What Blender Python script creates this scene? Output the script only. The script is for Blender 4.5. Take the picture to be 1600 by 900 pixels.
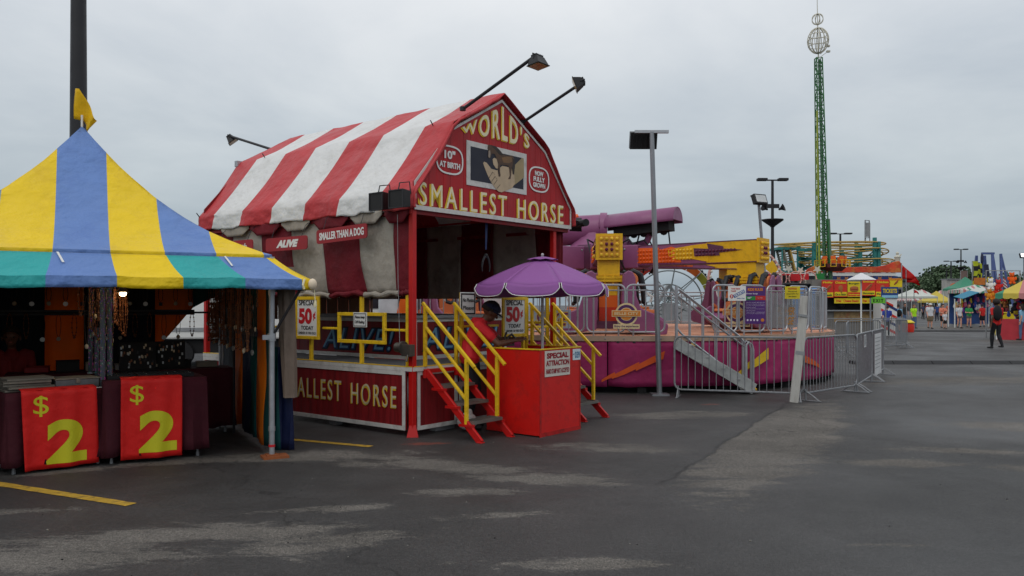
import bpy, bmesh, math, random
from math import sin, cos, pi, radians, atan2, sqrt, hypot
from mathutils import Vector as V, Matrix, Euler
random.seed(7)
SC = bpy.context.scene
COL = SC.collection
for _o in list(bpy.data.objects): bpy.data.objects.remove(_o)

# ------------------------------------------------------------------ camera
FPX = 1256.0; CAMZ = 1.6; HOR = 476.0
cam = bpy.data.cameras.new('camera'); camo = bpy.data.objects.new('camera', cam); COL.objects.link(camo)
cam.sensor_fit = 'HORIZONTAL'; cam.sensor_width = 36.0; cam.lens = FPX/1600*36.0
cam.shift_y = (HOR-450)/1600.0
cam.clip_start = 0.05; cam.clip_end = 3000
camo.location = (0, 0, CAMZ); camo.rotation_euler = (pi/2, 0, 0)
SC.camera = camo
def P(u, v, Y): return V(((u-800)/FPX*Y, Y, CAMZ+(HOR-v)/FPX*Y))
def PX(u, Y): return (u-800)/FPX*Y
def PZ(v, Y): return CAMZ+(HOR-v)/FPX*Y

# ------------------------------------------------------------------ sky and light (overcast)
SUN_EL, SUN_ROT = radians(52), radians(205)
w = bpy.data.worlds.new('World'); SC.world = w; w.use_nodes = True
nt = w.node_tree; nt.nodes.clear()
def wn(t): return nt.nodes.new(t)
L = nt.links.new
out = wn('ShaderNodeOutputWorld'); mixs = wn('ShaderNodeMixShader')
sky = wn('ShaderNodeTexSky'); sky.sky_type = 'NISHITA'; sky.sun_disc = False
sky.sun_elevation = SUN_EL; sky.sun_rotation = SUN_ROT; sky.air_density = 1.5; sky.dust_density = 3
bg1 = wn('ShaderNodeBackground'); bg1.inputs[1].default_value = 0.08; L(sky.outputs[0], bg1.inputs[0])
tc = wn('ShaderNodeTexCoord'); sep = wn('ShaderNodeSeparateXYZ'); L(tc.outputs['Generated'], sep.inputs[0])
# flat cloud-deck projection: xy / (z + .12)
add = wn('ShaderNodeMath'); add.operation = 'ADD'; add.inputs[1].default_value = 0.14
mx = wn('ShaderNodeMath'); mx.operation = 'MAXIMUM'; mx.inputs[1].default_value = 0.0
L(sep.outputs[2], mx.inputs[0]); L(mx.outputs[0], add.inputs[0])
dx = wn('ShaderNodeMath'); dx.operation = 'DIVIDE'; L(sep.outputs[0], dx.inputs[0]); L(add.outputs[0], dx.inputs[1])
dy = wn('ShaderNodeMath'); dy.operation = 'DIVIDE'; L(sep.outputs[1], dy.inputs[0]); L(add.outputs[0], dy.inputs[1])
cb = wn('ShaderNodeCombineXYZ'); L(dx.outputs[0], cb.inputs[0]); L(dy.outputs[0], cb.inputs[1])
n1 = wn('ShaderNodeTexNoise'); n1.inputs['Scale'].default_value = .8; n1.inputs['Detail'].default_value = 7; n1.inputs['Roughness'].default_value = .55
n1.inputs['Distortion'].default_value = .35
L(cb.outputs[0], n1.inputs['Vector'])
r1 = wn('ShaderNodeValToRGB'); L(n1.outputs[0], r1.inputs[0])
r1.color_ramp.elements[0].position = .32; r1.color_ramp.elements[0].color = (.80, .83, .87, 1)
r1.color_ramp.elements[1].position = .68; r1.color_ramp.elements[1].color = (1.13, 1.115, 1.10, 1)
r2 = wn('ShaderNodeValToRGB'); L(sep.outputs[2], r2.inputs[0])
e = r2.color_ramp.elements
e[0].position = 0.0; e[0].color = (.35, .42, .47, 1)
e[1].position = 1.0; e[1].color = (.95, .97, 1.0, 1)
for p, c in ((.10, (.455, .525, .575, 1)), (.22, (.635, .685, .725, 1)), (.36, (.84, .865, .89, 1))):
    q = e.new(p); q.color = c
mm = wn('ShaderNodeMix'); mm.data_type = 'RGBA'; mm.blend_type = 'MULTIPLY'; mm.inputs[0].default_value = 1.0
L(r2.outputs[0], mm.inputs[6]); L(r1.outputs[0], mm.inputs[7])
bg2 = wn('ShaderNodeBackground'); L(mm.outputs[2], bg2.inputs[0]); bg2.inputs[1].default_value = 1.0
mixs.inputs[0].default_value = 0.92
L(bg1.outputs[0], mixs.inputs[1]); L(bg2.outputs[0], mixs.inputs[2]); L(mixs.outputs[0], out.inputs[0])
sl = bpy.data.lights.new('sun', 'SUN'); sl.energy = 0.55; sl.angle = radians(35); sl.color = (1, .975, .94)
so = bpy.data.objects.new('sun', sl); COL.objects.link(so)
_d = V((cos(SUN_EL)*sin(SUN_ROT), cos(SUN_EL)*cos(SUN_ROT), sin(SUN_EL)))
so.rotation_euler = _d.to_track_quat('Z', 'Y').to_euler(); so.location = (0, -5, 30)
vs = SC.view_settings; vs.view_transform = 'Standard'; vs.look = 'None'; vs.exposure = 0.0; vs.gamma = 1; vs.use_curve_mapping = False

# ------------------------------------------------------------------ colour + materials
def lin(c):
    c = c/255.0
    return c/12.92 if c <= .04045 else ((c+.055)/1.055)**2.4
def S(r, g, b, k=1.0): return (min(1, lin(r)*k), min(1, lin(g)*k), min(1, lin(b)*k), 1)
MATS = {}
def mat(name, col, rough=.6, metal=0.0, var=.18, scale=3.0, stretch=None, bump=0.0, bscale=30.0, dirt=None, dirt_amt=.35, dscale=2.0, spec=.4, emis=0, trans=0, alpha=1, bdist=.02):
    if name in MATS: return MATS[name]
    m = bpy.data.materials.new(name); m.use_nodes = True; t = m.node_tree; n = t.nodes
    b = n['Principled BSDF']; b.inputs['Roughness'].default_value = rough; b.inputs['Metallic'].default_value = metal
    b.inputs['Specular IOR Level'].default_value = spec
    if emis:
        b.inputs['Emission Color'].default_value = col; b.inputs['Emission Strength'].default_value = emis
    if trans: b.inputs['Transmission Weight'].default_value = trans
    if alpha < 1: b.inputs['Alpha'].default_value = alpha
    co = n.new('ShaderNodeTexCoord'); mp = n.new('ShaderNodeMapping')
    t.links.new(co.outputs['Object'], mp.inputs[0])
    if stretch: mp.inputs['Scale'].default_value = stretch
    nz = n.new('ShaderNodeTexNoise'); nz.inputs['Scale'].default_value = scale; nz.inputs['Detail'].default_value = 5; nz.inputs['Roughness'].default_value = .65
    t.links.new(mp.outputs[0], nz.inputs['Vector'])
    rp = n.new('ShaderNodeMapRange'); rp.inputs[1].default_value = .25; rp.inputs[2].default_value = .75
    rp.inputs[3].default_value = 1-var; rp.inputs[4].default_value = 1+var
    t.links.new(nz.outputs[0], rp.inputs[0])
    mu = n.new('ShaderNodeMix'); mu.data_type = 'RGBA'; mu.blend_type = 'MULTIPLY'; mu.inputs[0].default_value = 1
    mu.inputs[6].default_value = col; t.links.new(rp.outputs[0], mu.inputs[7])
    last = mu.outputs[2]
    if dirt:
        nd = n.new('ShaderNodeTexNoise'); nd.inputs['Scale'].default_value = dscale; nd.inputs['Detail'].default_value = 8; nd.inputs['Roughness'].default_value = .7
        t.links.new(mp.outputs[0], nd.inputs['Vector'])
        rd = n.new('ShaderNodeMapRange'); rd.inputs[1].default_value = .5; rd.inputs[2].default_value = .68; rd.inputs[3].default_value = 0; rd.inputs[4].default_value = dirt_amt
        t.links.new(nd.outputs[0], rd.inputs[0])
        md = n.new('ShaderNodeMix'); md.data_type = 'RGBA'; t.links.new(rd.outputs[0], md.inputs[0])
        t.links.new(last, md.inputs[6]); md.inputs[7].default_value = dirt; last = md.outputs[2]
    t.links.new(last, b.inputs['Base Color'])
    if bump:
        nb = n.new('ShaderNodeTexNoise'); nb.inputs['Scale'].default_value = bscale; nb.inputs['Detail'].default_value = 4
        t.links.new(mp.outputs[0], nb.inputs['Vector'])
        bp = n.new('ShaderNodeBump'); bp.inputs['Strength'].default_value = bump; bp.inputs['Distance'].default_value = bdist
        t.links.new(nb.outputs[0], bp.inputs['Height']); t.links.new(bp.outputs[0], b.inputs['Normal'])
    rr = n.new('ShaderNodeMapRange'); rr.inputs[1].default_value = .3; rr.inputs[2].default_value = .7
    rr.inputs[3].default_value = max(.02, rough-.1); rr.inputs[4].default_value = min(1, rough+.12)
    t.links.new(nz.outputs[0], rr.inputs[0]); t.links.new(rr.outputs[0], b.inputs['Roughness'])
    MATS[name] = m; return m
def cloth(name, col, trl=.25, rough=.55, var=.08, bump=.25, bscale=4.0, scale=1.5, dirt=None, dirt_amt=.25, stretch=None, dscale=2.0):
    """fabric that lets a little light through"""
    if name in MATS: return MATS[name]
    m = mat(name, col, rough=rough, var=var, scale=scale, bdist=.11, bump=bump, bscale=bscale, dirt=dirt, dirt_amt=dirt_amt, stretch=stretch, dscale=dscale, spec=.3)
    if trl:
        t = m.node_tree; n = t.nodes; b = n['Principled BSDF']; o = n['Material Output']
        tr = n.new('ShaderNodeBsdfTranslucent'); mx = n.new('ShaderNodeMixShader'); mx.inputs[0].default_value = trl
        src = b.inputs['Base Color'].links[0].from_socket
        t.links.new(src, tr.inputs[0]); t.links.new(b.outputs[0], mx.inputs[1]); t.links.new(tr.outputs[0], mx.inputs[2]); t.links.new(mx.outputs[0], o.inputs[0])
    return m

# ------------------------------------------------------------------ mesh builder
class MB:
    def __init__(s): s.v = []; s.f = []; s.m = []
    def add(s, vs, fs, mi=0, M=None):
        k = len(s.v)
        if M is not None: vs = [M @ V(p) for p in vs]
        s.v += [tuple(p) for p in vs]
        for i, f in enumerate(fs):
            s.f.append(tuple(a+k for a in f)); s.m.append(mi[i] if isinstance(mi, (list, tuple)) else mi)
        return s
    def box(s, c, d, mi=0, M=None):
        x, y, z = c; a, b, e = d[0]/2, d[1]/2, d[2]/2
        vs = [(x-a, y-b, z-e), (x+a, y-b, z-e), (x+a, y+b, z-e), (x-a, y+b, z-e), (x-a, y-b, z+e), (x+a, y-b, z+e), (x+a, y+b, z+e), (x-a, y+b, z+e)]
        return s.add(vs, [(0, 3, 2, 1), (4, 5, 6, 7), (0, 1, 5, 4), (1, 2, 6, 5), (2, 3, 7, 6), (3, 0, 4, 7)], mi, M)
    def bx(s, x0, x1, y0, y1, z0, z1, mi=0, M=None):
        return s.box(((x0+x1)/2, (y0+y1)/2, (z0+z1)/2), (abs(x1-x0), abs(y1-y0), abs(z1-z0)), mi, M)
    def beam(s, p, q, w, h, mi=0, up=(0, 0, 1)):
        p, q = V(p), V(q); d = (q-p); l = d.length
        if l < 1e-6: return s
        d.normalize(); u = V(up)
        if abs(d.dot(u)) > .98: u = V((0, 1, 0)) if abs(d.y) < .9 else V((1, 0, 0))
        r = d.cross(u).normalized(); u = r.cross(d).normalized()
        M = Matrix((r, d, u)).transposed().to_4x4(); M.translation = (p+q)/2
        return s.box((0, 0, 0), (w, l, h), mi, M)
    def tube(s, p, q, r, n=8, r2=None, mi=0, cap=True):
        p, q = V(p), V(q); r2 = r if r2 is None else r2
        d = (q-p)
        if d.length < 1e-7: return s
        d.normalize(); a = d.orthogonal().normalized(); b = d.cross(a)
        vs = []
        for c, rr in ((p, r), (q, r2)):
            for i in range(n):
                t = 2*pi*i/n; vs.append(c+(a*cos(t)+b*sin(t))*rr)
        fs = [(i, (i+1) % n, n+(i+1) % n, n+i) for i in range(n)]
        if cap: fs += [tuple(range(n-1, -1, -1)), tuple(range(n, 2*n))]
        return s.add(vs, fs, mi)
    def path(s, pts, r, n=6, mi=0, closed=False):
        pts = [V(p) for p in pts]; N = len(pts)
        rr = r if isinstance(r, (list, tuple)) else [r]*N
        def tan(i):
            if closed: return (pts[(i+1) % N]-pts[i-1]).normalized()
            if i == 0: return (pts[1]-pts[0]).normalized()
            if i == N-1: return (pts[-1]-pts[-2]).normalized()
            a = (pts[i]-pts[i-1]).normalized()+(pts[i+1]-pts[i]).normalized()
            return a.normalized() if a.length > 1e-6 else (pts[i+1]-pts[i]).normalized()
        t0 = tan(0); a = t0.orthogonal().normalized(); vs = []
        for i in range(N):
            t = tan(i); a = (a-t*a.dot(t))
            a = a.normalized() if a.length > 1e-6 else t.orthogonal().normalized()
            b = t.cross(a)
            for k in range(n):
                g = 2*pi*k/n; vs.append(pts[i]+(a*cos(g)+b*sin(g))*rr[i])
        fs = []
        for i in range(N if closed else N-1):
            j = (i+1) % N
            for k in range(n): fs.append((i*n+k, i*n+(k+1) % n, j*n+(k+1) % n, j*n+k))
        if not closed: fs += [tuple(range(n-1, -1, -1)), tuple(range((N-1)*n, N*n))]
        return s.add(vs, fs, mi)
    def lathe(s, prof, n=16, c=(0, 0, 0), mi=0, M=None, cap=True):
        vs = []; c = V(c)
        for r, z in prof:
            for i in range(n):
                t = 2*pi*i/n; vs.append(c+V((r*cos(t), r*sin(t), z)))
        fs = []; m = len(prof)
        for j in range(m-1):
            for i in range(n): fs.append((j*n+i, j*n+(i+1) % n, (j+1)*n+(i+1) % n, (j+1)*n+i))
        if cap:
            fs += [tuple(range(n-1, -1, -1)), tuple(range((m-1)*n, m*n))]
        return s.add(vs, fs, mi, M)
    def ball(s, c, r, n=10, m=7, mi=0, sc=(1, 1, 1), M=None):
        vs = []; c = V(c)
        for j in range(1, m):
            a = pi*j/m
            for i in range(n):
                t = 2*pi*i/n; vs.append(c+V((r*sc[0]*sin(a)*cos(t), r*sc[1]*sin(a)*sin(t), r*sc[2]*cos(a))))
        k = len(vs); vs += [c+V((0, 0, r*sc[2])), c-V((0, 0, r*sc[2]))]
        fs = []
        for j in range(m-2):
            for i in range(n): fs.append((j*n+i, (j+1)*n+i, (j+1)*n+(i+1) % n, j*n+(i+1) % n))
        for i in range(n):
            fs.append((k, i, (i+1) % n)); fs.append((k+1, (m-2)*n+(i+1) % n, (m-2)*n+i))
        return s.add(vs, fs, mi, M)
    def prism(s, poly, z0, z1, mi=0, M=None):
        """2-D outline in xy extruded along z; M maps to place"""
        n = len(poly)
        ar = sum(poly[i][0]*poly[(i+1) % n][1]-poly[(i+1) % n][0]*poly[i][1] for i in range(n))
        if ar < 0: poly = poly[::-1]
        vs = [(x, y, z0) for x, y in poly]+[(x, y, z1) for x, y in poly]
        fs = [tuple(range(n-1, -1, -1)), tuple(range(n, 2*n))]+[(i, (i+1) % n, n+(i+1) % n, n+i) for i in range(n)]
        return s.add(vs, fs, mi, M)
    def sheet(s, fn, nu, nv, mi=0, mfn=None):
        vs = [fn(i/nu, j/nv) for j in range(nv+1) for i in range(nu+1)]
        fs = []; ms = []
        for j in range(nv):
            for i in range(nu):
                a = j*(nu+1)+i; fs.append((a, a+1, a+nu+2, a+nu+1)); ms.append(mfn((i+.5)/nu, (j+.5)/nv) if mfn else mi)
        return s.add(vs, fs, ms)
    def frame(s, x0, x1, z0, z1, w, y0, y1, mi=0, M=None):
        """rectangular picture frame in the xz plane"""
        s.bx(x0, x1, y0, y1, z1-w, z1, mi, M); s.bx(x0, x1, y0, y1, z0, z0+w, mi, M)
        s.bx(x0, x0+w, y0, y1, z0+w, z1-w, mi, M); s.bx(x1-w, x1, y0, y1, z0+w, z1-w, mi, M); return s
    def text(s, body, o, right, up, h=None, wd=None, bold=0.0, depth=.003, mi=0, shear=0, align='C', res=3, space=1.0, warp=None, off=0.0):
        vs, fs = text_mesh(body, bold, shear, res, space)
        if not vs: return s
        xs = [p[0] for p in vs]; ys = [p[1] for p in vs]; x0, x1, y0, y1 = min(xs), max(xs), min(ys), max(ys)
        sy = (h/(y1-y0)) if h else None; sx = (wd/(x1-x0)) if wd else sy
        if sy is None: sy = sx
        r = V(right).normalized(); u = V(up).normalized(); nn = r.cross(u); o = V(o)
        W = (x1-x0)*sx
        ox = {'C': -W/2, 'L': 0, 'R': -W}[align]
        out = []
        for x, y, z in vs:
            X = (x-x0)*sx+ox; Y = (y-y0)*sy-(y1-y0)*sy/2
            if warp: X, Y = warp(X, Y, W)
            out.append(o+r*X+u*Y+nn*(off+(depth if z > 0 else 0)))
        return s.add(out, fs, mi)
def conform(mb, fn, maxe=.035):
    bm = bmesh.new(); vs = [bm.verts.new(p) for p in mb.v]
    for f in mb.f:
        try: bm.faces.new([vs[i] for i in f])
        except ValueError: pass
    bmesh.ops.triangulate(bm, faces=bm.faces)
    for _ in range(6):
        es = [e for e in bm.edges if e.calc_length() > maxe]
        if not es: break
        bmesh.ops.subdivide_edges(bm, edges=es, cuts=1); bmesh.ops.triangulate(bm, faces=bm.faces)
    for v in bm.verts: v.co = fn(v.co)
    bm.verts.index_update(); mb.v = [tuple(v.co) for v in bm.verts]; mb.f = [tuple(v.index for v in f.verts) for f in bm.faces]; mb.m = [0]*len(mb.f); bm.free(); return mb
_TC = {}
def text_mesh(body, bold=0, shear=0, res=3, space=1.0):
    key = (body, bold, shear, res, space)
    if key in _TC: return _TC[key]
    c = bpy.data.curves.new('t', 'FONT'); c.body = body; c.size = 1; c.offset = bold; c.shear = shear; c.extrude = .5; c.resolution_u = res; c.space_character = space
    o = bpy.data.objects.new('t', c); COL.objects.link(o)
    dg = bpy.context.evaluated_depsgraph_get(); dg.update()
    me = bpy.data.meshes.new_from_object(o.evaluated_get(dg))
    r = ([tuple(v.co) for v in me.vertices], [tuple(p.vertices) for p in me.polygons])
    bpy.data.objects.remove(o); bpy.data.curves.remove(c); bpy.data.meshes.remove(me)
    _TC[key] = r; return r

def tag(o, label=None, cat=None, group=None, kind=None):
    if label: o['label'] = label
    if cat: o['category'] = cat
    if group: o['group'] = group
    if kind: o['kind'] = kind
    return o
def obj(name, mb, mats, parent=None, smooth=False, bev=0.0, seg=1, thick=0.0, sub=0, label=None, cat=None, group=None, kind=None, loc=None, rotz=0, ang=35, off=0, weld=False):
    me = bpy.data.meshes.new(name); me.from_pydata(mb.v, [], mb.f)
    if not isinstance(mats, (list, tuple)): mats = [mats]
    for m in mats: me.materials.append(m)
    me.polygons.foreach_set('material_index', mb.m)
    me.update(); me.validate()
    if weld:
        bm = bmesh.new(); bm.from_mesh(me); bmesh.ops.remove_doubles(bm, verts=bm.verts, dist=.0008); bm.to_mesh(me); bm.free()
    if smooth:
        me.polygons.foreach_set('use_smooth', [True]*len(me.polygons)); me.set_sharp_from_angle(angle=radians(ang))
    o = bpy.data.objects.new(name, me); COL.objects.link(o)
    if parent: o.parent = parent
    if loc is not None: o.location = loc
    if rotz: o.rotation_euler = (0, 0, rotz)
    if bev:
        b = o.modifiers.new('b', 'BEVEL'); b.width = bev; b.segments = seg; b.limit_method = 'ANGLE'; b.angle_limit = radians(40)
    if sub:
        b = o.modifiers.new('s', 'SUBSURF'); b.levels = b.render_levels = sub
    if thick:
        b = o.modifiers.new('t', 'SOLIDIFY'); b.thickness = thick; b.offset = off
    return tag(o, label, cat, group, kind)
def thing(name, label, cat, loc=(0, 0, 0), rotz=0, group=None):
    o = bpy.data.objects.new(name, None); COL.objects.link(o); o.location = loc; o.rotation_euler = (0, 0, rotz)
    o.empty_display_size = .2
    return tag(o, label, cat, group)
_kids = {}
def kids(o): return [c for c in bpy.data.objects if c.parent == o]
def dup(root, loc, rotz=0, label=None, group=None, scale=None):
    r = root.copy(); COL.objects.link(r); r.location = loc; r.rotation_euler = (0, 0, rotz)
    if scale: r.scale = scale
    if label: r['label'] = label
    if group: r['group'] = group
    for c in kids(root):
        if c is r: continue
        d = c.copy(); COL.objects.link(d); d.parent = r
        for g in kids(c):
            e = g.copy(); COL.objects.link(e); e.parent = d
    return r
def fbm1(x, s=0): return sin(x*1.7+s)*.5+sin(x*3.9+s*2.3)*.3+sin(x*8.3+s*1.1)*.2
def fbm2(x, y, s=0): return sin(x*1.9+y*1.1+s)*.4+sin(x*3.7-y*2.9+s*1.7)*.3+sin(y*6.1+x*2.2+s*.6)*.2+sin(x*9.3+y*7.7+s)*.1
X3, Y3, Z3 = V((1, 0, 0)), V((0, 1, 0)), V((0, 0, 1))

# materials used all over
RED = mat('red_paint', S(190, 22, 20), .45, var=.12, scale=2, dirt=S(90, 20, 18), dirt_amt=.35, bump=.05, bscale=20)
BARN = mat('barn_red_boards', S(128, 18, 24), .6, var=.35, scale=3.5, stretch=(4, 4, .35), dirt=S(60, 10, 14), dirt_amt=.5, bump=.15, bscale=25)
GABLE = mat('gable_red_boards', S(170, 30, 36), .6, var=.16, scale=3.5, stretch=(3, 3, .5), dirt=S(120, 18, 26), dirt_amt=.45, bump=.1, bscale=25)
WHITE = mat('worn_white_paint', S(205, 203, 198), .55, var=.1, scale=5, dirt=S(120, 110, 100), dirt_amt=.4, dscale=6)
YEL = mat('yellow_paint', S(228, 186, 30), .45, var=.12, scale=6, dirt=S(110, 85, 30), dirt_amt=.4, dscale=9)
CREAM = mat('cream_lettering', S(232, 222, 184), .6, var=.1, scale=9)
GOLD = mat('gold_lettering', S(222, 186, 40), .6, var=.15, scale=9)
BLACK = mat('black_metal', S(38, 38, 42), .5, var=.2)
DARK = mat('near_black', S(22, 22, 24), .8, var=.2)
GALV = mat('galvanised_steel', S(140, 142, 145), .48, metal=.6, var=.2, scale=14, dirt=S(110, 108, 104), dirt_amt=.4, dscale=8)
ALU = mat('aluminium', S(172, 174, 178), .4, metal=.7, var=.12, scale=10)
GREYP = mat('grey_paint', S(140, 142, 144), .6, var=.15)
INK = mat('black_lettering', S(24, 24, 26), .7, var=.05)
REDINK = mat('red_lettering', S(190, 24, 34), .6, var=.05)
PWHITE = mat('sign_white', S(222, 222, 218), .5, var=.05)
# ------------------------------------------------------------------ ground
def ground_material():
    m = bpy.data.materials.new('asphalt'); m.use_nodes = True; t = m.node_tree; n = t.nodes; lk = t.links.new
    b = n['Principled BSDF']; co = n.new('ShaderNodeTexCoord')
    def noise(scale, detail=5, rough=.6, dist=0.0, vec=None):
        z = n.new('ShaderNodeTexNoise'); z.inputs['Scale'].default_value = scale; z.inputs['Detail'].default_value = detail
        z.inputs['Roughness'].default_value = rough; z.inputs['Distortion'].default_value = dist
        lk(vec or co.outputs['Object'], z.inputs['Vector']); return z.outputs[0]
    def rng(s, a, b_, c, d):
        r = n.new('ShaderNodeMapRange'); r.inputs[1].default_value = a; r.inputs[2].default_value = b_; r.inputs[3].default_value = c; r.inputs[4].default_value = d
        lk(s, r.inputs[0]); return r.outputs[0]
    def mth(op, a, b_=None):
        x = n.new('ShaderNodeMath'); x.operation = op
        for i, q in enumerate((a, b_)):
            if q is None: continue
            if isinstance(q, (int, float)): x.inputs[i].default_value = q
            else: lk(q, x.inputs[i])
        return x.outputs[0]
    def ell(cx, cy, a, c, rot, amp=1.0):
        mp = n.new('ShaderNodeMapping'); mp.vector_type = 'TEXTURE'
        mp.inputs['Location'].default_value = (cx, cy, 0); mp.inputs['Rotation'].default_value = (0, 0, radians(rot)); mp.inputs['Scale'].default_value = (a, c, 1)
        lk(co.outputs['Object'], mp.inputs[0])
        ln = n.new('ShaderNodeVectorMath'); ln.operation = 'LENGTH'; lk(mp.outputs[0], ln.inputs[0])
        return rng(ln.outputs['Value'], 0.35, 1.45, amp, 0)
    # worn lighter patches in the paving, each at its own place
    E = [(-2.4, 8.55, 1.7, .30, 8), (-.7, 7.95, 1.5, .30, -14), (.35, 7.35, .9, .38, -8), (-.35, 6.9, .55, .2, 0), (2.5, 11.7, 1.3, .5, 10),
         (1.2, 9.0, 1.1, .35, -5), (5.0, 8.8, 1.1, .28, -10), (4.0, 8.1, .8, .3, 0), (5.4, 7.7, 1.0, .3, -15), (4.9, 7.1, .4, .14, 0), (2.6, 5.35, .4, .07, 0),
         (-3.0, 5.15, 1.5, .5, 8), (-1.3, 5.4, .8, .35, 20), (.5, 4.95, .8, .16, 0), (-.1, 6.1, .5, .14, 10), (-1.4, 6.3, .7, .14, 15), (-3.9, 6.2, .7, .15, 10),
         (-4.2, 7.75, .9, .16, 28), (-3.3, 8.2, .9, .2, 20), (-2.4, 8.4, .9, .32, 5), (-1.5, 8.5, .9, .3, -10), (-.6, 8.0, .9, .28, -22), (-2.2, 5.6, 1.4, .35, 10), (34, 56, 18, 4.5, 0), (26, 36, 9, 1.6, 5), (6.8, 10.5, 1.6, .5, -12), (3.2, 16, 3, .8, 0), (10, 17, 4, 1.2, 10), (1.0, 4.3, .6, .2, 0)]  # distant ones: pale concrete, also lightened in place of grazing sky sheen
    acc = None
    for e_ in E:
        q = ell(*e_); acc = q if acc is None else mth('MAXIMUM', acc, q)
    # wedge right of the diagonal seam
    A, B = V((4.54, 13.2)), V((1.31, 7.15)); d = (A-B).normalized(); ang = math.degrees(atan2(d.y, d.x)); mid = (A+B)/2
    wd = ell(mid.x+.42, mid.y-.28, 3.8, .66, ang, 1.5)
    mp = n.new('ShaderNodeMapping'); mp.vector_type = 'TEXTURE'; mp.inputs['Location'].default_value = (mid.x, mid.y, 0); mp.inputs['Rotation'].default_value = (0, 0, radians(ang))
    lk(co.outputs['Object'], mp.inputs[0]); sp = n.new('ShaderNodeSeparateXYZ'); lk(mp.outputs[0], sp.inputs[0])
    wob = rng(noise(1.5, 4), .3, .7, -.05, .05); yy = mth('ADD', sp.outputs[1], wob)
    side = rng(yy, -.015, .015, 1, 0)
    acc = mth('MAXIMUM', acc, mth('MULTIPLY', wd, side))
    st = n.new('ShaderNodeMapping'); st.inputs['Scale'].default_value = (.7, 1.6, 1); lk(co.outputs['Object'], st.inputs[0])
    nz = mth('ADD', mth('ADD', rng(noise(1.7, 8, .65, .5, st.outputs[0]), .3, .7, 0, .42), rng(noise(9, 8, .75, .3, st.outputs[0]), .3, .7, 0, .32)), rng(noise(48, 5, .8), .3, .7, 0, .26))
    patch = rng(mth('ADD', mth('MULTIPLY', acc, .47), nz), .78, .93, 0, 1)
    # grain, stones, stains
    big = noise(.22, 5, .6, .4); mid_ = noise(1.3, 8, .68); gr = noise(90, 3, .8); fine = noise(260, 2, .8)
    k = mth('MULTIPLY', rng(big, .3, .7, .78, 1.25), rng(mid_, .28, .72, .66, 1.34))
    k = mth('MULTIPLY', k, rng(gr, .36, .64, .4, 1.7)); k = mth('MULTIPLY', k, rng(noise(30, 5, .85), .34, .66, .5, 1.55)); k = mth('MULTIPLY', k, rng(fine, .3, .7, .65, 1.4))
    stain = rng(noise(.9, 6, .7, .8), .60, .70, 1, .62); k = mth('MULTIPLY', k, stain)
    # cracks
    vo = n.new('ShaderNodeTexVoronoi'); vo.feature = 'DISTANCE_TO_EDGE'; vo.inputs['Scale'].default_value = .16
    nv = n.new('ShaderNodeTexNoise'); nv.inputs['Scale'].default_value = 1.1; nv.inputs['Detail'].default_value = 6; lk(co.outputs['Object'], nv.inputs['Vector'])
    va = n.new('ShaderNodeVectorMath'); va.operation = 'MULTIPLY_ADD'; lk(nv.outputs['Color'], va.inputs[0]); va.inputs[1].default_value = (1.6, 1.6, 0); lk(co.outputs['Object'], va.inputs[2])
    lk(va.outputs[0], vo.inputs['Vector'])
    crack = rng(vo.outputs['Distance'], 0.0, .003, .5, 1)
    seamk = rng(mth('ABSOLUTE', yy), 0, .035, .3, 1)
    seamk = mth('MAXIMUM', seamk, rng(mth('ABSOLUTE', sp.outputs[0]), 3.2, 3.5, 0, 1))
    k = mth('MULTIPLY', mth('MULTIPLY', k, crack), seamk)
    mx = n.new('ShaderNodeMix'); mx.data_type = 'RGBA'; lk(patch, mx.inputs[0]); mx.inputs[6].default_value = (.036, .0345, .0335, 1); mx.inputs[7].default_value = (.108, .098, .086, 1)
    mu = n.new('ShaderNodeMix'); mu.data_type = 'RGBA'; mu.blend_type = 'MULTIPLY'; mu.inputs[0].default_value = 1; lk(mx.outputs[2], mu.inputs[6]); lk(k, mu.inputs[7])
    # orange-red paint spray marks
    sr = mth('MAXIMUM', ell(-1.0, 9.25, .45, .16, 5), ell(3.2, 12.9, .3, .1, 10))
    srm = rng(mth('ADD', mth('MULTIPLY', sr, .5), noise(9, 7, .7)), .88, 1.0, 0, .5)
    mr = n.new('ShaderNodeMix'); mr.data_type = 'RGBA'; lk(srm, mr.inputs[0]); lk(mu.outputs[2], mr.inputs[6]); mr.inputs[7].default_value = (.30, .06, .03, 1)
    lk(mr.outputs[2], b.inputs['Base Color'])
    damp = noise(.35, 5, .6, .5)
    r0 = mth('ADD', rng(damp, .38, .64, .46, .66), rng(patch, 0, 1, 0, .25)); lk(mth('MINIMUM', r0, .95), b.inputs['Roughness'])
    b.inputs['Specular IOR Level'].default_value = .4
    bp = n.new('ShaderNodeBump'); bp.inputs['Strength'].default_value = .8; bp.inputs['Distance'].default_value = .008
    lk(mth('ADD', mth('ADD', gr, mth('MULTIPLY', fine, .6)), mth('MULTIPLY', mid_, .8)), bp.inputs['Height']); lk(bp.outputs[0], b.inputs['Normal'])
    return m
g = MB().add([(-900, -200, 0), (900, -200, 0), (900, 1500, 0), (-900, 1500, 0)], [(0, 1, 2, 3)])
obj('ground', g, ground_material(), kind='structure', label='dark damp asphalt lot with worn paler patches')
_r = random.Random(5); gb_ = MB()
for _ in range(130):
    Y = _r.uniform(4.3, 13); X = _r.uniform(-.64, .64)*Y; q = _r.uniform(.003, .008); gb_.ball((X, Y, q*.4), q, 5, 4, _r.choice((0, 0, 1, 2)), (1, _r.uniform(.6, 1.4), .6))
obj('gravel_bits', gb_, [mat('pebble_grey', S(120, 116, 110), .9), mat('pebble_dark', S(30, 29, 28), .9), mat('pebble_pale', S(140, 136, 126), .9)], kind='stuff', label='loose grit and small crumbs scattered over the asphalt')
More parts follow.
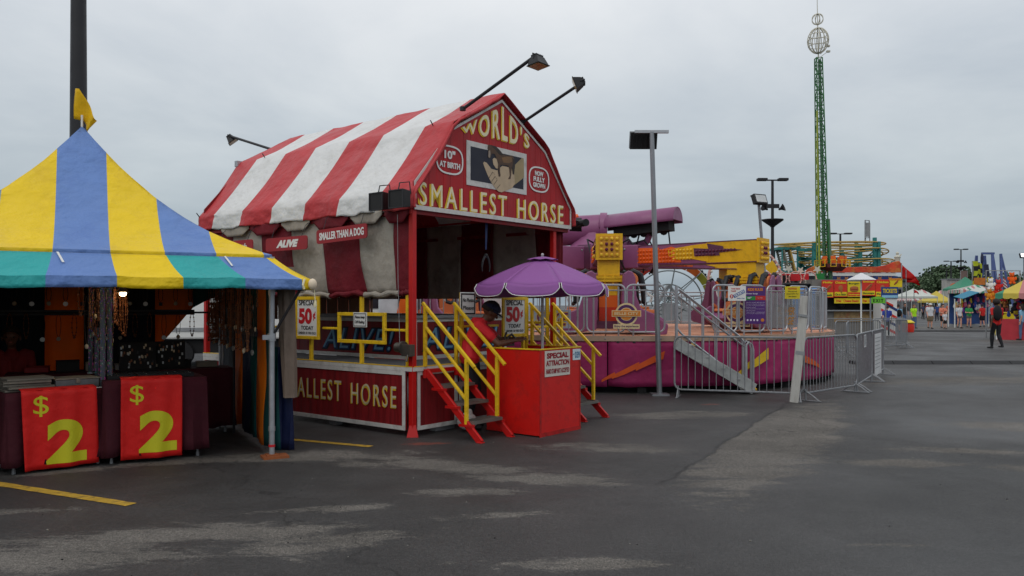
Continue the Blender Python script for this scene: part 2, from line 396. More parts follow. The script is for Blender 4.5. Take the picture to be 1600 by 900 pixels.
PAINTL = mat('road_paint_yellow', S(176, 140, 44), .8, var=.25, scale=14, dirt=S(62, 58, 50), dirt_amt=.75, dscale=11)
def gline(u0, v0, u1, v1, wdt, z=.004):
    a = V((PX(u0, 1256*1.6/(v0-HOR)), 1256*1.6/(v0-HOR), 0)); b = V((PX(u1, 1256*1.6/(v1-HOR)), 1256*1.6/(v1-HOR), 0))
    d = (b-a).normalized(); nrm = V((-d.y, d.x, 0))*wdt/2
    m = MB(); N = 24; vs = []
    for i in range(N+1):
        p = a.lerp(b, i/N); j = 1+.12*fbm1(i*1.3, v0); vs += [p+nrm*j+V((0, 0, z)), p-nrm*j+V((0, 0, z))]
    m.add(vs, [(2*i, 2*i+1, 2*i+3, 2*i+2) for i in range(N)])
    return m
for a in ((-120, 738, 205, 789, .11), (455, 687, 580, 698, .10), (-60, 655, 30, 640, .10), (1560, 489.5, 1700, 489.8, .12)):
    obj('parking_line', gline(*a), PAINTL, kind='structure', label='faded yellow parking line on the asphalt')
WHL = mat('road_paint_white', S(120, 120, 118), .8, var=.2, scale=4, dirt=S(70, 70, 70), dirt_amt=.6)
for a in ((1400, 512, 1900, 511, .25), (1430, 505, 1600, 504, .25)):
    obj('parking_line', gline(*a), WHL, kind='structure', label='worn white line across the far lane')
# two long cable ramps lying across the lane
def cable_ramp(x0, x1, y, lab):
    m = MB(); nseg = max(1, int((x1-x0)/1.0))
    for i in range(nseg):
        xa = x0+i*(x1-x0)/nseg+.01; xb = x0+(i+1)*(x1-x0)/nseg-.01
        M = Matrix(((0, 0, 1, xa), (1, 0, 0, y), (0, 1, 0, 0), (0, 0, 0, 1)))
        m.prism([(-.25, .004), (.25, .004), (.12, .085), (-.12, .085)], 0, xb-xa, 0, M)
    obj('cable_ramp', m, mat('ramp_rubber', S(40, 40, 42), .7, var=.2), label=lab, cat='cable ramp')
cable_ramp(9.2, 26, 21.8, 'nearer low black rubber cable ramp lying across the wide lane')
cable_ramp(21, 60, 47.5, 'farther low black rubber cable ramp lying across the lane at the walkers')

# ------------------------------------------------------------------ people
SKIN_L = mat('skin_fair', S(205, 150, 125), .55, var=.06); SKIN_D = mat('skin_brown', S(96, 62, 46), .55, var=.08)
HAIRD = mat('hair_dark', S(34, 26, 22), .7, var=.2); HAIRB = mat('hair_brown', S(110, 78, 50), .7, var=.2)
SHOE = mat('shoe_dark', S(36, 34, 34), .6); EYE = mat('eye_dark', S(20, 16, 14), .4); LIP = mat('lip', S(150, 80, 75), .6)
def capsule(mb, p, q, r1, r2, n=10, sc=None):
    p, q = V(p), V(q); d = q-p
    if d.length < 1e-6: q = p+V((0, 0, 1e-3)); d = q-p
    d.normalize(); a = d.orthogonal().normalized(); b = d.cross(a); rings = []
    for c, r, sg, ks in ((p, r1, -1, (75, 45, 15)), (q, r2, 1, (15, 45, 75))):
        for kk in ks:
            g = radians(kk); rings.append((c+d*sg*r*sin(g), r*cos(g)))
    vs = []
    for c, r in rings:
        for i in range(n):
            t = 2*pi*i/n; vs.append(c+(a*cos(t)+b*sin(t))*r)
    m = len(rings); fs = []
    for j in range(m-1):
        for i in range(n): fs.append((j*n+i, j*n+(i+1) % n, (j+1)*n+(i+1) % n, (j+1)*n+i))
    fs += [tuple(range(n-1, -1, -1)), tuple(range((m-1)*n, m*n))]
    mb.add(vs, fs)
def person(label, loc, rotz, H=1.72, pose=None, mats=None, hair='short', sleeve='short', legs='long', build=1.0, cap=None, group=None, extra=None, vox=.014, skin=None, facing=None):
    """pose: joint overrides in fractions of H; figure faces -y before rotation"""
    skin = skin or SKIN_L
    J = dict(pel=(0, 0, .525), wai=(0, .005, .62), che=(0, .0, .735), nek=(0, .01, .83), hed=(0, -.012, .925),
             hl=(.05, 0, .50), hr=(-.05, 0, .50), kl=(.055, -.01, .285), kr=(-.055, -.01, .285), al=(.06, .01, .05), ar=(-.06, .01, .05),
             sl=(.108, .01, .80), sr=(-.108, .01, .80), el=(.135, .02, .635), er=(-.135, .02, .635), wl=(.14, -.02, .49), wr=(-.14, -.02, .49))
    if pose: J.update(pose)
    J = {k: V(v)*H for k, v in J.items()}
    if 'tl' not in J: J['tl'] = J['al']+V((.01, -.1, -.028))*H
    if 'tr' not in J: J['tr'] = J['ar']+V((-.01, -.1, -.028))*H
    B = build; bones = []
    def bn(a, b, r1, r2, m): bones.append((a, b, r1*H, r2*H, m))
    sx = V((1, 0, 0)); 
    shx = (J['sl']-J['sr']).normalized(); hx = (J['hl']-J['hr']).normalized()
    for s in (1, -1):
        bn(J['pel']+hx*.035*H*s*B, J['wai']+hx*.032*H*s*B, .060*B, .054*B, 'shirt')
        bn(J['wai']+hx*.032*H*s*B, J['che']+shx*.048*H*s*B, .054*B, .060*B, 'shirt')
        bn(J['che']+shx*.048*H*s*B, (J['sl'] if s > 0 else J['sr'])*.72+J['nek']*.28, .056*B, .036*B, 'shirt')
    for k in 'lr':
        s = 1 if k == 'l' else -1
        bn(J['h'+k]+V((0, 0, .01))*H, J['k'+k], .058*B, .040*B, 'trouser')
        mid = J['k'+k].lerp(J['a'+k], .35)
        lm = 'trouser' if legs == 'long' else 'skin'
        if legs == 'shorts':
            bones[-1] = (bones[-1][0], J['h'+k].lerp(J['k'+k], .72), .060*H*B, .052*H*B, 'trouser'); bn(J['h'+k].lerp(J['k'+k], .72), J['k'+k], .036*B, .031*B, 'skin')
        if legs == 'mini':
            bones[-1] = (bones[-1][0], J['h'+k].lerp(J['k'+k], .25), .060*H*B, .054*H*B, 'trouser'); bn(J['h'+k].lerp(J['k'+k], .2), J['k'+k], .045*B, .031*B, 'skin')
        w1 = .040 if legs == 'long' else .030
        bn(J['k'+k], mid, w1, w1+.003, lm); bn(mid, J['a'+k], w1+.002, .026 if legs == 'long' else .019, lm)
        bn(J['a'+k], J['a'+k]+V((0, 0, -.018))*H, .023, .023, 'shoe'); bn(J['a'+k]+V((0, .012, -.022))*H, J['t'+k], .024, .019, 'shoe')
        bn(J['s'+k], J['s'+k].lerp(J['e'+k], .6), .036*B, .031*B, 'shirt'); bn(J['s'+k].lerp(J['e'+k], .55), J['e'+k], .026*B, .022, 'skin' if sleeve == 'short' else 'shirt')
        if sleeve == 'none': bones[-2] = bones[-2][:4]+('skin',)
        bn(J['e'+k], J['e'+k].lerp(J['w'+k], .35), .022, .023, 'skin' if sleeve != 'long' else 'shirt'); bn(J['e'+k].lerp(J['w'+k], .35), J['w'+k], .023, .015, 'skin' if sleeve != 'long' else 'shirt')
        # hand: palm, four fingers, thumb
        d = (J['w'+k]-J['e'+k]).normalized(); side = V((0, -1, 0)); side = (side-d*side.dot(d)).normalized() if abs(side.dot(d)) < .95 else V((s, 0, 0)); nn = d.cross(side)
        w_ = J['w'+k]; pm = w_+d*.045*H
        for q in (-1, 1): bn(w_+side*.010*q*H, pm+side*.013*q*H, .0105, .0100, 'skin')
        for i, (o_, l_) in enumerate(((.021, .040), (.0075, .046), (-.0065, .043), (-.020, .033))):
            r0 = pm+side*o_*H; r1 = r0+d*l_*.55*H+nn*.004*s*H; r2 = r1+d*l_*.4*H-side*.0+nn*.012*s*H*-1
            bn(r0, r1, .0062, .0058, 'skin'); bn(r1, r2, .0056, .0048, 'skin')
        th0 = w_+d*.014*H+side*.015*H; th1 = th0+(d*.55+side*.8).normalized()*.026*H; bn(th0, th1, .0075, .0066, 'skin'); bn(th1, th1+(d*.85+side*.3).normalized()*.020*H, .0064, .0054, 'skin')
    bn(J['che']+V((0, .0, .06))*H, J['nek'], .05*B, .032, 'shirt')
    hd = J['hed']; upv = (hd-J['nek']).normalized()
    bn(J['nek'], hd-upv*.03*H, .029, .029, 'skin')
    fw = V((0, -1, 0)) if facing is None else V(facing).normalized()
    bn(hd+fw*.006*H+upv*.012*H, hd-fw*.014*H+upv*.018*H, .052, .052, 'skin'); bn(hd+fw*.020*H-upv*.030*H, hd+fw*.010*H, .034, .046, 'skin')
    mb = MB()
    for a, b, r1, r2, _ in bones: capsule(mb, a, b, r1, r2)
    me = bpy.data.meshes.new('person'); me.from_pydata(mb.v, [], mb.f)
    o = bpy.data.objects.new('person', me); COL.objects.link(o)
    rm = o.modifiers.new('r', 'REMESH'); rm.mode = 'VOXEL'; rm.voxel_size = vox; rm.use_smooth_shade = True
    sm = o.modifiers.new('s', 'SMOOTH'); sm.factor = .5; sm.iterations = 2
    dg = bpy.context.evaluated_depsgraph_get(); dg.update(); m2 = bpy.data.meshes.new_from_object(o.evaluated_get(dg))
    bpy.data.objects.remove(o)
    import numpy as np
    nv = len(m2.vertices); co = np.empty(nv*3, 'f'); m2.vertices.foreach_get('co', co); co = co.reshape(-1, 3)
    # face features appended to the same mesh
    fm = MB(); rt = fw.cross(upv).normalized()
    fm.ball(hd+fw*.058*H-upv*.008*H, .011*H, 6, 5, 4, (1, 1, 1.3))
    for s in (1, -1):
        fm.ball(hd+rt*.054*H*s-upv*.004*H, .015*H, 6, 5, 4, (.5, .8, 1.2)); fm.ball(hd+fw*.052*H+rt*.021*H*s+upv*.006*H, .0065*H, 6, 4, 5)
    fm.ball(hd+fw*.052*H-upv*.031*H, .011*H, 6, 4, 6, (1.1, .6, .4))
    pf = np.array([[p.center.x, p.center.y, p.center.z] for p in m2.polygons]) if len(m2.polygons) else np.zeros((0, 3))
    key = {'shirt': 0, 'trouser': 1, 'skin': 4, 'shoe': 3}
    best = np.full(len(pf), 1e9); mi = np.zeros(len(pf), int)
    for a, b, r1, r2, mk in bones:
        a_ = np.array(a); d_ = np.array(b)-a_; t = np.clip(((pf-a_)@d_)/max(1e-9, d_@d_), 0, 1)
        ds = np.linalg.norm(pf-(a_+t[:, None]*d_), axis=1)-(r1+(r2-r1)*t)
        if mk == 'shirt': ds = ds-.004*H
        c = ds < best; best[c] = ds[c]; mi[c] = key[mk]
    # shirt hem over trousers
    final = MB(); final.v = [tuple(v) for v in co.tolist()]; final.f = [tuple(p.vertices) for p in m2.polygons]; final.m = mi.tolist()
    final.add(fm.v, fm.f, fm.m)
    bpy.data.meshes.remove(m2)
    root = thing('person', label, 'person', loc, rotz, group)
    MM = [mats['shirt'], mats['trouser'], mats['trouser'], mats.get('shoe', SHOE), skin, EYE, LIP]
    obj('body', final, MM, root, smooth=True, ang=80)
    hb = MB(); hm = mats.get('hair', HAIRD)
    if hair != 'none':
        c0 = hd-fw*.010*H+upv*.022*H
        R = Matrix((rt, fw, upv)).transposed().to_4x4(); R.translation = c0
        def hf(u, v_):
            a = 2*pi*u; front = max(0, sin(a)); ph = v_*(radians(112)-radians(46)*front)
            r = .0585*H*(1+.03*fbm2(u*9, v_*7, H)); return R @ V((r*.96*sin(ph)*cos(a), r*1.08*sin(ph)*sin(a), r*cos(ph)*1.04))
        hb.sheet(hf, 20, 8)
        if hair == 'long':
            def lf(u, v_):
                a = pi*1.05+pi*.9*u*1.0; a = pi+ (u)*pi
                r = .058*H*(1-.15*v_); return R @ V((r*cos(a), r*sin(a)*1.1, .01*H-v_*.13*H))
            hb.sheet(lf, 14, 6)
        if hair == 'afro': hb.ball(c0+upv*.012*H-fw*.006*H, .066*H, 12, 9)
        obj('hair', hb, hm, root, smooth=True, thick=.008*H, ang=80)
    if cap:
        cbm = MB(); c0 = hd-fw*.006*H+upv*.026*H; R = Matrix((rt, fw, upv)).transposed().to_4x4(); R.translation = c0
        cbm.sheet(lambda u, v_: R @ V((.061*H*sin(v_*pi/2)*cos(2*pi*u), .066*H*sin(v_*pi/2)*sin(2*pi*u), .052*H*cos(v_*pi/2))), 20, 6)
        cbm.sheet(lambda u, v_: R @ V((.056*H*cos(pi*u)*(1-.12*v_), (.050+.052*v_*sin(pi*u)**.5)*H*sin(pi*u)**.35+(0), -.002*H-.012*v_*H)), 12, 4)
        obj('cap', cbm, cap, root, smooth=True, thick=.006*H, ang=60)
    if extra: extra(root, J, H)
    return root
def walk(k=1.0, sw=1.0):
    return dict(kl=(.05, -.07*k, .29), al=(.05, -.075*k, .05), kr=(-.05, -.01*k, .285), ar=(-.05, .11*k, .075), el=(.13, .06*sw, .645), wl=(.14, .03*sw, .51), er=(-.13, -.02*sw, .635), wr=(-.14, -.09*sw, .51))
# ------------------------------------------------------------------ striped vendor tent (x = back, y = left)
TW = 3.5; TH = TW/2; TA = V((-.47, .88)).normalized()
TLOC = (-2.51, 8.4, 0); TROT = atan2(TA.y, TA.x)
TB = cloth('canopy_blue', S(104, 136, 194), .07, .5, var=.07, dirt=S(78, 108, 176), dirt_amt=.35, bump=.8, bscale=3); TY = cloth('canopy_yellow', S(238, 202, 28), .07, .5, var=.06, bump=.8, bscale=3, dirt=S(190, 150, 40), dirt_amt=.3)
TT = cloth('canopy_teal', S(50, 166, 164), .07, .5, var=.08, bump=.8, bscale=3); 
t_or = cloth('tarp_yellow_shaded', S(222, 122, 18), .30, .6, var=.12, bump=.3); t_dk = cloth('tarp_dark_navy', S(26, 32, 42), 0, .8); t_tl = cloth('tarp_dark_teal', S(16, 74, 74), .12, .7); t_nv = cloth('tarp_navy', S(24, 34, 66), .05, .7)  # first one: yellow stripes given the orange tint they show in shade
MAROON = cloth('maroon_tablecloth', S(62, 14, 26), 0, .85, var=.15); 
tent = thing('market_tent', 'blue and yellow striped square canopy tent with flared teal valance', 'tent', TLOC, TROT)
def tpt(face, lat, d, z, out=0.0):
    k = TH*d+out
    lat = lat
    x, y = {'f': (-k, lat), 'b': (k, -lat), 'r': (-lat, -k), 'l': (lat, k)}[face]
    return V((x+TH, y+TH, z))
bl = [0, .24, .72, 1.20, 1.67, TH]; bnds = sorted(set([-b for b in bl]+bl))
upc = lambda a: [0, 1, 0, 1, 0][sum(1 for b in bl[1:-1] if abs(a) > b)]
dnc = {0: 0, 1: 1, 2: 2, 3: 0, 4: 1}
def zroof(d, lat):
    g = (1-d)-.172*sin(pi*d)**.9*(1-.12*(lat/TH)**2) if d < 1 else 0
    return 2.12+1.51*max(g, 0)+.012*fbm2(lat*5, d*6, 1)*sin(pi*d)
can = MB(); val = MB()
for face in 'frbl':
    for i in range(len(bnds)-1):
        a, b = bnds[i], bnds[i+1]; nc = max(1, int((b-a)/.12)); mi = upc((a+b)/2)
        def fr(u, v_, a=a, b=b):
            lat = a+(b-a)*u; dm = max(abs(lat)/TH, .004); d = dm+(1-dm)*v_
            z = zroof(d, lat); p = tpt(face, lat, d, z-(.0 if d < .995 else .0)); return p
        can.sheet(fr, nc, 16, mi)
        # short vertical lip below the roof edge
        can.sheet(lambda u, v_: tpt(face, (a+(b-a)*u), 1, 2.12-.055*v_, .012*v_), nc, 1, mi)
        # valance: sloped piece then hanging piece; colours run differently from the roof
        si = sum(1 for q in bl[1:-1] if abs((a+b)/2) > q); sg = 1 if (a+b) > 0 else -1
        vc = {0: 0, 1: 1 if (sg < 0) == (face in 'frbl') else 2, 2: 2 if sg < 0 else 0, 3: 0 if sg < 0 else 2, 4: 1}[si]
        def fv(u, v_, a=a, b=b):
            lat = a+(b-a)*u; s_ = sg; fl = .31
            if v_ < .7:
                k = v_/.7; zz = 2.085-.225*k-.02*sin(pi*k); o = fl*k+.02
            else:
                k = (v_-.7)/.3; zz = 1.86-.105*k; o = fl+.02+.004*k
            L_ = lat*(1+o/TH); zz += .012*fbm1(L_*3.0, 2)*v_+.0
            return tpt(face, L_, 1, zz, o+.008*fbm2(L_*6, v_*5, 3)*v_)
        val.sheet(fv, nc, 10, vc)
obj('canopy', can, [TB, TY, TT], tent, smooth=True, thick=.004, ang=50, weld=True)
obj('valance', val, [TB, TY, TT], tent, smooth=True, thick=.004, ang=50, weld=True)
# frame
for (x, y) in ((0, 0), (TW, 0), (0, TW), (TW, TW)):
    p = MB(); p.tube((x, y, .03), (x, y, 2.1), .030, 12); p.tube((x, y, 1.22), (x, y, 1.30), .042, 12); p.tube((x, y, .28), (x, y, .33), .036, 12); p.tube((x, y, 1.7), (x, y, 1.75), .037, 12)
    p.beam((x-.02, y+.1, 1.26), (x-.02, y-.02, 1.26), .03, .05)
    po = obj('pole', p, ALU, tent, smooth=True, label='aluminium corner pole of the tent')
    b = MB(); b.bx(x-.1, x+.1, y-.16, y+.1, .0, .025); b.bx(x-.06, x+.06, y-.06, y+.06, .02, .04); obj('base_plate', b, mat('rusty_plate', S(140, 78, 42), .8, var=.3, scale=20), po)
    b = MB(); b.tube((x, y, .115), (x, y, .14), .034, 12); obj('band', b, REDINK, po, smooth=True)
fm = MB()
for p, q in (((0, 0), (TW, 0)), ((TW, 0), (TW, TW)), ((TW, TW), (0, TW)), ((0, TW), (0, 0))): fm.tube((*p, 2.07), (*q, 2.07), .022, 8)
for p in ((0, 0), (TW, 0), (TW, TW), (0, TW)): fm.path([(p[0], p[1], 2.07), (p[0]*.6+TH*.4, p[1]*.6+TH*.4, 2.42), (p[0]*.25+TH*.75, p[1]*.25+TH*.75, 2.98), (TH, TH, 3.5)], .018, 6)
obj('roof_frame', fm, ALU, tent, smooth=True)
br = MB(); br.beam((-.02, -.02, 1.30), (-.27, -.28, 1.84), .022, .022); obj('brace', br, BLACK, tent)
pk = MB(); pk.tube((TH, TH, 3.58), (TH, TH, 3.75), .012, 8); fl = obj('flag_pole', pk, PWHITE, tent, smooth=True)
# pennant hanging from the peak pole: right = local direction of world +X
wx = V((cos(-TROT), sin(-TROT), 0)); 
def flagf(u, v_):
    top = [(-.06, 4.05), (.0, 4.04), (.06, 3.92), (.12, 3.80), (.175, 3.70)]; bot = [(-.06, 3.70), (.02, 3.69), (.06, 3.62), (.09, 3.555), (.175, 3.69)]
    k = min(int(u*4), 3); f = u*4-k; (a, b_), (c, d_) = top[k], top[k+1]; (e_, g_), (h_, i_) = bot[k], bot[k+1]
    tx, tz, bx_, bz = a+(c-a)*f, b_+(d_-b_)*f, e_+(h_-e_)*f, g_+(i_-g_)*f; x = tx+(bx_-tx)*v_; z = tz+(bz-tz)*v_
    return V((TH, TH, z))+wx*(x-.015)+V((wx.y, -wx.x, 0))*.035*sin(u*8+v_*2)
fb = MB(); fb.sheet(flagf, 12, 8); obj('pennant', fb, cloth('pennant_yellow', S(232, 190, 20), .25), tent, smooth=True, thick=.003)
for yy in (.42, 1.9, 2.9):
    s_ = MB(); s_.beam((-.03, yy+.05, 2.09), (-.16, yy, 1.99), .02, .004); obj('tie_strap', s_, PWHITE, tent)
s_ = MB(); s_.path([(-.335, -.26, 1.86), (-.345, -.24, 1.80), (-.34, -.255, 1.76)], .012, 6); obj('tie_strap', s_, CREAM, tent)
cp_ = MB(); cp_.ball((-.34, -.34, 1.81), .045, 10, 8, 0, (1, 1, 1.3)); obj('corner_cap', cp_, mat('cream_canvas', S(222, 205, 180), .7), tent, smooth=True)
tp = MB(); tp.path([(-.33, -.36, 1.77), (-.33, -.37, 1.62)], .005, 5); tp.lathe([(.008, 0), (.02, -.05), (.012, -.07)], 8, (-.33, -.37, 1.64)); obj('tassel', tp, CREAM, tent, smooth=True)
# walls
def wallsheet(name, fn, cols, nv=14, mats_=None):
    m = MB(); W_ = [t_or, t_dk, t_tl, t_nv]
    for a, b, mi in cols:
        m.sheet(lambda u, v_: fn(a+(b-a)*u, v_), max(2, int((b-a)/.1)), nv, mi)
    return obj(name, m, mats_ or W_, tent, smooth=True, thick=.003, ang=60)
def backbot(y):
    if y > .95: return .25
    if y > .36: return .85+(.95-y)/.59*.72
    return 1.57+(.36-y)*.5
def backfn(y, v_):
    zt, zb = 2.05, backbot(y); return V((TW+.03+.015*fbm2(y*7, v_*2, 1), y, zt+(zb-zt)*v_))
wallsheet('back_wall', backfn, [(0, .37, 2), (.37, .86, 0), (.86, 1.73, 1), (1.73, 2.18, 0), (2.18, 2.95, 1), (2.95, 3.5, 2)])
def sidefn(x, v_):
    zt = 2.05; zb = .05+.03*fbm1(x*4); return V((x, -.03+.03*fbm2(x*6, v_*2, 5)*(.3+v_), zt+(zb-zt)*v_))
wallsheet('side_wall', sidefn, [(.05, .50, 2), (.50, 1.0, 0), (1.0, 1.35, 2), (1.35, 2.0, 3), (2.0, 2.5, 0), (2.5, 3.45, 1)], 18)
wallsheet('side_wall', lambda x, v_: V((x, TW+.02*fbm2(x*6, v_*2), 2.05-2.0*v_)), [(.05, 1.2, 2), (1.2, 1.7, 0), (1.7, 3.45, 1)], 10)
rb = MB()
for z in (1.86, 1.49): rb.tube((TW-.08, .1, z), (TW-.08, TW-.1, z), .014, 6)
rb.bx(TW-.06, TW-.03, .36, TW-.1, 1.46, 1.53); obj('hanging_rail', rb, BLACK, tent)
rb = MB(); rb.bx(.5, TW-.1, .05, .08, 1.25, 1.33); rb.tube((.15, .10, 1.93), (TW-.1, .10, 1.93), .012, 6); rb.tube((1.75, .1, .02), (1.75, .1, 2.0), .016, 6); obj('hanging_rail', rb, BLACK, tent)
# bunched plastic curtain tied at the front right corner
def curt(u, v_):
    a = u*2*pi; r = .085*(1+.25*sin(5*a+v_*3))*(1-.25*v_); cx = .05+.10*(1-v_); return V((cx+r*cos(a)*.8-.05, -.17-.02*v_+r*sin(a), 2.0-1.38*v_))
c_ = MB(); c_.sheet(curt, 26, 16); obj('corner_curtain', c_, cloth('brown_plastic', S(120, 104, 92), .15, .5, dirt=S(60, 50, 44), dirt_amt=.5), tent, smooth=True)
c_ = MB(); c_.sheet(lambda u, v_: V((.18-.12*u+.02*sin(u*14), -.02-.22*u+.015*sin(u*20+v_*3), 1.15-1.1*v_)), 16, 10, 0, lambda u, v_: 1 if u < .35 else 0)
obj('corner_curtain', c_, [cloth('tarp_blue', S(14, 24, 60), .05), t_tl], tent, smooth=True, thick=.003, label='blue and teal tarpaulin at the tent corner')

# signs boards inside
def tl2w(x, y, z=0):
    c, s = cos(TROT), sin(TROT); return V((TLOC[0]+c*x-s*y, TLOC[1]+s*x+c*y, z))
sg = thing('wooden_sign', 'dark brown board reading Necklaces under the tent edge', 'sign', tl2w(.45, 2.15, 1.78), TROT)
b = MB(); b.bx(0, .02, -.75, .75, 0, .14); obj('board', b, mat('dark_brown_wood', S(62, 34, 24), .7, var=.3, stretch=(1, .3, 3)), sg, bev=.003)
b = MB(); b.text('Necklaces', (-.002, .28, .07), -Y3, Z3, h=.09, wd=.62, bold=.02); b.text('Rings', (-.002, -.45, .07), -Y3, Z3, h=.09, wd=.34, bold=.02); obj('lettering', b, INK, sg)
# hanging bulbs, lit
BULB = mat('lit_bulb', (1, .72, .38, 1), .4, emis=14, var=0)
for k, (u, v_, Y, lab) in enumerate(((124, 436, 7.55, 'bare lit bulb at the front tent edge above the left table'), (192, 456, 8.6, 'lit bulb with small reflector above the right table'))):
    p = P(u, v_, Y); r = thing('hanging_lamp', lab, 'lamp', p+V((0, 0, -.05)))
    b = MB(); b.ball((0, 0, .03), .036, 12, 8, 0, (1, 1, .8)); obj('bulb', b, BULB, r, smooth=True)
    b = MB(); b.tube((0, 0, .05), (0, 0, .12), .02, 10); obj('socket', b, PWHITE, r, smooth=True)
    b = MB(); b.path([(0, 0, .12), (.01, .02, .3)], .004, 5); obj('cord', b, BLACK, r)
    if k == 1:
        b = MB(); b.lathe([(.022, .10), (.06, .05), (.065, .045)], 14, cap=False); obj('lamp_shade', b, ALU, r, smooth=True, thick=.002)
    lt = bpy.data.lights.new('bulb_light', 'POINT'); lt.energy = 1.6; lt.color = (1, .7, .4); lt.shadow_soft_size = .04
    lo = bpy.data.objects.new('bulb_light', lt); COL.objects.link(lo); lo.location = (0, 0, -.03); lo.parent = r

# ---- tables, cloths, price banners
BANR = cloth('banner_red', S(214, 30, 26), .08, .6, var=.06, bump=.3); LIME = mat('lime_lettering', S(196, 190, 26), .6, var=.06)
def vend_table(loc, rot, x0, x1, dep, z, labt, labc, group):
    t = thing('folding_table', labt, 'table', loc, rot, group)
    b = MB(); b.bx(x0, x1, 0, dep, z-.04, z); obj('tabletop', b, GREYP, t, bev=.004)
    for (x, y) in ((x0+.06, .05), (x1-.06, .05), (x0+.06, dep-.05), (x1-.06, dep-.05)):
        b = MB(); b.tube((x, y, 0), (x, y, z-.04), .013, 8); b.tube((x, y, 0), (x, y, .04), .018, 8); obj('leg', b, GALV, t, smooth=True)
    c = MB(); x0 -= .02; x1 += .02; dep += .02
    per = [(x0, -.02), (x1, -.02), (x1, dep), (x0, dep), (x0, -.02)]
    seg = []
    for i in range(4):
        (ax, ay), (bx_, by) = per[i], per[i+1]; n_ = max(6, int(hypot(bx_-ax, by-ay)/.035))
        for k in range(n_): seg.append((ax+(bx_-ax)*k/n_, ay+(by-ay)*k/n_, i))
    N = len(seg)
    def cf(u, v_):
        i = int(round(u*N)) % N; x, y, s_ = seg[i]; nx, ny = [(0, -1), (1, 0), (0, 1), (-1, 0)][s_]
        a = .028*sin(i*.9+s_)*v_+.02*fbm1(i*.37)*v_+.02*v_
        return V((x+nx*a, y+ny*a, z+.006-(z-.07+.02*fbm1(i*.2, 3))*v_))
    c.sheet(cf, N, 8); c.bx(x0, x1, -.02, dep, z+.002, z+.008)
    obj('tablecloth', c, MAROON, smooth=True, thick=.003, loc=loc, rotz=rot, label=labc, cat='tablecloth', group='maroon tablecloths')
    return t
R1 = radians(44.6); L1 = (-4.41, 7.80, 0); vend_table(L1, R1, -.42, .44, .55, .76, 'left folding vendor table under maroon cloth and grey trays', 'maroon cloth over the left vendor table', 'vendor tables in the tent')
R2 = radians(32); L2 = (-3.70, 8.24, 0); vend_table(L2, R2, -.42, .52, .65, .83, 'right folding vendor table under maroon cloth and black jewellery trays', 'maroon cloth over the right vendor table', 'vendor tables in the tent')
R3 = TROT; L3 = tl2w(2.5, 1.35); vend_table(L3, TROT+pi/2, -1.25, 1.15, -.5+1.0, .80, 'long back table under maroon cloth along the rear of the tent', 'maroon cloth over the long back table', 'vendor tables in the tent')
def price_banner(loc, rot, w_, z0, z1, lab, slant=0):
    r = thing('price_banner', lab, 'banner', loc, rot, 'red two dollar banners on the vendor tables')
    def yf(x, z): return -.066-.020*sin(x*15+1+z*2)*(1-(z-z0)/(z1-z0))-.010*sin(x*31-z*3)
    b = MB(); b.sheet(lambda u, v_: V((-w_/2+w_*u+slant*v_, yf(-w_/2+w_*u, z1+(z0-z1)*v_), z1+(z0-z1)*v_)), 24, 14)
    b.sheet(lambda u, v_: V((-w_/2+w_*u, -.062-.006*sin((-w_/2+w_*u)*31)+.10*v_, z1+.001+.012*v_)), 24, 3)
    obj('cloth', b, BANR, r, smooth=True, thick=.003)
    def wp(X, Y, W): return X, Y
    for body, cx, cz, h, wd, bo in (('$', -w_*.245, z1-.155*(z1-z0)-.04, .20, .125, 0.0), ('2', w_*.10, z0+.33*(z1-z0), .42, .36, .045)):
        t = MB(); t.text(body, (cx, -.088, cz), X3, Z3, h=h, wd=wd, bold=bo, depth=.002, res=8); conform(t, lambda c: V((c.x, yf(c.x-slant*(z1-c.z)/(z1-z0), c.z)-(.005 if c.y < -.089 else .0035), c.z))); obj('lettering', t, LIME, r)
    return r
price_banner(L1, R1, .655, .03, .79, 'left red cloth banner with lime dollar sign and 2', .03)
price_banner(L2, R2, .575, .04, .855, 'right red cloth banner with lime dollar sign and 2', 0)

def onT(L_, R_, x, y, z): c, s = cos(R_), sin(R_); return V((L_[0]+c*x-s*y, L_[1]+s*x+c*y, z))
GP = mat('grey_cardboard', S(120, 114, 104), .8, var=.2, scale=6, dirt=S(60, 56, 52), dirt_amt=.4)
nm = ['lowest', 'second lowest', 'middle', 'fourth', 'topmost']
for k in range(5):
    t = MB(); t.bx(-.2, .2, -.15, .15, 0, .018); t.frame(-.2, .2, 0, .024, .004, -.15, .15)
    obj('flat_tray', t, GP, loc=onT(L1, R1, -.23+.012*sin(k*2), .2+.012*cos(k*3), .772+k*.026), rotz=R1+.08*sin(k*1.7), bev=.003, label=f'{nm[k]} tray in the stack of grey flat trays on the left table', cat='tray', group='stacked grey trays')
c = thing('display_case', 'low grey plastic case with folded lid on the left table', 'case', onT(L1, R1, .2, .22, .772), R1)
b = MB(); b.bx(-.2, .2, -.16, .16, 0, .085); obj('case_body', b, mat('smoky_plastic', S(92, 94, 96), .35, var=.25, scale=12), c, bev=.01, seg=2)
b = MB(); b.bx(-.205, .205, -.165, .165, .086, .10); b.bx(-.02, .02, -.175, -.163, .05, .09); obj('lid', b, GP, c, bev=.004)
b = MB(); b.bx(-.22, .2, -.24, -.215, -.004, .004); obj('white_strip', b, PWHITE, c)
GL = mat('silver_trinkets', S(200, 196, 186), .3, metal=.7, var=.4, scale=60)
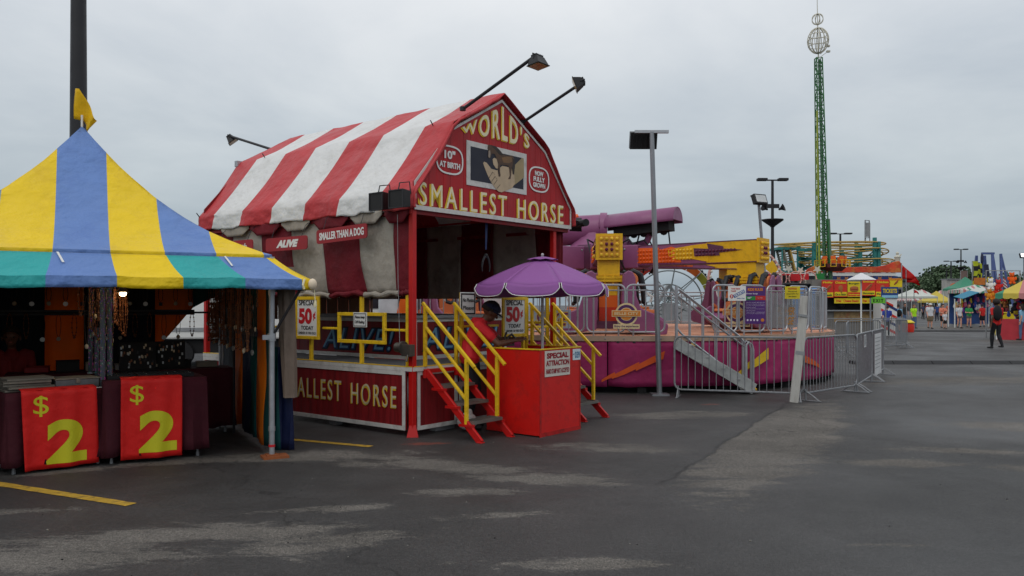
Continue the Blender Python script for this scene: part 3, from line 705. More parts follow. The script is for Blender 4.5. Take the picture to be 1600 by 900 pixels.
for k, lab in enumerate(('left', 'middle', 'right')):
    c = thing('jewellery_tray', f'{lab} black jewellery tray with silver trinkets on the right table', 'tray', onT(L2, R2, -.26+.28*k, .28, .842), R2, 'black jewellery trays')
    b = MB(); b.bx(-.13, .13, -.2, .2, 0, .012)
    for i in range(6): b.bx(-.13+.052*i-.002, -.13+.052*i+.002, -.2, .2, .012, .04)
    for i in range(6): b.bx(-.13, .13, -.2+.08*i-.002, -.2+.08*i+.002, .012, .038)
    obj('tray_body', b, DARK, c)
    b = MB()
    for i in range(90): b.ball((random.uniform(-.12, .12), random.uniform(-.19, .19), random.uniform(.018, .03)), random.uniform(.004, .008), 5, 4)
    tag(obj('trinkets', b, GL, c), kind='stuff')
# LED-dotted columns between the two tables
def led_mat(name, cols, dens):
    m = bpy.data.materials.new(name); m.use_nodes = True; t = m.node_tree; n = t.nodes; b = n['Principled BSDF']
    co = n.new('ShaderNodeTexCoord'); vo = n.new('ShaderNodeTexVoronoi'); vo.inputs['Scale'].default_value = dens; t.links.new(co.outputs['Object'], vo.inputs['Vector'])
    hs = n.new('ShaderNodeHueSaturation'); hs.inputs['Saturation'].default_value = 1.6; t.links.new(vo.outputs['Color'], hs.inputs['Color'])
    lt = n.new('ShaderNodeMath'); lt.operation = 'LESS_THAN'; lt.inputs[1].default_value = .22; t.links.new(vo.outputs['Distance'], lt.inputs[0])
    ml = n.new('ShaderNodeMath'); ml.operation = 'MULTIPLY'; ml.inputs[1].default_value = .35; t.links.new(lt.outputs[0], ml.inputs[0])
    b.inputs['Base Color'].default_value = cols; b.inputs['Roughness'].default_value = .35; b.inputs['Metallic'].default_value = .4
    t.links.new(hs.outputs[0], b.inputs['Emission Color']); t.links.new(ml.outputs[0], b.inputs['Emission Strength']); return m
LED = led_mat('dotted_light_strip', S(70, 78, 84), 75)
for (u, Y, z0, z1, lab) in ((161, 8.15, .76, 1.86, 'grey column dotted with coloured lights left of its twin'), (172, 8.2, .76, 1.86, 'grey column dotted with coloured lights nearest the right table'),
                            (152, 8.75, .8, 1.35, 'short dotted light column behind the tall pair'), (142, 8.9, .85, 1.9, 'thin dotted light column in front of the yellow tarp tinted orange')):
    r = thing('light_column', lab, 'light', (PX(u, Y), Y, z0), 0, 'dotted light columns')
    b = MB(); b.bx(-.024, .024, -.012, .012, 0, z1-z0); obj('dotted_strip', b, LED, r)
    b = MB(); b.tube((0, .02, 0), (0, .02, z1-z0), .012, 6); b.bx(-.03, .03, -.02, .035, -.012, 0); obj('post', b, ALU, r)
# clear bags / boxes on the back table
for k in range(7):
    p = onT(L3, TROT+pi/2, -1.0+.31*k, .2, .812)
    b = MB(); b.bx(-.12, .12, -.09, .09, 0, .06+.03*((k*7) % 3)); b.bx(-.125, .125, -.095, .095, .062+.03*((k*7) % 3), .07+.03*((k*7) % 3))
    obj('cardboard_box', b, [GP, DARK, mat('dull_red_box', S(120, 20, 26), .7), GREYP][k % 4], loc=p, rotz=TROT+pi/2+.1*sin(k*3), bev=.004, label=['end grey', 'small black', 'low red', 'pale grey', 'tall grey', 'flat black', 'last red'][k]+' box on the long back table of the tent', cat='box', group='boxes on the back table')
# necklaces: cord loop plus pendant
CORD = mat('necklace_cord', S(52, 44, 40), .7, var=.3); BEADS = [mat('pendant_silver', S(170, 170, 168), .35, metal=.6, var=.3), mat('pendant_brown', S(120, 74, 46), .6, var=.3), mat('pendant_bone', S(190, 176, 150), .6, var=.2), mat('pendant_black', S(30, 28, 30), .5)]
def necklace_proto(kind, L_):
    r = thing('necklace', 'necklace', 'necklace', (0, 0, 0))
    b = MB(); pts = [(.028*sin(2*pi*k/14), .004*sin(4*pi*k/14), -L_/2+L_/2*cos(2*pi*k/14)) for k in range(14)]
    b.path(pts, .0035, 4, closed=True)
    if kind == 1:
        for k in range(14): b.ball(pts[k], .011, 5, 4)
    obj('cord', b, CORD if kind != 1 else BEADS[1], r)
    b = MB()
    if kind == 0: b.lathe([(.004, -.004), (.03, -.004), (.03, .004), (.004, .004)], 12, (0, 0, 0), M=Matrix.Translation((0, 0, -L_-.03)) @ Matrix.Rotation(pi/2, 4, 'X'))
    elif kind == 2: b.ball((0, 0, -L_-.025), .026, 8, 6, 0, (1, .4, 1.1))
    elif kind == 3: b.box((0, 0, -L_-.03), (.045, .008, .05))
    else: b.ball((0, 0, -L_-.01), .016, 6, 5)
    obj('pendant', b, BEADS[kind], r, smooth=True)
    return r
protos = {}; used = set()
def place_neck(kind, L_, loc, rot, label, group):
    k = (kind, L_)
    if k not in protos:
        protos[k] = necklace_proto(kind, L_); r = protos[k]; r.location = loc; r.rotation_euler = (0, 0, rot); r['label'] = label; r['group'] = group; return
    dup(protos[k], loc, rot, label, group)
for i in range(13):
    y = .42+.19*i
    place_neck([0, 2, 3, 0, 2][i % 5], .20, tl2w(TW-.1, y, 1.84), TROT+pi/2, 'necklace with a flat pendant hanging in the upper row before the back wall', 'necklaces in the upper back row')
for i in range(14):
    y = .40+.18*i
    place_neck([1, 2, 0, 1][i % 4], .30, tl2w(TW-.12, y, 1.48), TROT+pi/2, 'longer necklace hanging in the lower row before the back wall', 'necklaces in the lower back row')
for i in range(84):
    x = .2+.038*i; ro = i % 3
    place_neck([1, 0, 1, 2, 1][i % 5], [.34, .42, .5][i % 3], tl2w(x, .11+.045*ro, 1.94-.08*((i*5) % 6)), TROT+.3*sin(i), 'beaded necklace strand hanging in the dense row along the right tent wall', 'necklaces along the right tent wall')
for i in range(10):
    place_neck(1, .42, tl2w(2.2+.03*i, .22+.03*(i % 3), 1.62), TROT+i, 'brown bead strand in the dark bunch hung half way down the right tent wall', 'bead strands bunched on the tent wall')
for i in range(26):
    place_neck([1, 1, 2, 1, 0][i % 5], [.34, .5, .42][i % 3], V((PX(138+1.3*i, 8.5), 8.35+.09*((i*3) % 7), 1.84-.05*(i % 4))), .4*i, 'beaded strand hanging in the clump around the dotted light columns', 'strands around the light columns')
for k, (u, Y, lab) in enumerate(((215, 9.6, 'left dark card rack of trinkets on the back table'), (262, 9.9, 'right dark card rack of trinkets on the back table'))):
    r = thing('card_rack', lab, 'rack', (PX(u, Y), Y, .81), R2, 'card racks'); b = MB(); b.bx(-.2, .2, -.01, .01, 0, .34); b.bx(-.2, .2, -.1, .06, 0, .015); obj('panel', b, DARK, r)
    b = MB()
    for i in range(40): b.box((random.uniform(-.18, .18), -.014, random.uniform(.04, .32)), (.018, .006, .03), i % 4)
    tag(obj('trinkets', b, BEADS, r), kind='stuff')
# person sitting inside in the dark
sit = dict(pel=(0, 0, .30), wai=(0, .01, .40), che=(0, 0, .52), nek=(0, .01, .61), hed=(0, -.015, .70), hl=(.05, 0, .29), hr=(-.05, 0, .29), kl=(.07, -.24, .29), kr=(-.07, -.24, .29), al=(.07, -.25, .05), ar=(-.07, -.25, .05),
           sl=(.108, .0, .58), sr=(-.108, .0, .58), el=(.14, -.05, .43), er=(-.14, -.05, .43), wl=(.08, -.18, .38), wr=(-.08, -.18, .38))
person('person in a dark red top sitting in the shade at the left of the tent', (PX(18, 9.5), 9.5, .02), radians(25), 1.7, sit, dict(shirt=mat('shirt_dark_red', S(110, 22, 24), .8), trouser=mat('cloth_black', S(24, 24, 28), .9)), hair='short', vox=.014, skin=SKIN_D)
st = thing('folding_stool', 'low black stool under the person sitting in the tent', 'stool', (PX(18, 9.5), 9.5, 0), radians(25))
b = MB(); b.bx(-.2, .2, -.16, .2, .37, .40); obj('seat', b, DARK, st, bev=.01)
for x, y in ((-.17, -.13), (.17, -.13), (-.17, .17), (.17, .17)):
    b = MB(); b.tube((x, y, 0), (x*.8, y*.8, .37), .012, 6); obj('leg', b, BLACK, st)
# ------------------------------------------------------------------ sideshow barn stand (x along the gable, y back along the side)
A_ = V((.625, .78)).normalized(); BLOC = (-1.2, 9.7, 0); BROT = atan2(A_.y, A_.x); GW = 3.32; BL = 4.7
def bw(x, y, z=0):
    c, s = cos(BROT), sin(BROT); return V((BLOC[0]+c*x-s*y, BLOC[1]+s*x+c*y, z))
barn = thing('sideshow_stand', 'red barn shaped sideshow stand with striped red and white canvas roof', 'sideshow stand', BLOC, BROT)
C_R = cloth('roof_red_canvas', S(192, 62, 66), .10, .5, var=.09, bump=.8, bscale=2.5, dirt=S(214, 90, 92), dirt_amt=.35, dscale=1.2)
C_W = cloth('roof_white_canvas', S(226, 226, 224), .10, .5, var=.05, bump=.8, bscale=2.5, dirt=S(180, 176, 168), dirt_amt=.3)
K_R = cloth('curtain_maroon', S(112, 22, 34), .10, .7, var=.15, bump=.4, dirt=S(60, 16, 22), dirt_amt=.4); K_W = cloth('curtain_grey_canvas', S(168, 160, 148), .10, .75, var=.1, bump=.4, dirt=S(96, 86, 74), dirt_amt=.55)
ys = [-.07, .49, 1.28, 2.0, 2.76, 3.50, 4.26, 4.72]
def skew(y, t): return y if y < 0 or y > 4.7 else y+.09*(1-min(t, 2)*.75)+(.12*(t-2) if 2 < t <= 3 else .12 if t > 3 else 0)*.8
prof = [(-.05, 2.75), (-.05, 2.97), (.66, 3.92), (1.66, 4.49), (2.66, 3.92), (GW+.05, 3.03), (GW+.05, 2.80)]
def roofpt(t, y):
    """t 0..6 along the profile"""
    i = min(int(t), 5); f = t-i; (x0, z0), (x1, z1) = prof[i], prof[i+1]
    x = x0+(x1-x0)*f; z = z0+(z1-z0)*f
    if i in (1, 4): z -= .035*sin(pi*f)*(1+.4*fbm1(y*2.2+i)); 
    if i in (2, 3): z -= .015*sin(pi*f)*(1+fbm1(y*2))
    wr = .012*fbm2(y*4, t*2.3, 4)
    if i == 0:
        x -= .03*fbm1(y*3.1+1)*(1-f)*.8; z += (.018*fbm1(y*4+2)+.03*max(0, sin(y*9.1)-.88)*4)*(1-f)
        x += wr
    return V((x, y, z+wr*.7))
rf = MB()
for i in range(len(ys)-1):
    a, b = ys[i], ys[i+1]
    rf.sheet(lambda u, v_: roofpt(v_*6, skew(a, v_*6)+(skew(b, v_*6)-skew(a, v_*6))*u), 8, 48, i % 2)
obj('roof', rf, [C_R, C_W], barn, smooth=True, thick=.006, ang=60, weld=True, label='red and white striped canvas gambrel roof')
# red canvas edge wrapped over the gable end
ge = MB(); N = 46
def gedge(u, v_):
    p = roofpt(u*6, -.07); q = V((GW/2, 0, 3.2)); d = (q-p); d.y = 0; d = d.normalized() if d.length > 0 else d
    return p+V((0, .0-.02*sin(pi*min(1, v_*1.2))+.004*fbm1(u*40), 0))+d*(.055+.02*fbm1(u*14, 2))*v_*(1 if u < .5 else .25)
ge.sheet(gedge, N, 4); obj('roof_hem', ge, C_R, barn, smooth=True, thick=.004)
rr = MB()   # ropes/frame under the canvas
for y in (.02, 1.55, 3.1, 4.66):
    for i in range(6): rr.tube((prof[i][0]*.97+.04, y, prof[i][1]-.05), (prof[i+1][0]*.97+.04, y, prof[i+1][1]-.05), .018, 6)
for i in (1, 2, 3, 4, 5): rr.tube((prof[i][0]*.97+.04, .02, prof[i][1]-.05), (prof[i][0]*.97+.04, 4.66, prof[i][1]-.05), .016, 6)
obj('roof_frame', rr, RED, barn, smooth=True)
for (t, y) in ((2, .3), (1, 4.7), (2, 4.0)):
    p = roofpt(t, y); b = MB(); b.tube(p, p+V((-.05, 0, .06)), .008, 5); obj('roof_peg', b, BLACK, barn)
# gable board of vertical planks
gp = [(0, 2.75), (0, 3.09), (.66, 3.84), (1.66, 4.40), (2.66, 3.84), (GW, 3.06), (GW, 2.75)]
def gz(x):
    pr = gp[1:6]
    for (x0, z0), (x1, z1) in zip(pr, pr[1:]):
        if x0 <= x <= x1: return z0+(z1-z0)*(x-x0)/(x1-x0)
    return 3.06
gb = MB(); npl = 26; MG = Matrix(((1, 0, 0, 0), (0, 0, -1, 0), (0, 1, 0, 0), (0, 0, 0, 1)))
for i in range(npl):
    x0 = GW*i/npl+.0015; x1 = GW*(i+1)/npl-.0015; top = [(x0, gz(x0)), (x1, gz(x1))]
    for kx in (.66, 1.66, 2.66):
        if x0 < kx < x1: top.insert(1, (kx, gz(kx)))
    gb.prism([(x0, 2.75), (x1, 2.75)]+top[::-1], -.002, .022+.0015*(i % 3), 0, MG)
gb.bx(0, GW, .005, .02, 2.75, 3.0)
gable = obj('gable_board', gb, GABLE, barn, bev=.001)
tr = MB(); gpo = gp
ctr = V((GW/2, 3.3))
def ins(pt, k):
    return pt
trim = [(0, 2.75, 0, 3.09), (0, 3.09, .66, 3.84), (.66, 3.84, 1.66, 4.40), (1.66, 4.40, 2.66, 3.84), (2.66, 3.84, GW, 3.06), (GW, 3.06, GW, 2.75), (GW, 2.75, 0, 2.75)]
for i, (x0, z0, x1, z1) in enumerate(trim):
    d = V((x1-x0, z1-z0)); n_ = V((d.y, -d.x)).normalized(); wv = .055 if i == 6 else (.03 if i in (0, 5) else .032)
    q = [(x0, z0), (x1, z1), (x1+n_.x*wv, z1+n_.y*wv), (x0+n_.x*wv, z0+n_.y*wv)]
    tr.prism(q, .027+.0006*i, .033+.0006*i, 0, MG)
obj('gable_trim', tr, WHITE, barn)
bk = MB(); bk.prism([(0, 2.6)]+gp[1:6]+[(GW, 2.6)], -4.66, -4.64, 0, MG); obj('rear_gable', bk, BARN, barn)
YF = -.0285
def sign_text(mbs, body, cx, cz, h, wd, warp=None, bold=.03):
    g_, c_ = mbs
    kx, kz = .014, -.006
    g_.text(body, (cx-kx, YF, cz+kz), X3, Z3, h=h, wd=wd, bold=bold+.0, depth=.0025, warp=warp, space=1.3, res=4)
    c_.text(body, (cx+.004, YF-.004, cz+.004), X3, Z3, h=h*.985, wd=wd*.985, bold=bold-.016, depth=.003, warp=warp, space=1.3, res=4)
for body, cx, cz, h, wd, bo in (('SMALLEST', .925, 2.95, .285, 1.70, .016), ('HORSE', 2.56, 2.945, .285, 1.12, .016)):
    a, b = MB(), MB(); sign_text((a, b), body, cx, cz, h, wd, bold=bo)
    lo = obj('lettering', a, GOLD, gable); obj('letter_face', b, CREAM, gable)
def wwarp(X, Y, W):
    f = Y/.33+.5; cx = X+1.56; bot = 3.835-.02*abs(X); top = gz(min(max(cx, .7), 2.62))-.065
    return X, bot+f*(top-bot)-4.045
a, b = MB(), MB(); sign_text((a, b), "WORLD'S", 1.56, 4.045, .33, 1.44, wwarp, .03)
obj('lettering', a, GOLD, gable); obj('letter_face', b, CREAM, gable)
# painted picture: horse standing on an open hand
pic = MB(); px0, px1, pz0, pz1 = .94, 2.21, 3.155, 3.735
pic.bx(px0, px1, YF-.004, YF+.003, pz0, pz1, 0); pic.bx(px0+.075, px1-.075, YF-.0060, YF-.001, pz0+.07, pz1-.07, 1)
def flat(poly, mi, lv):
    """polygon in photo-crop pixels (1145x900 crop of 720..860 x 210..320) mapped to the board"""
    q = []
    for (cx, cy) in poly:
        s_ = (cx-50)/(815-50)
        top = 58+(250-58)*s_; bot = 660+(795-660)*s_
        f = (cy-top)/(bot-top)
        # undo the horizontal foreshortening along the board
        k = 1.27; ss = s_/(s_+(1-s_)/1.085*1.0) if 0 <= s_ <= 1 else s_
        q.append((px0+ss*(px1-px0), pz1-f*(pz1-pz0)))
    pic.prism(q, .0285+.0042+lv*.0011, .0285+.0052+lv*.0011+.0004, mi, MG)
flat([(770, 305), (740, 300), (600, 430), (575, 480), (600, 640), (632, 660), (775, 560)], 2, 1)       # forearm
flat([(232, 365), (245, 345), (275, 360), (330, 440), (400, 460), (470, 400), (560, 420), (630, 500), (640, 640), (600, 700), (500, 740), (460, 755), (420, 745), (395, 720), (350, 660), (300, 560), (262, 460)], 3, 2)  # palm and fingers
flat([(345, 310), (365, 292), (395, 305), (415, 380), (410, 440), (385, 430), (355, 380)], 3, 3)      # thumb
for a_, b_ in (((300, 560), (345, 480)), ((330, 610), (375, 540)), ((360, 650), (400, 590)), ((400, 700), (440, 650)), ((345, 480), (375, 520)), ((375, 540), (400, 585))):
    flat([a_, (a_[0]+4, a_[1]+3), (b_[0]+4, b_[1]+3), b_], 6, 4)
flat([(292, 115), (330, 122), (385, 140), (420, 175), (480, 245), (520, 262), (600, 262), (628, 300), (636, 360), (628, 420), (606, 430), (590, 440), (588, 520), (578, 575), (545, 578), (568, 530), (562, 450), (545, 395), (500, 390), (445, 385), (440, 400), (438, 480), (446, 525), (440, 545), (418, 540), (424, 500), (410, 430), (415, 350), (402, 330), (370, 240), (335, 235), (318, 292), (300, 298), (288, 280), (292, 200), (285, 160)], 4, 5)  # horse
flat([(460, 290), (520, 275), (590, 285), (600, 340), (560, 365), (480, 355)], 5, 6)                # lit flank
flat([(320, 120), (385, 138), (425, 180), (482, 248), (455, 262), (420, 240), (385, 190), (350, 150)], 6, 6)  # mane
flat([(606, 300), (632, 320), (640, 400), (625, 520), (608, 505), (596, 430), (610, 380)], 6, 6)     # tail
flat([(295, 200), (312, 190), (318, 240), (312, 288), (300, 292), (291, 270)], 7, 6)                # muzzle
flat([(408, 430), (420, 430), (430, 500), (425, 540), (414, 500)], 6, 6)
obj('painted_picture', pic, [WHITE, mat('picture_navy', S(34, 36, 50), .6), mat('painted_arm', S(158, 140, 104), .6, var=.15, scale=8), mat('painted_hand', S(188, 166, 136), .6, var=.15, scale=10), mat('painted_horse', S(84, 62, 46), .6, var=.4, scale=12), mat('painted_flank', S(124, 92, 60), .6, var=.3, scale=14), mat('painted_dark_hair', S(48, 38, 34), .6), mat('painted_muzzle', S(150, 136, 122), .6)], gable)
# two oval badges
def badge(cx, cz, rw, rh, lines):
    m = MB(); n_ = 40
    def se(t, k): 
        c, s_ = cos(t), sin(t); e_ = .72; return (cx+k[0]*abs(c)**e_*(1 if c > 0 else -1), cz+k[1]*abs(s_)**e_*(1 if s_ > 0 else -1))
    for i in range(n_):
        t0, t1 = 2*pi*i/n_, 2*pi*(i+1)/n_
        m.prism([se(t0, (rw, rh)), se(t1, (rw, rh)), se(t1, (rw-.022, rh-.022)), se(t0, (rw-.022, rh-.022))], .0285, .0325, 0, MG)
    for body, dz, h, wd in lines: m.text(body, (cx, YF, cz+dz), X3, Z3, h=h, wd=wd, bold=.035, depth=.004)
    obj('badge', m, PWHITE, gable)
badge(.625, 3.43, .25, .185, [('10"', .065, .11, .20), ('AT BIRTH', -.065, .075, .38)])
badge(2.51, 3.41, .245, .185, [('NOW', .085, .07, .20), ('FULLY', 0, .07, .27), ('GROWN', -.085, .07, .29)])
# posts
for (x, y) in ((.03, .03), (2.98, .06), (.03, 4.62), (GW-.03, 4.62)):
    p = MB(); p.bx(x-.035, x+.035, y-.035, y+.035, .02, 2.78); po = obj('post', p, RED, barn, bev=.004)
    p = MB(); p.lathe([(.10, 0), (.055, .14)], 4, (x, y, 0), 0, cap=True); obj('foot', p, RED, po)
hb = MB(); hb.bx(.03, GW-.03, .0, .05, 2.70, 2.748); hb.bx(.0, .05, .03, 4.65, 2.70, 2.748); hb.bx(GW-.05, GW, .03, 4.65, 2.70, 2.748); hb.bx(.03, GW-.03, 4.62, 4.67, 2.70, 2.748); obj('header_beam', hb, BARN, barn)
# platform: panels, trim and deck
def planks(mb, x0, x1, z0, z1, n_, y0, y1, mi=0, M=None):
    for i in range(n_):
        a = x0+(x1-x0)*i/n_; b = x0+(x1-x0)*(i+1)/n_; mb.bx(a+.0015, b-.0015, y0-.001*(i % 3), y1, z0, z1, mi, M)
    mb.bx(x0, x1, y1-.002, y1+.006, z0, z1, mi, M)
# side (faces -x): local frame for panels
MSide = Matrix(((0, 1, 0, 0), (-1, 0, 0, 4.66), (0, 0, 1, 0), (0, 0, 0, 1)))   # panel x -> -y from the back, panel y -> x
sp = MB(); planks(sp, 0, 4.54, .08, .77, 34, 0, .02, 0, MSide)
side = obj('side_panel', sp, BARN, barn)
t_ = MB(); t_.frame(0, 4.54, .07, .79, .05, -.012, -.002, 0, MSide); obj('panel_trim', t_, WHITE, side)
def bigtext(body, y_r, y_l, cz, h):
    T1 = MB(); T2 = MB(); cy = (y_r+y_l)/2; wd = y_l-y_r
    T1.text(body, (-.006, cy+.012, cz-.006), -Y3, Z3, h=h, wd=wd, bold=.015, depth=.003, space=1.3, res=4)
    T2.text(body, (-.0105, cy-.004, cz+.003), -Y3, Z3, h=h*.98, wd=wd*.985, bold=-.012, depth=.003, space=1.3, res=4)
    obj('lettering', T1, GOLD, side); obj('letter_face', T2, mat('letter_bone', S(200, 190, 160), .6, dirt=S(150, 120, 60), dirt_amt=.4), side)
bigtext('HORSE', .27, 1.12, .46, .27); bigtext('SMALLEST', 1.31, 2.60, .47, .27); bigtext("WORLD'S", 2.85, 4.1, .47, .27)
fp = MB()
planks(fp, .10, .80, .08, .77, 6, .02, .04); f1 = obj('front_panel', fp, BARN, barn)
t_ = MB(); t_.frame(.09, .81, .07, .79, .05, .006, .016); obj('panel_trim', t_, WHITE, f1)
fp = MB(); planks(fp, .86, 3.25, .08, .77, 19, .02, .04); f2 = obj('front_panel', fp, BARN, barn)
t_ = MB(); t_.frame(.85, 3.26, .07, .79, .05, .006, .016); obj('panel_trim', t_, WHITE, f2)
dk = MB(); PX0, PX1, PY0, PY1 = .95, 2.95, .95, 3.9
GRIT = mat('deck_grit', S(96, 96, 98), .9, var=.25, scale=30)
for (x0, x1, y0, y1) in ((.0, PX0, .0, 4.66), (PX0, GW, .0, PY0), (PX0, GW, PY1, 4.66), (PX1, GW, PY0, PY1)): dk.bx(x0, x1, y0, y1, .80, .835)
obj('deck', dk, GRIT, barn)
ed = MB(); ed.bx(-.014, -.001, .0, 4.66, .792, .842); ed.bx(.0, GW, -.014, -.001, .792, .842); obj('deck_edge', ed, WHITE, barn)
ed = MB(); ed.bx(-.016, .02, .0, 4.66, .843, .852); ed.bx(.02, GW, -.016, .02, .843, .852); obj('edge_strip', ed, YEL, barn)
leg = MB()
for x in (.3, 1.6, 3.0):
    for y in (.3, 1.6, 3.0, 4.3): leg.bx(x-.04, x+.04, y-.04, y+.04, 0, .8)
obj('substructure', leg, DARK, barn)
# skids under the panel edges
for q in ((.06, .16, 1.5, 1.65, 0, .08), (.06, .16, 3.6, 3.75, 0, .08), (.5, .85, .1, .2, 0, .09)): b = MB(); b.bx(*q); obj('support_block', b, GREYP, barn)
# pit walls with ALIVE lettering
MPs = Matrix(((0, 1, 0, PX0), (-1, 0, 0, PY1), (0, 0, 1, 0), (0, 0, 0, 1)))
pw = MB(); planks(pw, 0, PY1-PY0, .85, 1.40, 22, 0, .02, 0, MPs); planks(pw, PX0, PX1, .85, 1.40, 15, PY0, PY0+.02)
planks(pw, PX0, PX1, .85, 1.40, 15, PY1-.02, PY1); pw.bx(PX1-.02, PX1, PY0, PY1, .85, 1.40)
pit = obj('pit_wall', pw, BARN, barn)
t_ = MB(); t_.frame(.0, PY1-PY0, .842, 1.41, .05, -.012, -.002, 0, MPs); t_.frame(PX0, PX1, .842, 1.41, .05, PY0-.012, PY0-.002); obj('panel_trim', t_, WHITE, pit)
t_ = MB(); t_.bx(PX0-.05, PX0+.12, PY0-.05, PY1+.05, 1.41, 1.45); t_.bx(PX0+.12, PX1+.05, PY0-.05, PY0+.12, 1.41, 1.45); t_.bx(PX0+.12, PX1+.05, PY1-.12, PY1+.05, 1.41, 1.45); t_.bx(PX1-.12, PX1+.05, PY0+.12, PY1-.12, 1.41, 1.45); obj('ledge', t_, GREYP, pit, bev=.003)
for (o_, r_, wd) in ((V((PX0-.003, 2.13, 1.10)), -Y3, 1.62), (V((1.92, PY0-.003, 1.12)), X3, 1.66)):
    nrm = r_.cross(Z3); a, b, c = MB(), MB(), MB()
    a.text('ALIVE!', o_, r_, Z3, h=.36, wd=wd, bold=.075, shear=.28, depth=.003, space=1.18, res=4)
    b.text('ALIVE!', o_+nrm*.0035, r_, Z3, h=.325, wd=wd*.975, bold=.035, shear=.28, depth=.003, space=1.18, res=4)
    c.text('ALIVE!', o_+nrm*.007+Z3*.006+r_*.004, r_, Z3, h=.30, wd=wd*.965, bold=-.008, shear=.28, depth=.003, space=1.18, res=4)
    lo = obj('lettering', a, INK, pit); obj('letter_shade', b, mat('letter_navy', S(24, 56, 104), .6), pit); obj('letter_face', c, mat('letter_sky_blue', S(110, 160, 190), .6, var=.2, scale=10), pit)
# curtains
def curtain(name, fn, stripes, parent, zt=2.72, zb=1.73, nv=14):
    m = MB()
    for a, b, mi in stripes: m.sheet(lambda u, v_: fn(a+(b-a)*u, v_), max(3, int(abs(b-a)/.06)), nv, mi)
    return obj(name, m, [K_R, K_W], parent, smooth=True, thick=.005, ang=60)
def side_c(y, v_):
    pull = .11*v_*(1-.15*y)                       # the canvas is dragged towards the near post as it falls
    yy = y+(.04 if y < .2 else .10)*v_*0-.02*v_; z = 2.73+(1.74-2.73)*v_
    return V((.04+.03*fbm2(yy*2.4, v_*1.3, 2)*(.4+v_)-.05*sin(pi*v_)*.4, max(.0, yy-.12*v_*(y/.9 if y < .9 else 1)+.06), z))
st = [(0, .30, 0), (.30, .98, 1), (.98, 1.70, 0), (1.70, 2.4, 1), (2.4, 3.1, 0), (3.1, 3.85, 1), (3.85, 4.6, 0)]
sc_ = curtain('side_curtain', side_c, st, barn)
rl = MB()
for a, b, mi in [(.06, .26, 0), (.26, .9, 1), (.9, 1.6, 0), (1.6, 2.3, 1), (2.3, 3.0, 0), (3.0, 3.75, 1), (3.75, 4.55, 0)]:
    pts = [(.03+.01*sin(y_*9), y_, 1.735+.012*sin(y_*7)+.012*sin(y_*19)) for y_ in [a+(b-a)*k/10 for k in range(11)]]
    rl.path(pts, [.034*(1+.22*sin(k*1.9+a*5)) for k in range(11)], 10, mi)
obj('rolled_hem', rl, [K_R, K_W], sc_, smooth=True)
# scalloped pelmet pieces under the eave
pm = MB()
for k, (a, b, mi) in enumerate([(.03, .46, 0), (.50, 1.12, 1), (1.15, 1.9, 0), (1.95, 2.6, 1), (2.65, 3.35, 0), (3.4, 4.1, 1)]):
    pm.sheet(lambda u, v_: V((-.03-.01*sin(u*9+k), a+(b-a)*u, 2.77-(.17 if mi == 0 else .15)*v_*min(1, 3*u+.35, 3*(1-u)+.35))), 14, 4, mi)
obj('pelmet', pm, [K_R, K_W], barn, smooth=True, thick=.004)
def back_c(x, v_): return V((x, 4.58+.05*fbm2(x*3, v_*1.4, 7), 3.0+(1.70-3.0)*v_))
curtain('back_curtain', back_c, [(.05, .5, 0), (.5, 1.2, 1), (1.2, 1.9, 0), (1.9, 2.6, 1), (2.6, 3.27, 0)], barn)
def right_c(y, v_): return V((GW-.05+.04*fbm2(y*3, v_*1.4, 9), y+.05*v_*fbm1(y*2, 3), 2.95+(1.70-2.95)*v_))
curtain('side_curtain', right_c, [(.30, .62, 0), (.62, 1.45, 1), (1.45, 2.2, 0), (2.2, 3.0, 1), (3.0, 3.8, 0), (3.8, 4.6, 1)], barn)
# narrow curtain gathered against the right front post
gcm = MB(); gcm.sheet(lambda u, v_: V((3.0+.28*u, .10+.03*sin(u*16), 2.74-1.02*v_)), 20, 6, 0); obj('front_curtain', gcm, [K_R, K_W], barn, smooth=True, thick=.004)
pb = MB()
for i in range(12): pb.bx(.2+.25*i, .43+.25*i, 4.40, 4.42, 1.36, 1.72, 0)
for i in range(7): pb.bx(.2+.5*i, .24+.5*i, 4.38, 4.40, .85, 1.73, 0)
obj('rear_slats', pb, mat('brown_ply', S(92, 62, 40), .7, var=.3, stretch=(2, 1, .4)), barn)
# yellow railing
ry = MB()
def ypost(x, y, z0, z1, w_=.045): ry.bx(x-w_/2, x+w_/2, y-w_/2, y+w_/2, z0, z1)
rx = .05
for y, z1 in ((.13, 1.72), (.98, 1.10), (2.02, 1.14), (3.2, 1.30)): ypost(rx, y, .84, z1)
ypost(rx, .98, 1.50, 1.74)
ry.bx(rx-.02, rx+.02, .155, .53, 1.27, 1.30); ry.bx(rx-.02, rx+.02, 1.45, 1.76, 1.27, 1.30); ry.bx(rx-.02, rx+.02, 2.28, 3.2, 1.27, 1.30)
MR = Matrix(((0, 1, 0, rx), (-1, 0, 0, 1.45), (0, 0, 1, 0), (0, 0, 0, 1)))
ry.frame(0, .92, 1.10, 1.50, .045, -.02, .02, 0, MR)
for x, z1 in ((.92, 1.76), (1.70, 1.16), (2.22, 1.16), (2.30, 1.7)): ypost(x, .04, .84, z1)
ry.bx(.94, 1.66, .02, .06, 1.30, 1.33); ry.bx(2.26, 2.9, .02, .06, 1.26, 1.29); ry.bx(2.9, 2.94, .10, .14, .84, 1.7); ry.bx(3.26, 3.30, .1, .14, .84, 1.4); ry.bx(3.26, 3.30, .14, 4.5, 1.30, 1.34); ry.bx(3.26, 3.30, 4.5, 4.54, .84, 1.4)
obj('railing', ry, YEL, barn, bev=.004)
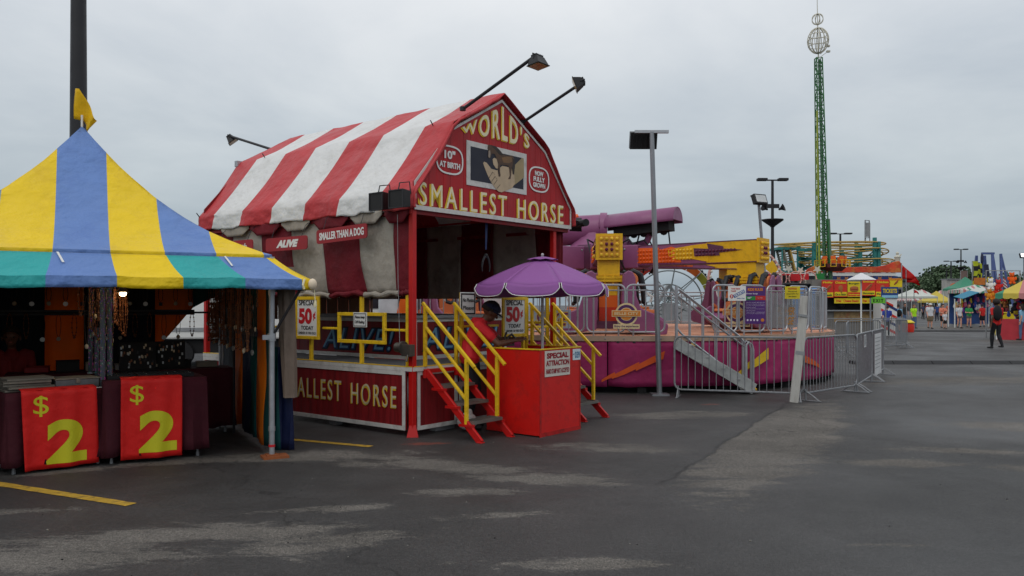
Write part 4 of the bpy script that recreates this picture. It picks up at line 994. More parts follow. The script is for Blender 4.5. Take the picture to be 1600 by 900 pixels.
wn_ = MB(); wn_.tube((-.05, .12, 1.08), (-.05, .22, 1.08), .06, 14); wn_.tube((-.05, .10, 1.08), (-.05, .12, 1.08), .08, 14); wn_.bx(-.09, .0, -.04, .10, .98, 1.12)
wn_.beam((-.06, .0, 1.05), (-.12, -.02, .92), .02, .012); winch = obj('winch', wn_, mat('dirty_steel', S(88, 84, 78), .5, metal=.6, var=.3), barn, smooth=True)
b = MB(); b.path([(-.05, .17, 1.14), (-.05, .20, 1.9), (-.04, .22, 2.7)], .004, 5); obj('cable', b, GREYP, winch)

# hanging signs on the side
def hang_sign(y0, y1, z0, z1, body, lab, h, wd, shear=0, tilt=0, bold=.05, off=0, mt=None):
    cy = (y0+y1)/2; r = thing('hanging_sign', lab, 'sign', bw(-.13, cy, z0), BROT, 'small red signs under the eave')
    W = y1-y0; H = z1-z0; q = []
    for (cx, cz) in ((W/2-.04, .04), (W/2-.04, H-.04), (-W/2+.04, H-.04), (-W/2+.04, .04)):
        for k in range(4):
            a = {0: -pi/2, 1: 0, 2: pi/2, 3: pi}[[(W/2-.04, .04), (W/2-.04, H-.04), (-W/2+.04, H-.04), (-W/2+.04, .04)].index((cx, cz))]+k*pi/6
            q.append((cx+.04*cos(a), cz+.04*sin(a)))
    M = Matrix(((0, 0, 1, 0), (-1, 0, 0, 0), (0, 1, 0, 0), (0, 0, 0, 1))); Rt = Matrix.Rotation(tilt, 4, 'X')
    b = MB(); b.prism(q, -.012, 0, 0, Rt @ M); obj('board', b, mat('hanging_sign_red', S(150, 34, 42), .6, var=.12, dirt=S(110, 24, 30), dirt_amt=.4), r)
    b = MB(); up = V((0, -sin(tilt), cos(tilt))); rt = V((0, -cos(tilt), -sin(tilt)))
    b.text(body, V((-.0125, 0, H/2))+rt*off, rt, up, h=h, wd=wd, bold=bold, shear=shear, depth=.003); obj('lettering', b, mt or PWHITE, r)
    b = MB()
    for s_ in (-1, 1): b.path([(-.006, s_*W*.36, H-.01), (.05, s_*W*.37, H+.14), (.12, s_*W*.37, H+.20)], .004, 4)
    obj('hook', b, BLACK, r)
hang_sign(1.86, 2.80, 2.345, 2.53, 'ALIVE', 'small red hanging sign reading ALIVE in slanted white letters', .105, .50, .3, 0, .07, .03)
hang_sign(.66, 1.66, 2.415, 2.60, 'SMALLER THAN A DOG', 'red hanging sign reading SMALLER THAN A DOG', .10, .88, 0, -.035, .03)
hang_sign(3.12, 4.12, 2.36, 2.54, '10" at Birth', 'red hanging sign ending in at Birth beside the tent roof', .09, .70, .25, 0, .01)
# 50 cent signs
def cent_sign(M, lab, w_=.52, h_=.58):
    r = thing('price_sign', lab, 'sign', M.translation, 0, 'yellow framed fifty cent signs'); r.matrix_world = M
    b = MB(); b.frame(-w_/2, w_/2, 0, h_, .045, -.015, .012); obj('frame', b, YEL, r, bev=.003)
    b = MB(); b.bx(-w_/2+.04, w_/2-.04, -.006, .008, .04, h_-.04); obj('board', b, PWHITE, r)
    b = MB(); b.text('SPECIAL', (0, -.007, h_-.085), X3, Z3, h=.07, wd=w_*.70, bold=.02, depth=.002)
    b.text('TODAY', (0, -.007, .155), X3, Z3, h=.055, wd=w_*.52, bold=.02, depth=.002); b.text('UNDER 10 YRS OLD', (0, -.007, .085), X3, Z3, h=.032, wd=w_*.72, bold=.015, depth=.002); obj('lettering', b, INK, r)
    b = MB(); b.text('50', (-.04, -.007, .315), X3, Z3, h=.215, wd=w_*.56, bold=.045, depth=.002, res=6); b.text('¢', (.155, -.007, .315), X3, Z3, h=.12, wd=.055, bold=.03, depth=.002); obj('lettering', b, REDINK, r, label='red 50 cents lettering')
    return r
RB = Matrix.Rotation(BROT, 4, 'Z')
M1 = Matrix.Translation(bw(-.015, 2.02, 1.13)) @ RB @ Matrix.Rotation(-pi/2, 4, 'Z'); cent_sign(M1, 'yellow framed SPECIAL 50 cents sign on the side rail by the blue tent')
M2 = Matrix.Translation(bw(1.96, -.01, 1.15)) @ RB; cent_sign(M2, 'yellow framed SPECIAL 50 cents sign under the purple parasol', .54, .56)
def small_sign(M, w_, h_, lines, lab, fr=INK, fw_=.008, hts=.035):
    r = thing('notice_sign', lab, 'sign', M.translation); r.matrix_world = M
    b = MB(); b.bx(-w_/2, w_/2, -.004, .006, 0, h_); obj('board', b, PWHITE, r, bev=.002)
    b = MB(); b.frame(-w_/2+.012, w_/2-.012, .012, h_-.012, fw_, -.0065, -.0045); obj('border', b, fr, r)
    b = MB(); n_ = len(lines)
    for i, s_ in enumerate(lines): b.text(s_, (0, -.0065, h_*(1-(i+1)/(n_+1))), X3, Z3, h=hts, wd=w_*.72, bold=.01, shear=.2, depth=.002)
    obj('lettering', b, INK, r)
small_sign(Matrix.Translation(bw(.025, .985, 1.31)) @ RB @ Matrix.Rotation(-pi/2, 4, 'Z'), .26, .19, ['Please keep', 'Off Railing'], 'small white Please keep Off Railing sign on the yellow rail', hts=.045)
small_sign(Matrix.Translation(bw(1.0, -.0, 1.46)) @ RB, .30, .30, ['No Photos', 'Please'], 'white No Photos Please sign with black border beside the stairs', fw_=.02, hts=.05)
# blue strap with black tongs
r = thing('hanging_strap', 'blue strap with black horseshoe shaped hook hanging under the gable', 'strap', bw(1.5, .12, 2.05), BROT)
b = MB(); b.beam((0, 0, .72), (0, 0, .30), .028, .006); b.beam((.03, 0, .72), (.005, 0, .30), .02, .005); obj('strap', b, mat('strap_blue', S(34, 50, 92), .7), r)
b = MB(); b.path([(-.075, 0, 0), (-.08, 0, .08), (-.062, 0, .15), (-.03, 0, .20), (.03, 0, .20), (.062, 0, .15), (.08, 0, .08), (.075, 0, 0)], [.008, .014, .018, .02, .02, .018, .014, .008], 8); b.ball((0, 0, .22), .03, 8, 6); obj('horseshoe', b, BLACK, r, smooth=True)
# speaker cabinets
for k, (x, y, lab) in enumerate(((-.14, .34, 'left black box loudspeaker at the near eave corner'), (-.16, -.03, 'right black box loudspeaker at the near eave corner'), (3.52, -.06, 'black horn loudspeaker at the right end of the gable'))):
    r = thing('loudspeaker', lab, 'loudspeaker', bw(x, y, 2.73), BROT, 'black loudspeakers on the barn')
    if k < 2:
        b = MB(); s0 = .112; vs = [(-.15, -s0-.02, 0), (-.15, s0, 0), (-.15, s0, .225), (-.15, -s0-.02, .225), (.02, -s0+.03, .03), (.02, s0-.03, .03), (.02, s0-.03, .22), (.02, -s0+.03, .22)]
        b.add(vs, [(0, 1, 2, 3), (4, 7, 6, 5), (0, 4, 5, 1), (1, 5, 6, 2), (2, 6, 7, 3), (3, 7, 4, 0)]); obj('horn', b, mat('speaker_black', S(18, 18, 20), .6), r, bev=.006)
        b = MB(); b.frame(-s0+.0, s0+.02, .005, .222, .012, -.158, -.150, 0, Matrix.Rotation(-pi/2, 4, 'Z')); obj('rim', b, BLACK, r)
        b = MB(); b.path([(-.1, 0, .225), (-.08, 0, .31), (.08, 0, .34), (.10, 0, .2)], .008, 6); obj('bracket', b, BLACK, r)
    else:
        b = MB(); MR_ = Matrix.Translation((0, 0, .12)) @ Matrix.Rotation(radians(62), 4, 'Z') @ Matrix.Rotation(pi/2, 4, 'Y')
        b.lathe([(.03, -.12), (.05, -.02), (.08, .06), (.15, .14)], 4, (0, 0, 0), 0, MR_ @ Matrix.Rotation(pi/4, 4, 'Z'), cap=False); b.lathe([(.055, -.2), (.055, -.1), (.02, -.09)], 12, (0, 0, 0), 0, MR_); obj('horn', b, mat('speaker_black', S(18, 18, 20), .6), r, thick=.004)
        b = MB(); b.beam((-.2, .06, .1), (-.02, .0, .12), .02, .02); obj('bracket', b, BLACK, r)
# floodlights on arms
def floodlight(base, tip, lab, yaw, pitch, lit=False, group='floodlights on arms over the barn'):
    r = thing('floodlight', lab, 'floodlight', base, 0, group); d = tip-base
    b = MB(); b.tube((0, 0, 0), d, .022, 8); b.tube((0, 0, -.02), (0, 0, .03), .04, 8); obj('arm', b, BLACK, r, smooth=True)
    M = Matrix.Translation(d) @ Matrix.Rotation(yaw, 4, 'Z') @ Matrix.Rotation(pitch, 4, 'X') @ Matrix.Scale(.84, 4)
    b = MB(); vs = [(-.13, -.10, -.16), (.13, -.10, -.16), (.13, .10, -.16), (-.13, .10, -.16), (-.09, -.06, -.04), (.09, -.06, -.04), (.09, .06, -.04), (-.09, .06, -.04)]
    b.add(vs, [(0, 3, 2, 1), (4, 5, 6, 7), (0, 1, 5, 4), (1, 2, 6, 5), (2, 3, 7, 6), (3, 0, 4, 7)], 0, M)
    for i in range(6): b.box((-.075+.03*i, 0, -.03), (.006, .11, .05), 0, M)
    b.box((0, 0, -.165), (.28, .22, .012), 0, M)
    h_ = obj('lamp_head', b, mat('floodlight_black', S(44, 44, 46), .5, metal=.3), r, bev=.004)
    b = MB(); b.box((0, 0, -.174), (.24, .18, .006), 0, M); obj('lens', b, mat('lamp_glass', S(196, 160, 100), .15, spec=.8), h_)
    b = MB(); b.path([M @ V((-.10, 0, -.08)), M @ V((-.10, 0, 0)), M @ V((.10, 0, 0)), M @ V((.10, 0, -.08))], .008, 6); obj('yoke', b, BLACK, r)
floodlight(bw(.9, 0, 4.13), bw(.9, -1.20, 4.60), 'left floodlight on a long black arm over the gable', BROT, radians(-8))
floodlight(bw(2.14, 0, 4.17), bw(2.14, -1.06, 4.58), 'right floodlight on a black arm, its head turned sideways', BROT+.6, radians(68))
floodlight(bw(1.32, 4.68, 4.22), bw(1.32, 6.1, 4.66), 'floodlight with amber lens on an arm at the far end of the roof', BROT+.9, radians(-38))
b = MB(); b.box((0, 0, 0), (.12, .08, .10)); b.tube((0, 0, 0), (.1, .1, -.05), .01, 6)
obj('wall_lamp', b, ALU, loc=bw(.66, 4.72, 3.90), rotz=BROT, bev=.01, label='small pale lamp fixed to the far roof edge', cat='lamp')

# steel stairs
def stairs(x0, x1, lab):
    r = thing('metal_stairs', lab, 'stairs', bw((x0+x1)/2, -.46, 0), BROT, 'red steel stairs with yellow handrails')
    hw = (x1-x0)/2; y_t, y_b = .43, -.46; zt = .79
    for s_ in (-1, 1):
        b = MB(); b.beam((s_*hw, y_t, zt), (s_*hw, y_b, .0), .035, .085); b.bx(s_*hw-.035, s_*hw+.035, y_b-.03, y_b+.05, 0, .012); b.bx(s_*hw-.03, s_*hw+.03, y_t-.02, y_t+.03, zt-.09, zt+.02)
        obj('stringer', b, RED, r, bev=.003)
    for k in (1, 2, 3):
        f = k/4; y = y_t+(y_b-y_t)*f; z = zt*(1-f)+.02
        b = MB(); b.frame(-hw+.02, hw-.02, 0, .20, .014, -.018, .018, 0, Matrix.Translation((0, y+.10, z)) @ Matrix.Rotation(pi/2, 4, 'X'))
        for i in range(11): b.bx(-hw+.03, hw-.03, y-.09+.017*i, y-.086+.017*i+.004, z-.012, z+.010)
        for i in range(7): b.bx(-hw+.06+.07*i, -hw+.066+.07*i, y-.09, y+.09, z-.010, z+.012)
        for s_ in (-1, 1): b.bx(s_*hw-.03, s_*hw+.03, y-.10, y+.10, z-.05, z-.02, 1)
        obj('tread', b, [mat('tread_steel', S(120, 116, 110), .5, metal=.6, var=.3), RED], r)
    b = MB(); b.bx(-hw-.03, hw+.03, y_t, y_t+.018, zt-.03, zt+.02); obj('top_plate', b, RED, r)
    for s_ in (-1, 1):
        b = MB(); sl = (zt)/(y_t-y_b)
        for k, hgt in enumerate((.78, .53, .28)):
            ya = y_t+.06 if k == 0 else y_t+.0; yb = -.36 if k == 0 else -.235
            za = zt+(ya-y_t)*sl+hgt; zb = zt+(yb-y_t)*sl+hgt
            b.beam((s_*hw, ya, za), (s_*hw, yb, zb), .036, .036 if k == 0 else .03)
        b.bx(s_*hw-.02, s_*hw+.02, y_t-.005, y_t+.035, zt+.05, zt+.78); zb = zt+(-.235-y_t)*sl; b.bx(s_*hw-.02, s_*hw+.02, -.255, -.215, zb-.02, zb+.76)
        obj('handrail', b, YEL, r, bev=.003)
stairs(.20, .76, 'red steel stairs with yellow rails at the left of the ticket booth')
stairs(2.36, 2.92, 'red steel stairs with yellow rails at the right, behind the ticket booth')

# ticket booth
bo = thing('ticket_booth', 'plain red waist-high ticket booth with yellow top edge', 'booth', bw(1.365, -.80, 0), BROT)
W2, D2, HB = .435, .42, 1.05
BRED = mat('booth_red', S(204, 24, 18), .42, var=.1, scale=2.5, dirt=S(120, 18, 16), dirt_amt=.5, dscale=5, bump=.12, bscale=6)
b = MB(); b.bx(-W2, W2, -D2, -D2+.02, .015, HB); obj('front_panel', b, BRED, bo, bev=.003)
b = MB(); b.bx(-W2, -W2+.02, -D2+.021, D2, .015, HB); obj('side_panel', b, BRED, bo, bev=.003); b = MB(); b.bx(W2-.02, W2, -D2+.021, D2, .015, HB); obj('side_panel', b, BRED, bo, bev=.003)
b = MB(); b.bx(-W2+.02, W2-.02, -D2+.02, D2-.06, .92, .94); obj('shelf', b, BRED, bo)
b = MB(); b.bx(-W2-.012, W2+.012, -D2-.012, -D2+.03, HB, HB+.016); b.bx(-W2-.012, -W2+.03, -D2+.03, D2, HB, HB+.016); b.bx(W2-.03, W2+.012, -D2+.03, D2, HB, HB+.016); obj('edge_trim', b, YEL, bo, bev=.002)
for z in (.3, .8): b = MB(); b.tube((-W2+.01, -D2-.008, z-.03), (-W2+.01, -D2-.008, z+.03), .006, 6); obj('hinge', b, BRED, bo)
b = MB(); b.bx(-W2-.004, -W2+.03, -D2-.004, -D2-.0005, .02, HB-.01); b.bx(W2-.025, W2+.004, -D2-.004, -D2-.0005, .02, HB-.01); b.bx(-W2-.005, W2+.005, -D2-.006, -D2-.001, .0, .05); obj('corner_strip', b, mat('booth_red_worn', S(176, 20, 16), .5, var=.2, dirt=S(70, 20, 18), dirt_amt=.6, dscale=8), bo)
r = thing('attraction_sign', 'white SPECIAL ATTRACTION sign in red letters on the booth front', 'sign', bw(1.365-.075, -.80-D2-.002, .72), BROT)
b = MB(); b.bx(-.265, .265, -.008, 0, 0, .315); obj('board', b, mat('sign_worn_white', S(206, 200, 190), .6, dirt=S(150, 130, 110), dirt_amt=.4), r, bev=.002)
b = MB(); b.text('SPECIAL', (0, -.0085, .255), X3, Z3, h=.07, wd=.46, bold=.05, depth=.002); b.text('ATTRACTION', (0, -.0085, .165), X3, Z3, h=.07, wd=.49, bold=.045, depth=.002); b.text('HAND STAMP NOT ACCEPTED', (0, -.0085, .065), X3, Z3, h=.06, wd=.49, bold=.03, depth=.002); obj('lettering', b, mat('dark_red_lettering', S(140, 26, 38), .6), r)
r = thing('number_sticker', 'small white sticker reading 039 at the booth corner', 'sticker', bw(1.365+.345, -.80-D2-.002, .895), BROT)
b = MB(); b.bx(-.085, .085, -.004, 0, 0, .14); obj('sticker', b, mat('pale_blue_white', S(212, 224, 230), .5), r); b = MB(); b.text('039', (.015, -.0045, .065), X3, Z3, h=.085, wd=.11, bold=.02, depth=.0015); b.text('NY', (-.065, -.0045, .075), X3, Z3, h=.02, depth=.0015, wd=.022); obj('lettering', b, mat('cyan_lettering', S(40, 110, 150), .6), r)
# parasol
UP = bw(1.47, -.86, 0); um = thing('parasol', 'purple parasol with white piping standing in the ticket booth', 'parasol', UP+V((0, 0, .94)), 0)
PUR = cloth('parasol_purple', S(152, 94, 162), .12, .6, var=.05, bump=.15); PIP = PWHITE
R_ = .85; z0_ = 2.19-.94; zr = 1.86-.94; hem = .135
def upz(k): return z0_-(z0_-zr)*(k**1.28)
cnp = MB(); ns = 8; rot0 = radians(12)
for i in range(ns):
    def uf(u, v_, i=i):
        a = rot0+2*pi*(i+u)/ns; k = v_; chord = cos(pi/ns)/cos((u-.5)*2*pi/ns); r_ = R_*k*(1-(1-chord)*.75*k)
        return V((r_*cos(a), r_*sin(a), upz(k)-.025*sin(pi*u)*k+.012*k*sin(pi*k)))
    cnp.sheet(uf, 8, 12)
    def hf(u, v_, i=i):
        a = rot0+2*pi*(i+.02+.96*u)/ns; chord = cos(pi/ns)/cos((u-.5)*2*pi/ns); r_ = (R_+.03*v_)*(1-(1-chord)*.75)
        cor = min(1, min(u, 1-u)*7)**.6
        return V((r_*cos(a), r_*sin(a), upz(1)-.025*sin(pi*u)-hem*v_*(.45+.55*cor)))
    cnp.sheet(hf, 14, 4)
co_ = obj('canopy', cnp, PUR, um, smooth=True, thick=.003, ang=30)
vt = MB(); vt.sheet(lambda u, v_: V((.2*v_*cos(2*pi*u), .2*v_*sin(2*pi*u), z0_+.025-.04*v_**1.5+.006*sin(16*pi*u)*v_)), 32, 4); obj('vent', vt, PUR, co_, smooth=True, thick=.003)
pp = MB()
for i in range(ns):
    pts = []
    for k in range(17):
        u = k/16; a = rot0+2*pi*(i+.02+.96*u)/ns; chord = cos(pi/ns)/cos((u-.5)*2*pi/ns); r_ = (R_+.033)*(1-(1-chord)*.75); cor = min(1, min(u, 1-u)*7)**.6
        pts.append((r_*cos(a), r_*sin(a), upz(1)-.025*sin(pi*u)-hem*(.45+.55*cor)))
    a = rot0+2*pi*(i+.02)/ns; pts.insert(0, (R_*cos(a), R_*sin(a), upz(1))); a = rot0+2*pi*(i+.98)/ns; pts.append((R_*cos(a), R_*sin(a), upz(1)))
    pp.path(pts, .005, 5)
obj('piping', pp, PIP, co_, smooth=True)
for i in range(ns):
    a = rot0+2*pi*i/ns; b = MB(); b.path([(R_*k*cos(a), R_*k*sin(a), upz(k)-.012) for k in (0.02, .25, .5, .75, 1)], .004, 5); rb_ = obj('rib', b, ALU, um)
    b = MB(); b.tube((.02*cos(a), .02*sin(a), upz(1)+.02), (R_*.5*cos(a), R_*.5*sin(a), upz(.5)-.012), .003, 5); obj('strut', b, ALU, rb_)
b = MB(); b.tube((0, 0, 0), (0, 0, z0_+.03), .019, 12); b.ball((0, 0, z0_+.05), .02, 8, 6); obj('pole', b, mat('parasol_pole', S(180, 178, 180), .4), um, smooth=True)
# things on the booth
b = MB(); b.path([(.0, 0, .02), (.03, .02, .10), (.09, 0, .14), (.13, -.02, .09), (.11, 0, .01)], .016, 8); b.path([(-.02, .02, .0), (-.01, .03, .12), (.04, .05, .16)], .014, 8); b.box((.03, .03, .0), (.16, .12, .02))
obj('gooseneck_lamp', b, mat('dark_bronze', S(58, 50, 44), .5), loc=bw(1.25, -.46, 1.075), rotz=BROT, smooth=True, label='dark curled gooseneck gadget clamped to the booth rim', cat='lamp')
b = MB(); b.bx(-.12, .12, -.08, .08, 0, .09); b.bx(-.125, .125, -.085, .085, .09, .10); obj('cash_box', b, mat('cash_grey', S(96, 100, 104), .4, metal=.5), loc=bw(1.2, -.95, .945), rotz=BROT+.2, bev=.004, label='small grey metal cash box on the shelf inside the red booth', cat='box')
b = MB(); b.tube((0, 0, 0), (0, 0, .05), .06, 20); b.tube((0, 0, .05), (0, 0, .052), .02, 12); obj('ticket_roll', b, mat('ticket_orange', S(206, 120, 60), .7), loc=bw(1.62, -.98, .945), smooth=True, label='roll of orange paper tickets on the shelf inside the red booth', cat='ticket roll')
# attendant: standing behind the booth, bent forward over the counter
pose = dict(pel=(-.02, .03, .525), wai=(-.005, .02, .60), che=(.0, -.03, .69), nek=(.0, -.065, .765), hed=(.0, -.115, .835), hl=(.05, .03, .50), hr=(-.05, .03, .50), kl=(.055, .0, .285), kr=(-.055, .01, .285), al=(.06, .05, .05), ar=(-.06, .06, .05),
            sl=(.115, -.035, .735), sr=(-.115, -.035, .735), el=(.15, -.19, .63), er=(-.155, -.17, .615), wl=(.10, -.30, .64), wr=(-.08, -.285, .635))
def two_tone(root, J, H): pass
APOS = V((PX(741, 10.35), 10.35, 0)); ap = person('ticket seller in a red and black polo and navy cap bent over the red booth', APOS, radians(92), 1.80, pose,
    dict(shirt=mat('polo_red', S(188, 24, 32), .75, var=.08), trouser=mat('trousers_black', S(26, 26, 30), .85)), hair='short', cap=mat('cap_navy', S(26, 28, 52), .8), vox=.009, build=1.28, skin=SKIN_D, facing=(0, -.85, -.5))
b = MB(); b.sheet(lambda u, v_: V(((.165-.015*sin(pi*v_))*cos(pi*(.94+u*.24)), -.005+.02+(.11)*sin(pi*(.9+u*.30))-.10*v_*.0+.045*(1-v_), .93+.34*v_)), 8, 8); obj('shirt_panel', b, mat('polo_black', S(24, 24, 28), .8), ap, smooth=True, thick=.006)
# white bag on the ground behind the stairs
b = MB(); b.ball((0, 0, .11), .13, 12, 8, 0, (1, .7, .85)); b.ball((.03, 0, .2), .07, 8, 6, 0, (.6, .6, 1)); obj('plastic_jug', b, mat('white_bag', S(196, 194, 190), .6, dirt=S(90, 86, 80), dirt_amt=.4), loc=bw(.74, -.22, .02), smooth=True, label='crumpled white bag on the ground behind the left stairs', cat='bag')
# ------------------------------------------------------------------ spinning arm ride
RC = V((2.35, 19.6, 0)); RR = 5.1; DZ = 1.03
PURP = mat('ride_purple', S(138, 80, 118), .4, var=.12, scale=2, dirt=S(90, 44, 74), dirt_amt=.35); PURD = mat('ride_dark_purple', S(92, 48, 76), .5, var=.2, dirt=S(50, 20, 36), dirt_amt=.4)
RYEL = mat('ride_yellow', S(226, 176, 20), .4, var=.1, dirt=S(130, 92, 20), dirt_amt=.35, dscale=5); RORA = mat('ride_orange', S(226, 100, 24), .45, var=.12); RROR = mat('ride_red_orange', S(200, 52, 18), .45, var=.12)
PAD = mat('seat_pad_orange', S(214, 122, 72), .6, var=.1); RBL = mat('restraint_black', S(34, 36, 40), .55, var=.15)
MAG = cloth('skirt_magenta', S(160, 44, 96), .08, .6, var=.12, bump=.5, bscale=2, dirt=S(104, 30, 70), dirt_amt=.4)
DECKM = mat('deck_salmon', S(206, 142, 108), .6, var=.15, scale=4, dirt=S(130, 92, 74), dirt_amt=.5, dscale=3)
ride = thing('carnival_ride', 'purple and yellow spinning arm ride with orange seats on a magenta skirted platform', 'carnival ride', RC, 0)
def onr(a, r, z): return V((r*cos(a), r*sin(a), z))
def ray(u, v, r=RR):
    """where the photo point meets the round platform wall: angle and height"""
    dxx = (u-800)/FPX; a = dxx*dxx+1; b = -2*(RC.x*dxx+RC.y); c = RC.x**2+RC.y**2-r*r; D = b*b-4*a*c
    Y = (-b-sqrt(max(D, 0)))/(2*a); X = dxx*Y
    return atan2(Y-RC.y, X-RC.x), PZ(v, Y), Y
b = MB()
for k, r_ in enumerate((RR, 4.2, 3.2, 2.2, 1.2)):
    ri = (4.2, 3.2, 2.2, 1.2, 0.3)[k]; zt = DZ-.0
    for i in range(48):
        a0, a1 = 2*pi*i/48+.002, 2*pi*(i+1)/48-.002
        q = [onr(a0, r_-.008, 0), onr(a1, r_-.008, 0), onr(a1, ri+.008, 0), onr(a0, ri+.008, 0)]
        b.prism([(p.x, p.y) for p in q], zt-.05, zt-(.004*(i % 2)), 0)
obj('deck', b, DECKM, ride)
b = MB(); b.lathe([(RR+.012, DZ-.09), (RR+.03, DZ-.09), (RR+.03, DZ+.006), (RR+.012, DZ+.006), (RR+.012, DZ-.09)], 96, cap=False); obj('deck_rim', b, mat('rim_pale', S(176, 150, 130), .5, metal=.3, var=.2), ride)
b = MB(); b.lathe([(RR-.25, 0), (RR-.25, DZ-.06)], 48, cap=False)  # near-black inner ring paints the shade behind the gap below the skirt
for i in range(20): b.box(tuple(onr(2*pi*i/20, RR-.12, .12)), (.16, .16, .24))
obj('blocks_and_shade_ring', b, DARK, ride)
for i in range(12):
    b = MB(); a0, a1 = 2*pi*i/12-.12, 2*pi*(i+1)/12-.12-.004
    b.sheet(lambda u, v_: onr(a0+(a1-a0)*u, RR+.006+.03*fbm2(u*5+i, v_*1.5, i)*v_*(sin(pi*u)*.8+.2), DZ-.05-.045*sin(pi*u)*(1-v_)*1.0-.86*v_+.02*fbm1(u*6, i)*v_), 24, 8)
    obj('skirt', b, MAG, ride, smooth=True, thick=.004, ang=60)
def bolt(pts, s, u0, v0, m, nm):
    b = MB(); q = []
    P2 = [(x/s+u0, y/s+v0) for x, y in pts]; n_ = len(P2); h = n_//2
    top = P2[:h]; bot = P2[h:][::-1]
    def lerp(L_, t):
        k = min(int(t*(len(L_)-1)), len(L_)-2); f = t*(len(L_)-1)-k; return (L_[k][0]*(1-f)+L_[k+1][0]*f, L_[k][1]*(1-f)+L_[k+1][1]*f)
    def fn(u, v_):
        a, c = lerp(top, u), lerp(bot, u); x = a[0]*(1-v_)+c[0]*v_; y = a[1]*(1-v_)+c[1]*v_
        th, z, Y = ray(x, y, RR+.035); return onr(th, RR+.048, z)
    b.sheet(fn, 30, 4); obj(nm, b, m, ride, thick=.002)
bolt([(0, 765), (60, 728), (105, 705), (103, 722), (200, 672), (295, 625), (288, 645), (390, 590), (495, 540), (480, 605), (370, 650), (262, 700), (275, 680), (180, 725), (78, 762), (85, 748), (40, 765), (0, 785)], 5, 940, 440, mat('bolt_orange', S(212, 84, 28), .6), 'lightning_bolt')
bolt([(75, 670), (130, 620), (178, 570), (188, 580), (245, 530), (300, 485), (300, 560), (240, 600), (182, 630), (175, 620), (130, 655), (80, 692)], 4.284, 1130, 430, mat('bolt_yellow', S(206, 170, 30), .6), 'lightning_bolt')
bolt([(495, 515), (560, 545), (600, 565), (640, 600), (650, 625), (600, 600), (560, 590), (500, 565)], 4.284, 1130, 430, mat('bolt_orange', S(212, 84, 28), .6), 'lightning_bolt')
# aluminium fence panels round the deck
def rrect(w_, h, r, n=4):
    pts = []
    for cx, cy, a0 in ((w_-r, r, -pi/2), (w_-r, h-r, 0), (r, h-r, pi/2), (r, r, pi)):
        for k in range(n+1): a = a0+pi/2*k/n; pts.append((cx+r*cos(a), cy+r*sin(a)))
    return pts
PERSP = mat('scratched_perspex', S(150, 150, 150), .5, alpha=.45)
def fence_panel(a0, a1, sheet=False, r_=RR-.12):
    p0, p1 = onr(a0, r_, DZ), onr(a1, r_, DZ); d = p1-p0; w_ = d.length; d.normalize()
    f = lambda x, z: p0+d*x+V((0, 0, z))
    b = MB(); b.path([f(x, .07+z) for x, z in rrect(w_-.03, .86, .11)], .018, 6, closed=True); b.tube(f(.0, .83), f(w_-.03, .83), .013, 6)
    n_ = max(2, int(w_/.42))
    for i in range(1, n_): b.tube(f((w_-.03)*i/n_, .07), f((w_-.03)*i/n_, .83), .011, 6)
    for x in (.12, w_-.15): b.tube(f(x, -.14), f(x, .9), .017, 6); 
    pn = obj('fence_panel', b, ALU, ride, smooth=True)
    b = MB()
    for x in (.12, w_-.15): b.beam(f(x, -.12)+V((p0.x, p0.y, 0)).normalized()*.12, f(x, -.0)+V((p0.x, p0.y, 0)).normalized()*.12, .05, .05)
    obj('clamp', b, BLACK, pn)
    if sheet:
        b = MB(); b.add([f(.04, .12), f(w_-.07, .12), f(w_-.07, .8), f(.04, .8)], [(0, 1, 2, 3)]); obj('perspex', b, PERSP, pn, thick=.004)
    return p0, d, w_
angs = [ray(u, 500)[0] for u in (820, 862, 914)]; fence_panel(angs[0], angs[1]); fence_panel(angs[1], angs[2]); 
a915 = ray(916, 500)[0]; a1044 = ray(1044, 500)[0]; am = (a915+a1044)/2; fence_panel(a915, am); fence_panel(am, a1044)
for u0, u1, sh in ((1119, 1160, 0), (1161, 1204, 0), (1206, 1240, 1), (1241, 1273, 1), (1274, 1294, 1)):
    a0, a1 = ray(u0, 500)[0], ray(u1, 500)[0]; fence_panel(a0, a1, bool(sh))
aR = ray(1294, 500)[0]; aL = ray(820, 500)[0]; N = 15; span = (aL+2*pi-aR) % (2*pi)
for i in range(N): fence_panel(aR+span*i/N+.004, aR+span*(i+1)/N-.004)
# hub, pedestal and boom
b = MB(); b.lathe([(.95, 2.42), (1.0, 2.5), (1.0, 2.95), (.9, 3.02), (.55, 3.05), (.34, 3.3)], 10); b.lathe([(.55, DZ), (.5, 2.42)], 12); hub = obj('hub', b, PURD, ride, smooth=True)
b = MB(); bx0 = V((-2.6, .6, 3.36)); bx1 = V((-.15, .0, 3.44)); b.tube(bx0, bx1, .36, 20); b.tube(bx1-V((.05, 0, 0)), bx1+V((.12, -.02, 0)), .40, 20); b.lathe([(.62, 3.0), (.34, 3.25), (.28, 3.4)], 12, (-.35, 0, 0))
obj('boom', b, PURP, ride, smooth=True)
b = MB(); e0 = V((-.15, .0, 3.46)); e1 = V((1.50, -.95, 3.56)); ax = (e1-e0).normalized(); sd = ax.cross(Z3).normalized()
def hood(u, v_): a = pi*(1.08*v_-.04); return e0.lerp(e1, u)+sd*cos(a)*.34+Z3*sin(a)*.30
b.sheet(hood, 2, 18); hd_ = obj('hood', b, PURP, ride, smooth=True, thick=.03, ang=50)
b = MB(); q = []; M = Matrix((sd, Z3, ax)).transposed().to_4x4(); M.translation = e1
b.prism([(.34*cos(pi*k/14), .30*sin(pi*k/14)) for k in range(15)], -.03, .0, 0, M); obj('hood_end', b, PURP, hd_)
